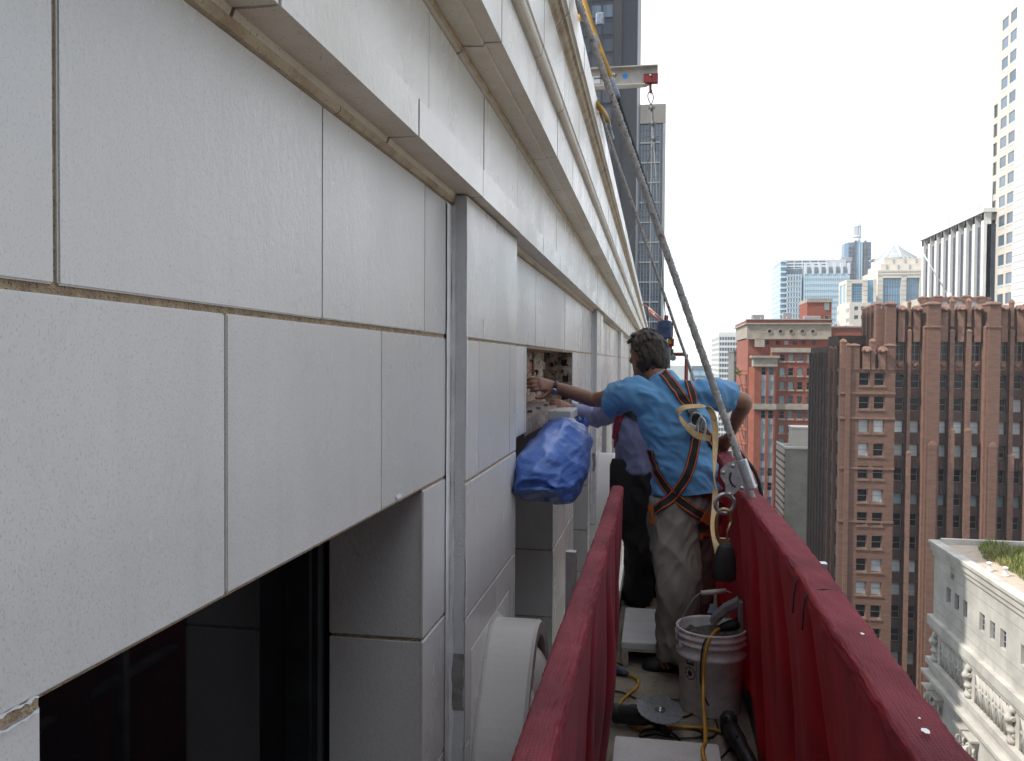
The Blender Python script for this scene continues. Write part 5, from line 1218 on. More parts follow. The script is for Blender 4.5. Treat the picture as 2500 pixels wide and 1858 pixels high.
for a, s_ in ((.044, .030), (.030, .072), (-.054, .078), (-.046, .026)): m = MB(); m.lathe(lp(a, s_, .020), [(.0085, 0), (.0085, .004), (.005, .007), (.0005, .008)], 12, 0, nrm_); m.build('rivet', STEEL, rgt)
m = MB(); m.tube(bpath([lp(.022, .044, .0215), lp(.004, .056, .0215), lp(-.022, .056, .0215), lp(-.036, .046, .0215)], 5), .004, 6); m.build('slot', RUBBER, rgt)
rc = lp(-.085, .108, 0); rr = .036
m = MB(); up_ = Vector((0, 0, 1)); lf_ = Vector((-1, -.15, 0)).normalized(); nn = up_.cross(lf_).normalized()
rings = []
for k in range(33):
    an = k / 32 * 6.2832; dr = up_ * math.cos(an) + lf_ * math.sin(an)
    rings.append([rc + dr * (rr + .0085 * math.cos(t)) + nn * .006 * math.sin(t) for t in [q / 8 * 6.283 for q in range(8)]])
m.rings(rings, 0, True, False); m.build('ring', STEEL, rgt)
BRASS = pm('brass snap hook', (0.40, 0.31, 0.17), 0.38, metal=0.85, c2=(0.28, 0.22, 0.13), ns=40)
kb = rc + Vector((0, 0, -rr)); 
m = MB(); m.tube(bpath([kb + Vector((-.012, 0, -.12)), kb + Vector((-.026, 0, -.09)), kb + Vector((-.030, 0, -.035)), kb + Vector((-.020, 0, .004)), kb + Vector((.0, 0, .014)), kb + Vector((.020, 0, .002)), kb + Vector((.026, 0, -.030))], 6), .0075, 8); m.tube([kb + Vector((.026, 0, -.030)), kb + Vector((.010, -.004, -.075)), kb + Vector((.014, 0, -.12))], [.006, .005, .007], 8)
m.box(kb.x - .018, kb.x + .020, kb.y - .008, kb.y + .008, kb.z - .128, kb.z - .098); m.build('snap_hook', BRASS, rgt)
pk = kb + Vector((.006, 0, -.125)); m = MB(); rg_ = []
for z, w, d_ in ((.008, .018, .014), (-.010, .030, .02), (-.045, .040, .024), (-.10, .047, .026), (-.128, .046, .025), (-.138, .034, .018)):
    rg_.append([pk + Vector((math.copysign(abs(math.cos(t)) ** .5, math.cos(t)) * w - z * -.05, math.copysign(abs(math.sin(t)) ** .6, math.sin(t)) * d_, z)) for t in [k / 16 * 6.283 for k in range(16)]])
m.rings(rg_); m.build('shock_pack', RUBBER, rgt)
PACK = pk

# ================================================================== outrigger beam, suspension wires and hoist
YO = 11.0
bmz0, bmz1 = D(1400, 186, Y=YO).z, D(1400, 145, Y=YO).z; bxr = D(1428, 165, Y=YO).x; BEAMM = pm('galvanised beam', (0.44, 0.42, 0.39), 0.6, c2=(0.34, 0.31, 0.28), ns=5, metal=0.2)
ob = thing('outrigger_beam', 'galvanised roof outrigger beam with stickers jutting out above the cornice', 'beam', (-1.5, YO, 1.62))
m = MB(); xb0 = -3.2; t = .012; fl_ = .075
m.box(xb0, bxr, YO - t / 2, YO + t / 2, bmz0 + t, bmz1 - t); m.box(xb0, bxr, YO - fl_, YO + fl_, bmz1 - t, bmz1)
m.box(xb0, bxr - .16, YO - fl_, YO + fl_, bmz0, bmz0 + t); m.add([(bxr - .16, YO - fl_, bmz0), (bxr - .16, YO + fl_, bmz0), (bxr - .10, YO + .02, bmz0 + .01), (bxr - .10, YO - .02, bmz0 + .01)], [(0, 1, 2, 3)])
m.build('i_beam', BEAMM, ob)
m = MB()
for x in (-2.6, -.95): m.box(x - .04, x + .04, YO - .05, YO + .05, 1.62, bmz0 - .001); m.box(x - .25, x + .25, YO - .2, YO + .2, 1.60, 1.63)
m.build('stand', REDP, ob)
m = MB(); hy = YO - t / 2; q0, q1 = D(1397, 162, Y=hy), D(1428, 180, Y=hy); m.box(q0.x, q1.x + .004, YO - .04, YO + .04, q1.z, q0.z); m.bevel(.005); hp = m.build('hanger_plate', REDP, ob)
hkx = D(1412, 190, Y=YO).x
m = MB(); m.lathe((hkx, YO - .046, (q0.z + q1.z) / 2 + .03), [(.014, 0), (.014, -.012), (.004, -.016)], 10, 0, (0, 1, 0)); m.build('pin', STEEL, hp)
m = MB(); m.tube(bpath([(hkx, YO, q1.z + .02), (hkx, YO, bmz0 - .05), (hkx + .01, YO, bmz0 - .08), (hkx, YO, bmz0 - .1)], 4), .018, 8); m.build('hook', REDP, ob)
def decal(mb_pts, name, mat, parent): 
    m = MB(); m.add(mb_pts, [tuple(range(len(mb_pts)))]); return m.build(name, mat, parent)
for (dx0, dy0, dx1, dy1) in ((1285, 166, 1302, 181), (1309, 159, 1335, 180)):
    a, b = D(dx0, dy0, Y=hy - .002), D(dx1, dy1, Y=hy - .002); decal([(a.x, hy - .002, b.z), (b.x, hy - .002, b.z), (b.x, hy - .002, a.z), (a.x, hy - .002, a.z)], 'sticker', PAPER, ob)
c = D(1357, 165.5, Y=hy - .002); decal([(c.x + math.cos(k / 20 * 6.283) * .034, hy - .0022, c.z + math.sin(k / 20 * 6.283) * .034) for k in range(20)], 'dot_sticker', BLUES, ob)
def text_mesh(body, size, mat, name, parent, loc, xdir, zdir, bold=.0, shear=0.0, bend=None):
    cu = bpy.data.curves.new('txt', 'FONT'); cu.body = body; cu.size = size; cu.offset = bold; cu.shear = shear; cu.resolution_u = 3
    ob_ = bpy.data.objects.new('txt', cu); col.objects.link(ob_); dg = bpy.context.evaluated_depsgraph_get(); dg.update()
    me = bpy.data.meshes.new_from_object(ob_.evaluated_get(dg)); bpy.data.objects.remove(ob_); bpy.data.curves.remove(cu)
    pl0 = wloc(parent); loc = Vector(loc)
    for v in me.vertices:
        w = loc + Vector(xdir) * v.co.x + Vector(zdir) * v.co.y if bend is None else bend(v.co.x, v.co.y)
        v.co = w - pl0
    me.materials.clear(); me.materials.append(mat); return link(name, me, parent)
tb = D(1310, 170, Y=hy - .004); text_mesh('Spider', .088, INK, 'lettering', ob, (tb.x - .055, hy - .0045, tb.z + .0), (1, 0, 0), (0, 0, 1), .002, .2)
tb = D(1289, 172, Y=hy - .004); text_mesh('Spider', .036, INK, 'lettering', ob, (tb.x, hy - .0045, tb.z), (1, 0, 0), (0, 0, 1), .001, .2)
ho = thing('platform_hoist', 'platform hoist under a dark blue cover at the far end of the deck', 'hoist', (.13, PY1 - .35, .10))
hc = D(1443, 715, Y=PY1 - .4); HB = pm('navy cover', (0.035, 0.055, 0.12), 0.4, c2=(0.07, 0.10, 0.19), ns=10, bump=0.5, bs=30)
m = MB(); rings = []
for j in range(15):
    v = j / 14; z = hc.z + .115 - v * .235; w = .085 + .018 * math.sin(v * 2.2) - (.03 if j == 0 else 0)
    rings.append([Vector((hc.x + math.copysign(abs(math.cos(a)) ** .55, math.cos(a)) * w * (1 + .16 * noise.noise((a, v * 3, 1))), hc.y + math.copysign(abs(math.sin(a)) ** .55, math.sin(a)) * .085, z + .012 * noise.noise((a * 2, v * 5, 4)))) for a in [k / 28 * 6.283 for k in range(28)]])
m.rings(rings); m.build('cover', HB, ho)
def hb(d0, d1, mat, name, dep=.05, rnd_=.006):
    a, b = D(*d0, Y=hc.y), D(*d1, Y=hc.y); m = MB(); m.box(min(a.x, b.x), max(a.x, b.x), hc.y - dep, hc.y + dep, min(a.z, b.z), max(a.z, b.z)); m.bevel(rnd_); return m.build(name, mat, ho)
GREENP = pm('green housing', (0.02, 0.13, 0.075), 0.5); YP = pm('yellow painted steel', (0.42, 0.28, 0.02), 0.5)
hb((1454, 700), (1461, 728), REDP, 'motor_guard'); hb((1450, 728), (1458, 747), YP, 'bracket'); hb((1456, 735), (1463, 752), REDP, 'guard'); hb((1447, 745), (1459, 760), REDP, 'gear_case'); hb((1448, 758), (1462, 775), GREENP, 'control_box'); hb((1441, 738), (1450, 752), PAPER, 'label_plate', .06)
hb((1440, 755), (1455, 800), GREYPL, 'hoist_body', .08)
q = D(1461, 777, Y=hc.y - .05); m = MB(); m.lathe(q, [(.034, -.01), (.04, 0), (.034, .02)], 14, 0, (0, 1, 0)); m.build('sheave', GREYPL, ho)
# suspension wire with thimble and clips, and its tail
hk = Vector((hkx, YO, bmz0 - .085)); hbm = Vector((hc.x + .01, hc.y, hc.z + .11))
sw = thing('suspension_wire', 'steel suspension wire with clips hanging from the outrigger beam to the hoist', 'wire rope', hbm)
wd = (hbm - hk).normalized(); th = hk + wd * .17
m = MB(); m.tube(bpath([th, hk + wd * .09 + Vector((.032, 0, 0)), hk + Vector((.030, 0, -.03)), hk + Vector((0, 0, .012)), hk + Vector((-.030, 0, -.03)), hk + wd * .09 + Vector((-.032, 0, 0)), th], 5), .008, 6); m.build('thimble', WIRE, sw)
m = MB(); m.tube([th, hbm], .0075, 6); m.tube(bpath([th + Vector((.012, 0, 0)), th + wd * .6 + Vector((.02, 0, 0))], 4), .007, 6); m.build('wire', WIRE, sw)
for k in range(3):
    c = th + wd * (.04 + k * .20); m = MB(); m.box(c.x - .042, c.x + .046, c.y - .012, c.y + .012, c.z - .014, c.z + .014); m.tube([c + Vector((0, 0, .03)), c - Vector((0, 0, .03))], .018, 8); m.build('clip', WIRE, sw)
m = MB(); m.tube(bpath([th + wd * .5, D(1408, 340, Y=YO), D(1404, 385, Y=YO + .1), D(1402, 430, Y=YO + .3), Vector((-.40, YO + .6, 1.62))], 8), .006, 6); m.build('wire_tail', WIRE, sw)
# braced bracket further along the cornice
br = thing('roof_bracket', 'pale red tubular bracket leaning out from the cornice far along the facade', 'bracket', (-.42, 22, 1.6))
m = MB(); PKP = pm('faded red paint', (0.50, 0.25, 0.21), 0.6)
for a, b in (((1408, 668), (1440, 696)), ((1410, 676), (1438, 700)), ((1408, 668), (1410, 690)), ((1420, 679), (1421, 692))): m.tube([D(*a, Y=22), D(*b, Y=22)], .022, 6)
m.tube([D(1408, 668, Y=22), (-.6, 22, 1.63)], .022, 6); m.build('tube_frame', PKP, br)

# ================================================================== things on the deck
SLAB = pm('glazed slab face', (0.56, 0.55, 0.54), 0.32, c2=(0.48, 0.47, 0.46), ns=7, bump=0.1, bs=90, speck=(0.36, 0.34, 0.32), speck_s=320, speck_w=0.37, rough2=0.6)
def hollow_block(name, x0, x1, y0, y1, h, label, recess=True):
    t = thing(name, label, 'stone block', ((x0 + x1) / 2, (y0 + y1) / 2, FZ))
    m = MB(); z0, z1 = FZ + .001, FZ + h; w = .035
    m.box(x0, x1, y0, y1, z1 - w, z1); m.bevel(.004, 2); m.build('glazed_face', SLAB, t)
    m = MB(); m.box(x0 + .002, x0 + w, y0 + .002, y1 - .002, z0, z1 - w); m.box(x1 - w, x1 - .002, y0 + .002, y1 - .002, z0, z1 - w); m.box(x0 + w, x1 - w, y1 - w, y1 - .002, z0, z1 - w)
    m.box(x0 + w, x1 - w, y0 + .002, y0 + .03, z1 - w - .012, z1 - w); m.box(x0 + w, x1 - w, (y0 + y1) / 2, (y0 + y1) / 2 + .03, z0, z1 - w); m.build('web', pm('buff clay body', (0.42, 0.36, 0.27), 0.95, c2=(0.32, 0.27, 0.20), ns=30, bump=.6, bs=90) if 'buff clay body' not in MAT else MAT['buff clay body'], t)
    return t
hollow_block('terracotta_block', -.160, .060, 4.30, 4.92, .125, 'white hollow terracotta block lying on the deck at the workers feet')
hollow_block('terracotta_block', -.140, .250, 2.60, 3.215, .125, 'white glazed terracotta slab lying under the yellow cord on the deck')
# bucket
bk = Vector((.262, 3.86, FZ + .001)); BR, BH = .1555, .375
but = thing('plastic_bucket', 'white ribbed plastic bucket with wire bail and black print, standing on the deck', 'bucket', bk)
rad = lambda z: .131 + (BR - .131) * z / BH
m = MB(); prof = [(.001, .004), (.126, .004), (.131, 0), (.134, .006), (rad(.245), .245), (rad(.245) + .010, .252), (rad(.26) + .010, .268), (rad(.27), .276), (rad(.305), .305), (rad(.305) + .009, .311), (rad(.315) + .009, .320), (rad(.322) + .001, .325), (rad(.335), .335), (rad(.34) + .009, .342), (rad(.35) + .009, .350), (rad(.352) + .001, .354), (BR, .365), (BR + .004, .370), (BR + .002, .376), (BR - .006, .376), (BR - .008, .368), (rad(.2) - .008, .2), (.10, .19), (.001, .19)]
m.lathe(bk, prof, 48, 0, (0, 0, 1), False); m.build('shell', WPL, but)
m = MB(); rings = []
for j in range(9):
    r = .001 + .142 * j / 8; rings.append([bk + Vector((math.cos(a) * r, math.sin(a) * r, .285 + .03 * noise.noise((math.cos(a) * r * 20, math.sin(a) * r * 20, 2)) + .05 * (r / .145) ** 2)) for a in [k / 28 * 6.283 for k in range(28)]])
m.rings(rings, 0, True, False); m.build('rubble_fill', SILT, but)
def cyl(an, z, off=.0): r = rad(z) + off; return bk + Vector((math.cos(an) * r, math.sin(an) * r, z))
m = MB(); h0, h1 = cyl(R_(205), .30, .014), cyl(R_(25), .30, .014)
gA, gB = bk + Vector((-.035, .245, .455)), bk + Vector((.085, .255, .47))
m.tube(bpath([h0, h0 + Vector((.004, .01, .08)), bk + Vector((-.10, .16, .405)), gA, gB, bk + Vector((.16, .17, .43)), h1 + Vector((0, .01, .07)), h1], 6), .0022, 6); m.build('bail', STEEL, but)
m = MB(); m.tube([gA, gB], .0125, 10); m.build('grip', WPL, but)
for an in (R_(205), R_(25)): m = MB(); m.lathe(cyl(an, .30, -.004), [(.016, 0), (.016, .012), (.009, .016)], 12, 0, (math.cos(an), math.sin(an), 0)); m.build('ear', WPL, but)
acam = math.atan2(-bk.y, -bk.x); al = acam - R_(38)
def bend(u, v): return cyl(al - (v - .02) / .145, .06 + u, .0012)
text_mesh('Bell', .052, INKF, 'print', but, (0, 0, 0), None, None, .001, 0, lambda u, v: bend(u, v))
text_mesh('ill', .060, INK, 'print', but, (0, 0, 0), None, None, .0022, 0, lambda u, v: bend(u + .165, v))
m = MB(); n = 24
for r0, r1 in ((.030, .026), (.012, .001)):
    o_ = [bend(.128 + math.cos(k / n * 6.283) * r0, .022 + math.sin(k / n * 6.283) * r0) for k in range(n)]; i_ = [bend(.128 + math.cos(k / n * 6.283) * r1, .022 + math.sin(k / n * 6.283) * r1) for k in range(n)]
    m.rings([o_, i_], 0, False, False)
for k in range(4): a = k * .8; m.add([bend(.128 + .026 * math.cos(a), .022 + .026 * math.sin(a)), bend(.128 + .026 * math.cos(a + .18), .022 + .026 * math.sin(a + .18)), bend(.128 - .02 * math.cos(a + .1), .022 - .02 * math.sin(a + .1))], [(0, 1, 2)])
m.build('emblem', INK, but)
m = MB(); m.add([bend(u, v) for u, v in ((-.005, -.012), (.215, -.014), (.215, -.0125), (-.005, -.0105))], [(0, 1, 2, 3)]); m.build('print', INK, but)
# grey saw/grinder head resting on the bucket rim with its yellow cord
def DB(dx, dy, y=3.84): return D(dx, dy, Y=y)
tl_ = thing('power_tool', 'grey power tool resting across the bucket rim with a yellow cord', 'power tool', DB(1580, 1372))
m = MB(); rg_ = []
for (dx, dy, w, h_) in ((1545, 1352, .018, .020), (1552, 1342, .022, .024), (1575, 1322, .022, .022), (1598, 1310, .022, .022), (1606, 1306, .020, .024)):
    c = DB(dx, dy); rg_.append([c + Vector((sx * .004 - sz * .4 * h_, sx * w, sz * h_)) for sx, sz in ((-1, -.5), (-.6, -1), (.6, -1), (1, -.5), (1, .5), (.6, 1), (-.6, 1), (-1, .5))])
m.rings(rg_, 0, False); m.build('handle', GREYPL, tl_)
m = MB(); a, b = DB(1602, 1302), DB(1615, 1406); m.box(a.x, b.x - .004, 3.815, 3.865, b.z + .05, a.z); m.box(a.x + .008, b.x + .004, 3.822, 3.858, b.z, b.z + .052); m.bevel(.006); m.build('base_plate', GREYPL, tl_)
m = MB(); m.tube([DB(1560, 1365), DB(1570, 1362), DB(1590, 1357), DB(1606, 1354)], [.014, .020, .026, .028], 12); m.build('motor_barrel', BLKPL, tl_)
m = MB(); m.box(*sorted((DB(1575, 1345).x, DB(1588, 1345).x)), 3.90, 3.91, DB(1580, 1352).z, DB(1580, 1340).z); m.build('tag', pm('manila tag', (0.55, 0.46, 0.33), 0.8), tl_)
cz = FZ + .010
def onfloor(dx, dy, h=.008): return D(dx, dy, Z=FZ + h)
yc_ = [DB(1564, 1364), DB(1552, 1372, 3.78), DB(1538, 1392, 3.69), DB(1530, 1425, 3.66), D(1527, 1480, Y=3.62), D(1527, 1530, Y=3.50), D(1530, 1570, Y=3.38), D(1531, 1610, Y=3.22), Vector((.185, 3.10, FZ + .145)), Vector((.20, 2.9, FZ + .140)), Vector((.205, 2.62, FZ + .138)), Vector((.20, 2.5, FZ + .05)), Vector((.18, 2.2, FZ + .012))]
m = MB(); m.tube(bpath(yc_, 8), .0078, 8); m.build('cord', YELLOW, tl_)
m = MB(); m.tube(bpath([DB(1556, 1368, 3.80), DB(1530, 1392, 3.70), DB(1522, 1430, 3.69), D(1521, 1480, Y=3.66), D(1528, 1510, Y=3.62), onfloor(1545, 1545), onfloor(1556, 1570), onfloor(1558, 1585), onfloor(1545, 1600), onfloor(1520, 1603)], 8), .0042, 6); m.build('lead', RUBBER, tl_)
# angle grinder with its diamond blade
gd = thing('angle_grinder', 'black angle grinder lying on the deck with a large silver cutting disc', 'angle grinder', onfloor(1390, 1565, 0))
dc = D(1433, 1540, Z=FZ + .115); DISC = pm('cutting disc steel', (0.33, 0.34, 0.36), 0.28, metal=0.9, c2=(0.25, 0.26, 0.28), ns=50)
dax = Vector((.10, -.20, 1)).normalized(); dv = dax.orthogonal().normalized(); dw = dax.cross(dv)
m = MB(); n = 72; R1 = .098
o_ = [dc + (dv * math.cos(k / n * 6.2832) + dw * math.sin(k / n * 6.2832)) * (R1 if k % 3 else R1 * .965) for k in range(n)]
m.add(o_ + [p - dax * .0026 for p in o_], [tuple(range(n)), tuple(range(2 * n - 1, n - 1, -1))] + [(k, (k + 1) % n, (k + 1) % n + n, k + n) for k in range(n)]); m.build('cutting_disc', DISC, gd)
m = MB(); m.lathe(dc, [(.021, 0), (.021, .006), (.011, .007), (.011, .012), (.001, .012)], 20, 0, dax); m.build('flange_nut', STEEL, gd)
m = MB(); m.lathe(dc - dax * .008, [(.02, .004), (.03, 0), (.034, -.02), (.030, -.05), (.024, -.07)], 16, 0, dax); m.build('gear_head', BLKPL, gd)
ga, gb = dc - dax * .035, D(1332, 1548, Z=FZ + .055)
m = MB(); m.tube(bpath([ga, ga.lerp(gb, .3), ga.lerp(gb, .6), ga.lerp(gb, .9), gb], 5), [.030] + [.036] * 4 + [.042] * 6 + [.040] * 4 + [.043] * 4 + [.036, .026], 16); m.build('motor_body', BLKPL, gd)
m = MB(); m.tube([ga + Vector((0, 0, -.012)), onfloor(1440, 1585, .03), onfloor(1456, 1592, .022)], [.022, .016, .014], 10); m.build('side_handle', BLKPL, gd)
m = MB(); m.tube(bpath([gb, onfloor(1318, 1520, .05), onfloor(1300, 1512, .02), onfloor(1320, 1500), onfloor(1350, 1503), onfloor(1380, 1516)], 8), .0042, 6); m.build('lead', RUBBER, gd)
# second grinder, dark, by the street side
g2 = thing('dark_grinder', 'dark hand grinder lying on the deck against the street-side netting', 'angle grinder', onfloor(1600, 1610, 0))
p0_, p1_ = D(1582, 1575, Z=FZ + .075), D(1625, 1650, Z=FZ + .06)
m = MB(); m.tube([p0_, p0_.lerp(p1_, .15), p0_.lerp(p1_, .5), p0_.lerp(p1_, .55), p0_.lerp(p1_, .9), p0_.lerp(p1_, 1.25)], [.026, .036, .036, .031, .030, .024], 16); m.build('motor_body', BLKPL, g2)
m = MB(); m.lathe(p0_ + Vector((0, .01, .01)), [(.03, -.05), (.036, -.02), (.036, .02), (.022, .04)], 14); m.build('gear_head', BLKPL, g2)
m = MB(); m.tube([D(1573, 1556, Z=FZ + .13), p0_ + Vector((.0, .02, .02)), D(1592, 1590, Z=FZ + .09)], [.006, .009, .006], 8); m.tube([D(1588, 1545, Z=FZ + .09), D(1600, 1600, Z=FZ + .1)], .006, 8); m.build('guard_arm', BLKPL, g2)
m = MB(); m.tube(bpath([p1_, onfloor(1590, 1625), onfloor(1565, 1645), onfloor(1540, 1660), onfloor(1500, 1670)], 8), .004, 6); m.build('lead', RUBBER, g2)
# extension cord end with blue plug, loose cords
ec = thing('extension_cord', 'yellow extension cord with dark blue plug lying along the facade-side netting', 'cord', onfloor(1360, 1490, 0))
BLUEPL = pm('dark blue plug', (0.035, 0.05, 0.09), 0.5)
m = MB(); m.tube([onfloor(1322, 1452, .02), onfloor(1336, 1455, .022), onfloor(1352, 1459, .022), onfloor(1364, 1464, .018)], [.013, .021, .020, .011], 12); m.build('plug', BLUEPL, ec)
m = MB(); m.tube(bpath([onfloor(1362, 1463, .016), onfloor(1378, 1471), onfloor(1386, 1480), onfloor(1380, 1494), onfloor(1358, 1513), onfloor(1348, 1524), onfloor(1345, 1545), onfloor(1380, 1580), onfloor(1430, 1578, .012), onfloor(1480, 1578, .012), onfloor(1540, 1582, .012), onfloor(1566, 1590, .012), onfloor(1580, 1602)], 8), .0075, 8); m.build('cord', YELLOW, ec)
m = MB(); m.tube(bpath([onfloor(1320, 1452), onfloor(1300, 1440), onfloor(1325, 1435), onfloor(1352, 1444)], 6), .004, 6); m.build('lead', RUBBER, ec)
lc = thing('loose_black_cable', 'loose black cable coiled between the cutting disc and the white slab', 'cable', onfloor(1440, 1600, 0))
m = MB(); m.tube(bpath([onfloor(1455, 1518), onfloor(1490, 1523), onfloor(1508, 1538), onfloor(1496, 1553), onfloor(1468, 1560), onfloor(1440, 1575), onfloor(1480, 1578, .005), onfloor(1520, 1588), onfloor(1518, 1600), onfloor(1470, 1602), onfloor(1420, 1594), onfloor(1390, 1600), onfloor(1400, 1585), onfloor(1440, 1582), onfloor(1466, 1596), onfloor(1480, 1612)], 8), .0042, 6); m.build('cable', RUBBER, lc)
# clutter further along the deck: rubble pail, toolbox, hose reel, rubble heap
pl2 = onfloor(1541, 1330, 0); pl2 = Vector((.30, 5.45, FZ + .001))
pt = thing('rubble_pail', 'dark pail standing behind the bucket with a rod leaning in it', 'bucket', pl2)
m = MB(); m.lathe(pl2, [(.001, .003), (.075, .003), (.078, 0), (.095, .20), (.100, .205), (.095, .21), (.088, .2), (.08, .12), (.001, .12)], 24, 0, (0, 0, 1), False); m.build('shell', BLKPL, pt)
m = MB(); m.tube([pl2 + Vector((.03, 0, .1)), pl2 + Vector((-.10, .12, .36))], .007, 8); m.build('rod', WPL, pt)
tbx = thing('tool_case', 'grey blue tool case on the deck behind the bucket', 'case', (.27, 5.02, FZ))
m = MB(); m.box(.18, .37, 4.92, 5.14, FZ + .001, FZ + .115); m.bevel(.012, 2); m.build('body', pm('blue grey case', (0.10, 0.13, 0.19), 0.5), tbx)
m = MB(); m.box(.19, .36, 4.914, 4.92, FZ + .06, FZ + .07); m.build('seam', BLKPL, tbx); m = MB(); m.tube(bpath([(.24, 5.03, FZ + .115), (.245, 5.03, FZ + .15), (.30, 5.03, FZ + .15), (.305, 5.03, FZ + .115)], 4), .007, 8); m.build('handle', BLKPL, tbx)
hr = thing('hose_reel', 'small black coil of hose lying behind the bucket', 'hose', (.25, 4.55, FZ))
m = MB(); pts = [(.25 + math.cos(k * .3) * (.06 + .0004 * k), 4.55 + math.sin(k * .3) * (.06 + .0004 * k), FZ + .012 + k * .0009) for k in range(100)]; m.tube(pts, .011, 8); m.build('coil', RUBBER, hr)
m = MB()
for k in range(150):
    c = Vector((random.uniform(.08, .40), random.uniform(5.7, 8.5), FZ + random.uniform(.0, .16) + .01)); r = random.uniform(.02, .06); n = 7
    v = [c + Vector((random.uniform(-1, 1), random.uniform(-1, 1), random.uniform(-.8, .8))) * r for _ in range(6)]
    m.add(v, [(0, 1, 2), (0, 2, 3), (0, 3, 1), (1, 2, 4), (2, 3, 5), (3, 1, 5), (1, 4, 5), (2, 5, 4)])
rb_o = m.build('rubble_heap', SILT); tag(rb_o, 'grey heap of broken masonry rubble further along the deck', 'rubble', kind='stuff')
m = MB()
for k in range(110):
    c = onfloor(random.uniform(1330, 1600), random.uniform(1440, 1650), .002); r = random.uniform(.003, .009)
    v = [c + Vector((random.uniform(-1, 1), random.uniform(-1, 1), random.uniform(-.2, .8))) * r for _ in range(4)]
    m.add(v, [(0, 1, 2), (0, 2, 3), (0, 3, 1), (1, 2, 3)])
cr_o = m.build('masonry_crumbs', SMEAR); tag(cr_o, 'pale masonry crumbs scattered over the plywood deck', 'rubble', kind='stuff')
# ================================================================== the two workers
SKIN = pm('tanned skin', (0.30, 0.150, 0.090), 0.5, c2=(0.25, 0.115, 0.068), ns=14, bump=0.15, bs=160)
SHIRT = pm('blue cotton shirt', (0.115, 0.30, 0.53), 0.9, c2=(0.095, 0.255, 0.47), ns=6, bump=0.25, bs=220, sheen=0.2)
LAV = pm('lavender cotton shirt', (0.27, 0.28, 0.45), 0.85, c2=(0.22, 0.23, 0.38), ns=6, bump=0.2, bs=200, sheen=0.15)
KHAKI = pm('khaki cotton trousers', (0.27, 0.24, 0.205), 0.9, c2=(0.21, 0.185, 0.155), ns=5, bump=0.25, bs=220)
BLACKC = pm('black work trousers', (0.010, 0.010, 0.011), 0.9, c2=(0.016, 0.015, 0.015), ns=8, bump=0.2, bs=150)
HAIRM = pm('dark brown greying hair', (0.035, 0.023, 0.016), 0.55, c2=(0.095, 0.072, 0.055), ns=30, ramp=(0.5, 0.75), bump=0.7, bs=120, stretch=(1, 1, .25))
WEB = pm('black webbing', (0.014, 0.014, 0.015), 0.8, bump=0.3, bs=400)
ORANGE = pm('orange webbing stripe', (0.50, 0.105, 0.022), 0.75, bump=0.3, bs=400)
TAN = pm('tan lanyard webbing', (0.54, 0.385, 0.19), 0.8, c2=(0.45, 0.31, 0.15), ns=30, bump=0.3, bs=400)
REDW = pm('red webbing', (0.30, 0.025, 0.045), 0.75, bump=0.3, bs=300)

def ring_at(c, t, sdir, a, b, n=20, sq=1.0):
    """ellipse with half axes a (along sdir) and b, perpendicular to t"""
    t = t.normalized(); s_ = (sdir - t * sdir.dot(t)).normalized(); u = t.cross(s_)
    f = lambda x: math.copysign(abs(x) ** sq, x)
    return [c + s_ * a * f(math.cos(k / n * 2 * math.pi)) + u * b * f(math.sin(k / n * 2 * math.pi)) for k in range(n)]
def limb(mb, pts, radii, sdir=Vector((1, 0, 0)), n=18, sub=5, cap=.6, sq=1.0):
    """closed lofted limb; radii are (a,b) or r per point; rounded ends"""
    pts = [Vector(p) for p in pts]; rr = [r if isinstance(r, tuple) else (r, r) for r in radii]
    P_ = catmull(pts, sub); A = [v.x for v in catmull([Vector((r[0], 0, 0)) for r in rr], sub)]; Bq = [v.x for v in catmull([Vector((r[1], 0, 0)) for r in rr], sub)]
    rings = []; m_ = len(P_)
    def tan(i): return (P_[min(i + 1, m_ - 1)] - P_[max(i - 1, 0)]).normalized()
    t0, t1 = tan(0), tan(m_ - 1)
    for q in (.02, .35, .65, .88): a = math.acos(1 - q) if False else q; rings.append(ring_at(P_[0] - t0 * A[0] * cap * math.sqrt(max(0, 1 - q * q)), t0, sdir, A[0] * q, Bq[0] * q, n, sq))
    for i in range(m_): rings.append(ring_at(P_[i], tan(i), sdir, A[i], Bq[i], n, sq))
    for q in (.88, .65, .35, .02): rings.append(ring_at(P_[-1] + t1 * A[-1] * cap * math.sqrt(max(0, 1 - q * q)), t1, sdir, A[-1] * q, Bq[-1] * q, n, sq))
    mb.rings(rings, 0, True, True)
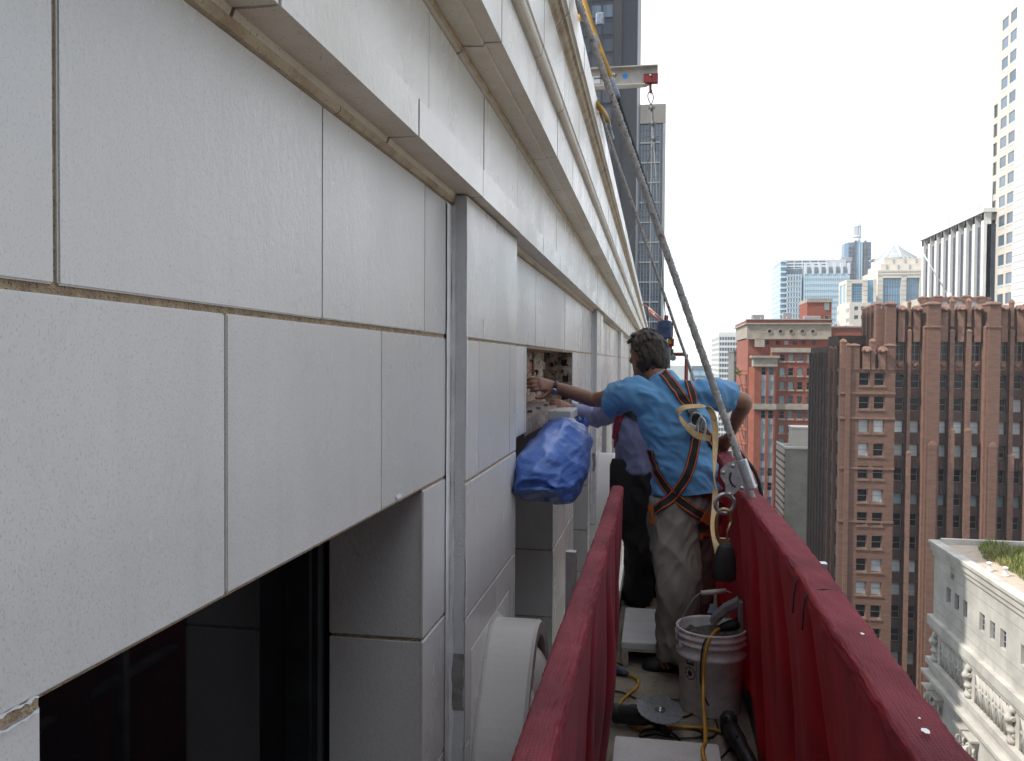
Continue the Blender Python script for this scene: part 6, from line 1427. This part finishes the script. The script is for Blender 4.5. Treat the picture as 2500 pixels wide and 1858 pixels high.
def organic(mb, name, mat, parent, voxel=.007, smooth=6, wrinkle=None, cut=None):
    """overlapping closed lofts fused into one continuous skin, relaxed, optionally wrinkled and cut open"""
    me = bpy.data.meshes.new('t'); me.from_pydata(mb.v, [], mb.f); me.update()
    bm = bmesh.new(); bm.from_mesh(me); bmesh.ops.recalc_face_normals(bm, faces=bm.faces); bm.to_mesh(me); bm.free()
    o = bpy.data.objects.new('t', me); col.objects.link(o)
    md = o.modifiers.new('r', 'REMESH'); md.mode = 'VOXEL'; md.voxel_size = voxel
    ms = o.modifiers.new('s', 'SMOOTH'); ms.factor = .5; ms.iterations = smooth
    dg = bpy.context.evaluated_depsgraph_get(); dg.update()
    out = bpy.data.meshes.new_from_object(o.evaluated_get(dg)); bpy.data.objects.remove(o); bpy.data.meshes.remove(me)
    if wrinkle is not None:
        bm = bmesh.new(); bm.from_mesh(out); bm.normal_update()
        dd = [(v.normal.copy(), wrinkle(v.co)) for v in bm.verts]
        for v, (nn_, d) in zip(bm.verts, dd): v.co += nn_ * d
        bm.to_mesh(out); bm.free()
    if cut is not None:
        bm = bmesh.new(); bm.from_mesh(out)
        for co, no, rad_ in cut:                 # open a hem or sleeve: split by a plane near co, drop what lies beyond
            fs = [f for f in bm.faces if (f.calc_center_median() - co).length < rad_]
            ge = set(fs) | {e for f in fs for e in f.edges} | {v for f in fs for v in f.verts}
            bmesh.ops.bisect_plane(bm, geom=list(ge), plane_co=co, plane_no=no)
            bmesh.ops.delete(bm, geom=[f for f in bm.faces if (f.calc_center_median() - co).dot(no) > 1e-5 and (f.calc_center_median() - co).length < rad_], context='FACES')
        bm.to_mesh(out); bm.free()
    bvh = BVHTree.FromPolygons([v.co.copy() for v in out.vertices], [tuple(p.vertices) for p in out.polygons])
    w = wloc(parent)
    for v in out.vertices: v.co -= w
    out.materials.clear(); out.materials.append(mat); out.name = name
    out.polygons.foreach_set('use_smooth', [True] * len(out.polygons))
    return link(name, out, parent), bvh
def hand(mb, wrist, palm_dir, up, size=1.0, curl=.5, thumb=1):
    """palm and five unequal bent fingers; palm_dir points from wrist to knuckles, up is the back of the hand"""
    d = Vector(palm_dir).normalized(); u = Vector(up); u = (u - d * u.dot(d)).normalized(); s_ = d.cross(u)
    limb(mb, [wrist - d * .02, wrist + d * .03, wrist + d * .085 * size], [(.030, .021), (.037, .020), (.042, .016)], s_, 14, 4, .4, .8)
    for k, (off, ln) in enumerate(((.033, .072), (.011, .080), (-.012, .075), (-.033, .058))):
        p = wrist + d * .085 * size + s_ * off; dr = d.copy(); pts = [p - d * .02, p]
        for j, fr in enumerate((.45, .32, .23)):
            dr = (dr * math.cos(curl * (.5 + .35 * j)) - u * math.sin(curl * (.5 + .35 * j))).normalized(); p = p + dr * ln * fr * size; pts.append(p)
        limb(mb, pts, [.0095, .0095, .0088, .0082, .0070], s_, 10, 3, .8)
    p = wrist + d * .025 + s_ * thumb * .034; dr = (d * .7 + s_ * thumb * .6 - u * .35).normalized(); pts = [p - dr * .01, p + dr * .03, p + dr * .055 + d * .01, p + dr * .06 + d * .035 - u * .008]
    limb(mb, pts, [.014, .0125, .0105, .0085], u, 10, 3, .8)
def Q(dx, dy, Y): return D(dx, dy, Y=Y)
def ribbon(bvhs, pix, width, lift, name, mat, parent, thick=.004, edge=None, n=7, flip=None):
    """webbing laid on the clothed body: pixels are cast onto the cloth, joined to a strap of real thickness"""
    pts = []; nor = []
    if not any(isinstance(p, Vector) for p in pix): pix = [(v.x, v.y) for v in catmull([Vector((p[0], p[1], 0)) for p in pix], 4)]
    for p in pix:
        if isinstance(p, Vector): pts.append(p); nor.append(None); continue
        dvec = (CF + CR * ((p[0] * K - 1250) / FN) + CU * ((929 - p[1] * K) / FN)).normalized(); best = None
        for b in bvhs:
            h = b.ray_cast(Vector((0, 0, 0)), dvec)
            if h[0] is not None and (best is None or h[3] < best[3]): best = h
        if best is None: continue
        nn_ = best[1] if best[1].dot(dvec) < 0 else -best[1]; pts.append(best[0] + nn_ * lift); nor.append(nn_)
    for i in range(len(nor)):
        if nor[i] is None:
            nor[i] = next((q for q in nor[i + 1:] if q is not None), None) or next((q for q in nor[:i][::-1] if q is not None), Vector((0, -1, 0)))
    if len(pts) > 6:                             # webbing is taut: relax it between the hits, never below the cloth
        raw = [p.copy() for p in pts]
        for _ in range(6):
            pts = [pts[0]] + [(pts[i - 1] + pts[i] * 2 + pts[i + 1]) / 4 for i in range(1, len(pts) - 1)] + [pts[-1]]
            pts = [p + nn_ * max(0, (r_ - p).dot(nn_)) for p, r_, nn_ in zip(pts, raw, nor)]
    C_ = catmull(pts, n if len(pts) < 8 else 3); Nn = [v.normalized() for v in catmull(nor, n if len(pts) < 8 else 3)]
    Nn = [(Nn[max(i - 2, 0)] + Nn[max(i - 1, 0)] + Nn[i] + Nn[min(i + 1, len(Nn) - 1)] + Nn[min(i + 2, len(Nn) - 1)]).normalized() for i in range(len(Nn))]
    def strap(off, w, th, lf):
        m = MB(); rings = []
        for i, c in enumerate(C_):
            t = (C_[min(i + 1, len(C_) - 1)] - C_[max(i - 1, 0)]).normalized(); s_ = t.cross(Nn[i]).normalized(); nn_ = s_.cross(t)
            q = c + s_ * off + nn_ * lf; rings.append([q - s_ * w / 2 - nn_ * th / 2, q + s_ * w / 2 - nn_ * th / 2, q + s_ * w / 2 + nn_ * th / 2, q - s_ * w / 2 + nn_ * th / 2])
        m.rings(rings, 0, False, True); return m
    o = strap(0, width, thick, 0).build(name, mat, parent)
    if edge:
        for sgn in (-1, 1): strap(sgn * width * .38, width * .12, thick * .6, thick * .55).build('stripe', edge, o)
    return o, C_
def wr(seed, amp, f1=9, f2=20, st=(1, 1, 1)):
    def f(p):
        q = Vector((p.x * st[0], p.y * st[1], p.z * st[2]))
        a = 1 - abs(noise.noise(q * f1 + Vector((seed, 0, 0)))) * 2.2; b = 1 - abs(noise.noise(q * f2 + Vector((0, seed, 0)))) * 2
        return amp * (.65 * a + .35 * b)
    return f
# ------------------------------------------------------------------ worker in the blue shirt
w1_ = thing('person', 'worker in blue t-shirt and khaki trousers reaching into the facade, harness on back', 'person', (.09, 4.3, FZ))
pel, wai, che, upc = Q(1487, 1085, 4.32), Q(1484, 1005, 4.30), Q(1466, 905, 4.34), Q(1448, 850, 4.37)
nk0, nk1, hd = Q(1432, 828, 4.40), Q(1414, 796, 4.44), Q(1405, 768, 4.46)
sL, eL, wL = Q(1376, 852, 4.33), Q(1292, 868, 4.50), Q(1196, 838, 4.46)
sR, eR, wR = Q(1540, 852, 4.38), Q(1616, 872, 4.50), Q(1583, 950, 4.74)
hL, kL, aL = Q(1462, 1112, 4.28), Q(1472, 1280, 4.20), Q(1466, 1432, 4.22)
hR, kR, aR = Q(1520, 1108, 4.40), Q(1512, 1262, 4.52), Q(1502, 1392, 4.66)
sd_ = (sR - sL).normalized(); hips = (hR - hL).normalized()
facing = Vector((-.78, .62, -.06)).normalized()
body = MB()
limb(body, [pel - Vector((0, 0, .02)), wai, che, upc], [(.145, .105), (.126, .095), (.140, .098), (.100, .072)], sd_, 24, 5, .5)
limb(body, [sL.lerp(upc, .5), sL, sL.lerp(eL, .5), eL, eL.lerp(wL, .35), wL], [.05, .052, .047, .041, .040, (.030, .024)], Vector((0, 0, 1)))
limb(body, [sR.lerp(upc, .5), sR, sR.lerp(eR, .5), eR, eR.lerp(wR, .35), wR], [.05, .050, .047, .042, .040, (.029, .024)], Vector((0, 1, 0)))
limb(body, [nk0 - Vector((0, 0, .05)), nk0, nk1], [.062, .060, .056], sd_)
hu = Vector((-.12, .05, 1)).normalized(); hs = facing.cross(hu).normalized()
rings = []                                      # skull and face
for z, a, b, off in ((-.128, .022, .03, .055), (-.122, .040, .045, .045), (-.105, .054, .062, .030), (-.07, .064, .080, .014), (-.02, .072, .094, .0), (.03, .076, .100, -.006), (.07, .070, .092, -.008), (.098, .052, .066, -.008), (.113, .026, .034, -.008), (.117, .004, .005, -.008)):
    c = hd + hu * z + facing * off; rings.append([c + hs * a * math.cos(k / 20 * 6.2832) + facing * b * math.sin(k / 20 * 6.2832) for k in range(20)])
body.rings(rings)
fc = hd + facing * .094
limb(body, [fc + hu * .012 - facing * .01, fc - hu * .012 + facing * .006, fc - hu * .032 + facing * .018, fc - hu * .040 + facing * .002], [.010, .012, .015, .012], hs, 10, 3)   # nose
for sg in (-1, 1):
    limb(body, [hd + hs * sg * .074 + hu * .022 - facing * .005, hd + hs * sg * .082 - hu * .005 - facing * .010, hd + hs * sg * .074 - hu * .036], [(.010, .018), (.012, .022), (.008, .011)], hs, 10, 3)   # ears
    limb(body, [fc + hs * sg * .020 + hu * .020 - facing * .012, fc + hs * sg * .045 + hu * .018 - facing * .022], [.010, .009], hu, 8, 3)    # brow
limb(body, [fc - hu * .066 + hs * .018 - facing * .012, fc - hu * .066 - facing * .004, fc - hu * .066 - hs * .018 - facing * .012], [.007, .009, .007], hu, 8, 3)   # lips
hand(body, wL, Q(1160, 832, 4.36) - wL, Vector((.25, -.9, .35)), 1.0, .75, -1)
hand(body, wR, Q(1565, 972, 4.84) - wR, Vector((.3, -.2, .9)), 1.0, .25, -1)
for hp_, kn, an in ((hL, kL, aL), (hR, kR, aR)): limb(body, [hp_ + Vector((0, 0, .05)), hp_, hp_.lerp(kn, .55), kn, kn.lerp(an, .35), an], [.075, .08, .068, .055, .052, .038], hips)
bo, bvB = organic(body, 'body', SKIN, w1_, .0055, 4)
# shirt: torso and short sleeves, hem below the belt
sh = MB()
hem = Q(1492, 1078, 4.31); hemcut = Q(1492, 1066, 4.31)
limb(sh, [hem, wai, Q(1478, 955, 4.32), che, upc - Vector((0, 0, .005))], [(.172, .136), (.154, .120), (.163, .120), (.182, .124), (.150, .098)], sd_, 28, 5, .25)
limb(sh, [che.lerp(sL, .5), sL - Vector((0, 0, .005)), sL.lerp(eL, .30) - Vector((0, 0, .008)), sL.lerp(eL, .62) - Vector((0, 0, .012))], [.090, .082, .080, .084], Vector((0, 0, 1)), 20, 5, .1)
limb(sh, [che.lerp(sR, .5), sR - Vector((0, 0, .005)), sR.lerp(eR, .30), sR.lerp(eR, .66)], [.085, .076, .070, .070], Vector((0, 1, 0)), 20, 5, .1)
limb(sh, [upc, nk0 + Vector((0, 0, .012))], [.09, .068], sd_, 20, 4, .1)
def shirt_w(p):
    t = (p - hem).dot(Vector((-.12, 0, 1))) 
    low = max(0, 1 - abs(t) / .22)
    drag = math.sin((p.z * .75 + p.x * .55) * 52 + 3 * noise.noise(p * 7)) * .5 + .5       # drag folds towards the raised arm
    q = Vector((p.x * .55 - p.z * .3, p.y * .6, p.z + p.x * .65))
    return .011 * (1 - abs(noise.noise(q * 9)) * 2.6) + .0065 * (1 - abs(noise.noise(q * 21 + Vector((2, 0, 5)))) * 2.4) + .005 * low * math.sin(p.z * 95 + 6 * noise.noise(p * 6)) + .0025 * drag
shirt, bvS = organic(sh, 'shirt', SHIRT, w1_, .007, 5, shirt_w, [(hemcut, Vector((.10, 0, -1)).normalized(), .26), (sL.lerp(eL, .53) - Vector((0, 0, .01)), (eL - sL + Vector((0, 0, .06))).normalized(), .115), (sR.lerp(eR, .58), (eR - sR).normalized(), .105)])
# trousers
tr = MB()
limb(tr, [Q(1488, 1120, 4.33), pel, Q(1487, 1040, 4.31)], [(.160, .125), (.158, .122), (.130, .100)], hips, 26, 5, .3)
limb(tr, [hL + Vector((.0, 0, .06)), hL + Vector((-.005, 0, -.05)), hL.lerp(kL, .55), kL, kL.lerp(aL, .5), aL + Vector((.0, 0, .012))], [(.105, .112), (.112, .118), (.110, .112), (.103, .104), (.088, .094), (.078, .088)], hips, 22, 6, .15)
limb(tr, [hR + Vector((0, 0, .05)), hR, hR.lerp(kR, .5), kR, kR.lerp(aR, .5), aR + Vector((0, 0, -.02))], [(.095, .105), (.095, .105), (.088, .09), (.078, .08), (.072, .078), (.070, .078)], hips, 22, 6, .15)
def trou_w(p):
    q = Vector((p.x * 1.1, p.y * .8, p.z * .8 + p.x * .9)); q2 = Vector((p.x, p.y, p.z * .75 - p.x * 1.1))
    return .013 * (1 - abs(noise.noise(q * 7.5)) * 2.4) + .007 * (1 - abs(noise.noise(q2 * 16)) * 2.2)
trou, bvT = organic(tr, 'trousers', KHAKI, w1_, .0075, 5, trou_w)
# hair: shaggy cap over the back of the head
hr_ = MB()
for k in range(230):
    z = random.uniform(-.9, 1.0); a = random.uniform(0, 6.283); rr_ = math.sqrt(max(0, 1 - z * z))
    d_ = hu * z + (hs * math.cos(a) + facing * math.sin(a)) * rr_
    if d_.dot(facing) > .25 and z < .62: continue
    if d_.dot(facing) > .62 and z < .80: continue
    if z < -.62 and d_.dot(facing) > -.35: continue
    base = hd - facing * .008 + hu * (d_.dot(hu) * .118) + hs * d_.dot(hs) * .080 + facing * d_.dot(facing) * .102
    flow = (-hu * .9 - facing * .35 + hs * random.uniform(-.3, .3)); flow = (flow - d_ * flow.dot(d_)); flow = flow.normalized() if flow.length > .05 else hs
    ln = random.uniform(.035, .065); limb(hr_, [base - flow * .012, base + flow * ln * .5 + d_ * .006, base + flow * ln + d_ * random.uniform(-.002, .010)], [.013, .011, .0035], hs, 7, 2, .5)
rings = []
for z, a, b, off in ((-.085, .052, .040, -.058), (-.05, .068, .066, -.034), (-.01, .078, .088, -.020), (.035, .081, .100, -.013), (.075, .075, .097, -.010), (.104, .056, .072, -.008), (.121, .024, .032, -.008), (.124, .003, .004, -.008)):
    c = hd + hu * z + facing * off; rings.append([c + hs * a * math.cos(k / 20 * 6.2832) + facing * b * math.sin(k / 20 * 6.2832) for k in range(20)])
hr_.rings(rings)
hairo, bvH = organic(hr_, 'hair', HAIRM, w1_, .0042, 1, lambda p: .0022 * noise.noise(Vector((p.x * 90, p.y * 90, p.z * 25))))
# a few loose strands
m = MB()
for k in range(420):
    z = random.uniform(-.75, 1.0); a = random.uniform(0, 6.283); rr_ = math.sqrt(max(0, 1 - z * z)); d_ = hu * z + (hs * math.cos(a) + facing * math.sin(a)) * rr_
    if d_.dot(facing) > .2 and z < .7: continue
    b_ = hd - facing * .010 + hu * z * .126 + hs * d_.dot(hs) * .086 + facing * d_.dot(facing) * .106
    fl2 = (-hu - facing * .3 + hs * random.uniform(-.5, .5)); fl2 = (fl2 - d_ * fl2.dot(d_)).normalized()
    m.tube([b_ - d_ * .004, b_ + fl2 * .02 + d_ * .006, b_ + fl2 * random.uniform(.03, .055) + d_ * random.uniform(.0, .012)], [.0016, .0014, .0006], 4)
m.build('hair_strands', HAIRM, hairo)
# shoes
def shoe(parent, heel, toe, mat=BLKPL, stripe=True):
    d = (toe - heel); d.z = 0; ln = d.length; d.normalize(); s_ = Vector((-d.y, d.x, 0)); z0 = FZ + .002; m = MB(); rings = []
    for t, w, h in ((-.01, .022, .04), (.02, .033, .085), (.10, .036, .095), (.22, .037, .098), (.45, .040, .082), (.65, .046, .062), (.82, .045, .050), (.94, .034, .040), (1.0, .014, .026)):
        c = Vector((heel.x, heel.y, z0)) + d * ln * t; rings.append([c + s_ * w * x + Vector((0, 0, h * z)) for x, z in ((-1, 0), (1, 0), (1.04, .35), (.85, .75), (.4, 1), (-.4, 1), (-.85, .75), (-1.04, .35))])
    m.rings(rings); so = m.build('shoe', mat, parent)
    if stripe:
        for t in (.30, .42):
            for sg in (-1, 1):
                c = Vector((heel.x, heel.y, z0)) + d * ln * t; m = MB(); q = [c + s_ * sg * (.0425 * 1.05 + .0005) + Vector((0, 0, .022)), c + s_ * sg * .0430 * .93 + d * .02 + Vector((0, 0, .058)), c + s_ * sg * .0430 * .93 + d * .034 + Vector((0, 0, .058)), c + s_ * sg * (.0425 * 1.05 + .0005) + d * .014 + Vector((0, 0, .022))]
                m.add(q + [p + s_ * sg * .002 for p in q], [(0, 1, 2, 3), (4, 5, 6, 7), (0, 1, 5, 4), (1, 2, 6, 5), (2, 3, 7, 6), (3, 0, 4, 7)]); m.build('stripe', ORANGE, so)
shoe(w1_, D(1482, 1458, Z=FZ), D(1394, 1450, Z=FZ)); shoe(w1_, Vector((aR.x + .06, aR.y - .03, FZ)), Vector((aR.x - .16, aR.y + .12, FZ)))
# wrist watch
wd_ = (eL - wL).normalized(); wc = wL + wd_ * .022; m = MB(); m.lathe(wc - wd_ * .010, [(.0325, 0), (.0345, .002), (.0345, .018), (.0325, .020)], 20, 0, wd_); wt = m.build('watch', BLKPL, w1_)
m = MB(); nv = Vector((.1, -.75, -.65)); nv = (nv - wd_ * nv.dot(wd_)).normalized(); m.lathe(wc + nv * .030, [(.019, 0), (.020, .004), (.019, .009), (.001, .0092)], 18, 0, nv); m.build('watch_case', STEEL, wt)
# collar
m = MB(); cc = nk0 + Vector((0, 0, .012)); ct_ = (nk1 - nk0).normalized(); m.rings([ring_at(cc + ct_ * h, ct_, sd_, r, r, 24) for r, h in ((.072, -.012), (.0735, 0), (.071, .006), (.066, .004), (.066, -.012))], 0, True, False); m.build('collar', SHIRT, w1_)
# harness: shoulder straps, crossed back and leg straps
bv = [bvS, bvT]
har = [((1424, 806), (1440, 810), (1460, 836), (1484, 870), (1500, 890)), ((1478, 812), (1488, 824), (1500, 850), (1506, 885)),
       ((1512, 935), (1504, 985), (1494, 1030), (1472, 1065), (1446, 1092), (1424, 1108)), ((1413, 978), (1420, 1000), (1432, 1030), (1446, 1056), (1470, 1080), (1500, 1105), (1528, 1122)),
       ((1524, 930), (1538, 950), (1548, 970))]
for h in har: ribbon(bv, h, .050 if h != har[1] else .042, .009, 'harness_strap', WEB, w1_, .004, ORANGE)
ribbon(bv, ((1415, 1096), (1419, 1118), (1422, 1140)), .030, .012, 'leg_strap', ORANGE, w1_, .004)
ribbon(bv, ((1522, 1118), (1534, 1126), (1546, 1132)), .055, .010, 'leg_pad', ORANGE, w1_, .012); ribbon(bv, ((1546, 1150), (1530, 1158), (1516, 1166)), .030, .010, 'leg_strap', ORANGE, w1_, .004)
o, cc_ = ribbon(bv, ((1496, 886), (1508, 906), (1520, 930)), .055, .010, 'back_plate', BLKPL, w1_, .006)
dcen = cc_[len(cc_) // 2] + Vector((.0, -.022, -.01))
m = MB(); pts = [dcen + Vector((math.sin(a) * .028, -.012 - .01 * math.cos(a), math.cos(a) * .036)) for a in [k / 16 * 6.283 for k in range(17)]]; m.tube(pts, .0052, 8); m.build('d_ring', STEEL, w1_)
m = MB(); c = dcen + Vector((.022, -.025, -.035)); m.tube(catmull([c + Vector((.0, 0, .05)), c + Vector((.018, -.004, .03)), c + Vector((.020, -.004, -.02)), c + Vector((.002, 0, -.05)), c + Vector((-.014, 0, -.03)), c + Vector((-.014, 0, .02)), c + Vector((.0, 0, .05))], 5), .0065, 8); m.build('snap_hook', STEEL, w1_)
m = MB(); c = dcen + Vector((-.022, -.020, -.040)); m.box(-.020, .020, -.003, .003, -.022, .020); m.bevel(.002); me_ = m.mesh('label', PAPER); lo = link('label', me_, w1_, c); lo.rotation_euler = (.2, .35, -.2)
# tan lanyard: loop at the back, then down and across to the shock pack
ln_ = thing('lanyard', 'tan webbing lanyard looping from the workers back down to the black shock pack', 'lanyard', PACK + Vector((0, 0, -.1)))
def strap_free(pts, w, th, wdir, name, mat, parent, n=8):
    C_ = catmull(pts, n); m = MB(); rings = []
    for i, c in enumerate(C_):
        t = (C_[min(i + 1, len(C_) - 1)] - C_[max(i - 1, 0)]).normalized(); wv = wdir(i / (len(C_) - 1)); s_ = (wv - t * wv.dot(t)).normalized(); nn_ = s_.cross(t)
        rings.append([c - s_ * w / 2 - nn_ * th / 2, c + s_ * w / 2 - nn_ * th / 2, c + s_ * w / 2 + nn_ * th / 2, c - s_ * w / 2 + nn_ * th / 2])
    m.rings(rings, 0, False, True); return m.build(name, mat, parent)
yb_ = dcen.y - .045
loop = [Q(1543, 952, yb_), Q(1515, 946, yb_), Q(1490, 925, yb_ - .02), Q(1473, 900, yb_ - .03), Q(1482, 886, yb_ - .03), Q(1510, 882, yb_ - .02), Q(1535, 885, yb_ - .02), Q(1549, 905, yb_ - .03), Q(1553, 950, yb_ - .05), Q(1551, 1000, yb_ - .10), Q(1550, 1045, yb_ - .18), Q(1553, 1085, yb_ - .28), Q(1551, 1120, yb_ - .40), Q(1550, 1150, yb_ - .55), Q(1556, 1185, PACK.y + .06), PACK + Vector((-.022, -.005, -.10)), PACK + Vector((-.004, 0, -.125))]
strap_free(loop, .030, .0035, lambda t: Vector((math.cos(t * 5 + .8), .45 * math.sin(t * 4), .25 + .5 * max(0, .5 - t))).normalized() if t < .45 else Vector((math.cos((t - .45) * 9) * 1.0, math.sin((t - .45) * 9) * 1.0, .1)), 'webbing', TAN, ln_)

# ------------------------------------------------------------------ worker behind, lavender shirt
w2_ = thing('person', 'worker in lavender long-sleeved shirt and black work trousers half hidden behind the other', 'person', (-.05, 5.35, FZ))
pel2, wai2, che2, upc2 = Q(1400, 1040, 5.40), Q(1398, 990, 5.38), Q(1400, 915, 5.36), Q(1404, 868, 5.36)
nk2, hd2 = Q(1408, 840, 5.40), Q(1415, 795, 5.46)
sL2, eL2, wL2 = Q(1352, 884, 5.32), Q(1292, 905, 5.50), Q(1238, 888, 5.42)
sR2, eR2, wR2 = Q(1462, 880, 5.42), Q(1475, 960, 5.55), Q(1440, 990, 5.75)
hL2, kL2, aL2 = Q(1384, 1075, 5.36), Q(1386, 1200, 5.36), Q(1384, 1298, 5.42)
hR2, kR2, aR2 = Q(1420, 1072, 5.44), Q(1424, 1190, 5.55), Q(1425, 1285, 5.70)
s2 = (sR2 - sL2).normalized(); f2 = Vector((-.55, .83, 0)).normalized(); h2 = f2.cross(Vector((0, 0, 1)))
body2 = MB()
limb(body2, [pel2, wai2, che2, upc2], [(.15, .10), (.14, .10), (.155, .105), (.12, .085)], s2, 24, 5, .5)
limb(body2, [sL2.lerp(upc2, .5), sL2, sL2.lerp(eL2, .5), eL2, eL2.lerp(wL2, .4), wL2], [.055, .055, .045, .040, .038, (.029, .023)], Vector((0, 0, 1)))
limb(body2, [sR2.lerp(upc2, .5), sR2, sR2.lerp(eR2, .5), eR2, eR2.lerp(wR2, .4), wR2], [.055, .055, .045, .040, .038, (.029, .023)], Vector((0, 1, 0)))
limb(body2, [nk2 - Vector((0, 0, .05)), nk2, nk2.lerp(hd2, .5)], [.07, .06, .056], s2)
rings = []
for z, a, b, off in ((-.125, .022, .03, .055), (-.105, .054, .062, .030), (-.07, .064, .080, .014), (-.02, .072, .094, .0), (.03, .076, .100, -.006), (.07, .070, .092, -.008), (.098, .052, .066, -.008), (.117, .004, .005, -.008)):
    c = hd2 + Vector((0, 0, z)) + f2 * off; rings.append([c + h2 * a * math.cos(k / 20 * 6.2832) + f2 * b * math.sin(k / 20 * 6.2832) for k in range(20)])
body2.rings(rings)
fc2 = hd2 + f2 * .094; zu = Vector((0, 0, 1))
limb(body2, [fc2 + zu * .012 - f2 * .01, fc2 - zu * .012 + f2 * .006, fc2 - zu * .032 + f2 * .018, fc2 - zu * .040], [.010, .012, .015, .012], h2, 10, 3)
for sg in (-1, 1): limb(body2, [hd2 + h2 * sg * .074 + zu * .022, hd2 + h2 * sg * .082 - zu * .005 - f2 * .008, hd2 + h2 * sg * .074 - zu * .036], [(.010, .018), (.012, .022), (.008, .011)], h2, 10, 3)
hand(body2, wL2, Q(1214, 880, 5.36) - wL2, Vector((.3, -.85, .4)), 1.0, .8, -1); hand(body2, wR2, Vector((-.6, .7, -.1)), Vector((0, -.2, 1)), 1.0, .5, -1)
for hp_, kn, an in ((hL2, kL2, aL2), (hR2, kR2, aR2)): limb(body2, [hp_ + Vector((0, 0, .05)), hp_, hp_.lerp(kn, .55), kn, kn.lerp(an, .35), an], [.075, .08, .068, .055, .052, .038], s2)
bo2, _ = organic(body2, 'body', SKIN, w2_, .0065, 4)
sh2 = MB()
limb(sh2, [Q(1398, 1015, 5.39), wai2, che2, upc2], [(.185, .14), (.178, .135), (.185, .13), (.145, .098)], s2, 26, 5, .25)
limb(sh2, [che2.lerp(sL2, .5), sL2, sL2.lerp(eL2, .5), eL2, eL2.lerp(wL2, .5), eL2.lerp(wL2, .93)], [.085, .078, .070, .066, .056, .042], zu, 20, 5, .1)
limb(sh2, [che2.lerp(sR2, .5), sR2, sR2.lerp(eR2, .5), eR2, eR2.lerp(wR2, .9)], [.085, .076, .066, .06, .045], Vector((0, 1, 0)), 20, 5, .1)
limb(sh2, [upc2, nk2 + Vector((0, 0, .02))], [.09, .07], s2, 20, 4, .1)
def lav_w(p): q = Vector((p.x * 1.3 + p.z * .4, p.y, p.z * 1.0 - p.x * .3)); return .009 * (1 - abs(noise.noise(q * 8)) * 2.0) + .003 * (1 - abs(noise.noise(q * 18)) * 2)
so2, bv2 = organic(sh2, 'shirt', LAV, w2_, .008, 5, lav_w)
tr2 = MB()
limb(tr2, [Q(1400, 1090, 5.40), pel2, Q(1398, 1000, 5.39)], [(.175, .14), (.178, .142), (.155, .118)], s2, 26, 5, .2)
for hp_, kn, an in ((hL2, kL2, aL2), (hR2, kR2, aR2)): limb(tr2, [hp_ + Vector((0, 0, .05)), hp_, hp_.lerp(kn, .5), kn, kn.lerp(an, .5), an - Vector((0, 0, .02))], [.115, .115, .105, .095, .088, .085], s2, 22, 6, .15)
to2, bvt2 = organic(tr2, 'trousers', BLACKC, w2_, .009, 5, trou_w)
m = MB()                                         # tool pouch on the belt, hung on the facade side
pc = Q(1352, 1085, 5.30); rings = []
for z, w, d_ in ((.26, .07, .03), (.22, .085, .045), (.0, .085, .06), (-.12, .080, .06), (-.17, .06, .04)):
    rings.append([pc + Vector((math.copysign(abs(math.cos(t)) ** .6, math.cos(t)) * w, math.copysign(abs(math.sin(t)) ** .6, math.sin(t)) * d_, z)) for t in [k / 18 * 6.283 for k in range(18)]])
m.rings(rings); m.build('tool_pouch', BLACKC, w2_)
ribbon([bv2], ((1352, 882), (1346, 900), (1340, 930), (1336, 955)), .055, .008, 'harness_strap', REDW, w2_, .006)
ribbon([bv2], ((1352, 888), (1372, 900), (1392, 908), (1410, 912)), .05, .007, 'harness_strap', WEB, w2_, .005)
ribbon([bv2], ((1340, 950), (1334, 975), (1336, 1000)), .03, .008, 'harness_strap', REDW, w2_, .004)
shoe(w2_, Vector((aL2.x + .06, aL2.y - .04, FZ)), Vector((aL2.x - .12, aL2.y + .18, FZ)), BLKPL, False); shoe(w2_, Vector((aR2.x + .06, aR2.y - .04, FZ)), Vector((aR2.x - .12, aR2.y + .18, FZ)), BLKPL, False)
hm = MB(); rings = []
for z, a, b, off in ((-.06, .06, .05, -.045), (-.01, .078, .088, -.020), (.035, .081, .100, -.013), (.075, .075, .097, -.010), (.104, .056, .072, -.008), (.121, .024, .032, -.008), (.124, .003, .004, -.008)):
    c = hd2 + Vector((0, 0, z)) + f2 * off; rings.append([c + h2 * a * math.cos(k / 20 * 6.2832) + f2 * b * math.sin(k / 20 * 6.2832) for k in range(20)])
hm.rings(rings); organic(hm, 'hair', HAIRM, w2_, .006, 1, lambda p: .003 * noise.noise(Vector((p.x * 60, p.y * 60, p.z * 25))))

# ================================================================== thin summer haze over the city
HZ = bpy.data.materials.new('thin haze'); HZ.use_nodes = True; hn = HZ.node_tree.nodes; hn.remove(hn['Principled BSDF'])
pv = hn.new('ShaderNodeVolumePrincipled'); pv.inputs['Color'].default_value = (0.86, 0.93, 1.0, 1); pv.inputs['Density'].default_value = 0.0003; pv.inputs['Anisotropy'].default_value = 0.2
HZ.node_tree.links.new(pv.outputs['Volume'], hn['Material Output'].inputs['Volume'])
m = MB(); m.box(-900, 900, -400, 1500, ZG - 1, max(zbt, zt_, ztow, 90) + 6); hz_o = m.build('haze', HZ); tag(hz_o, kind='stuff')
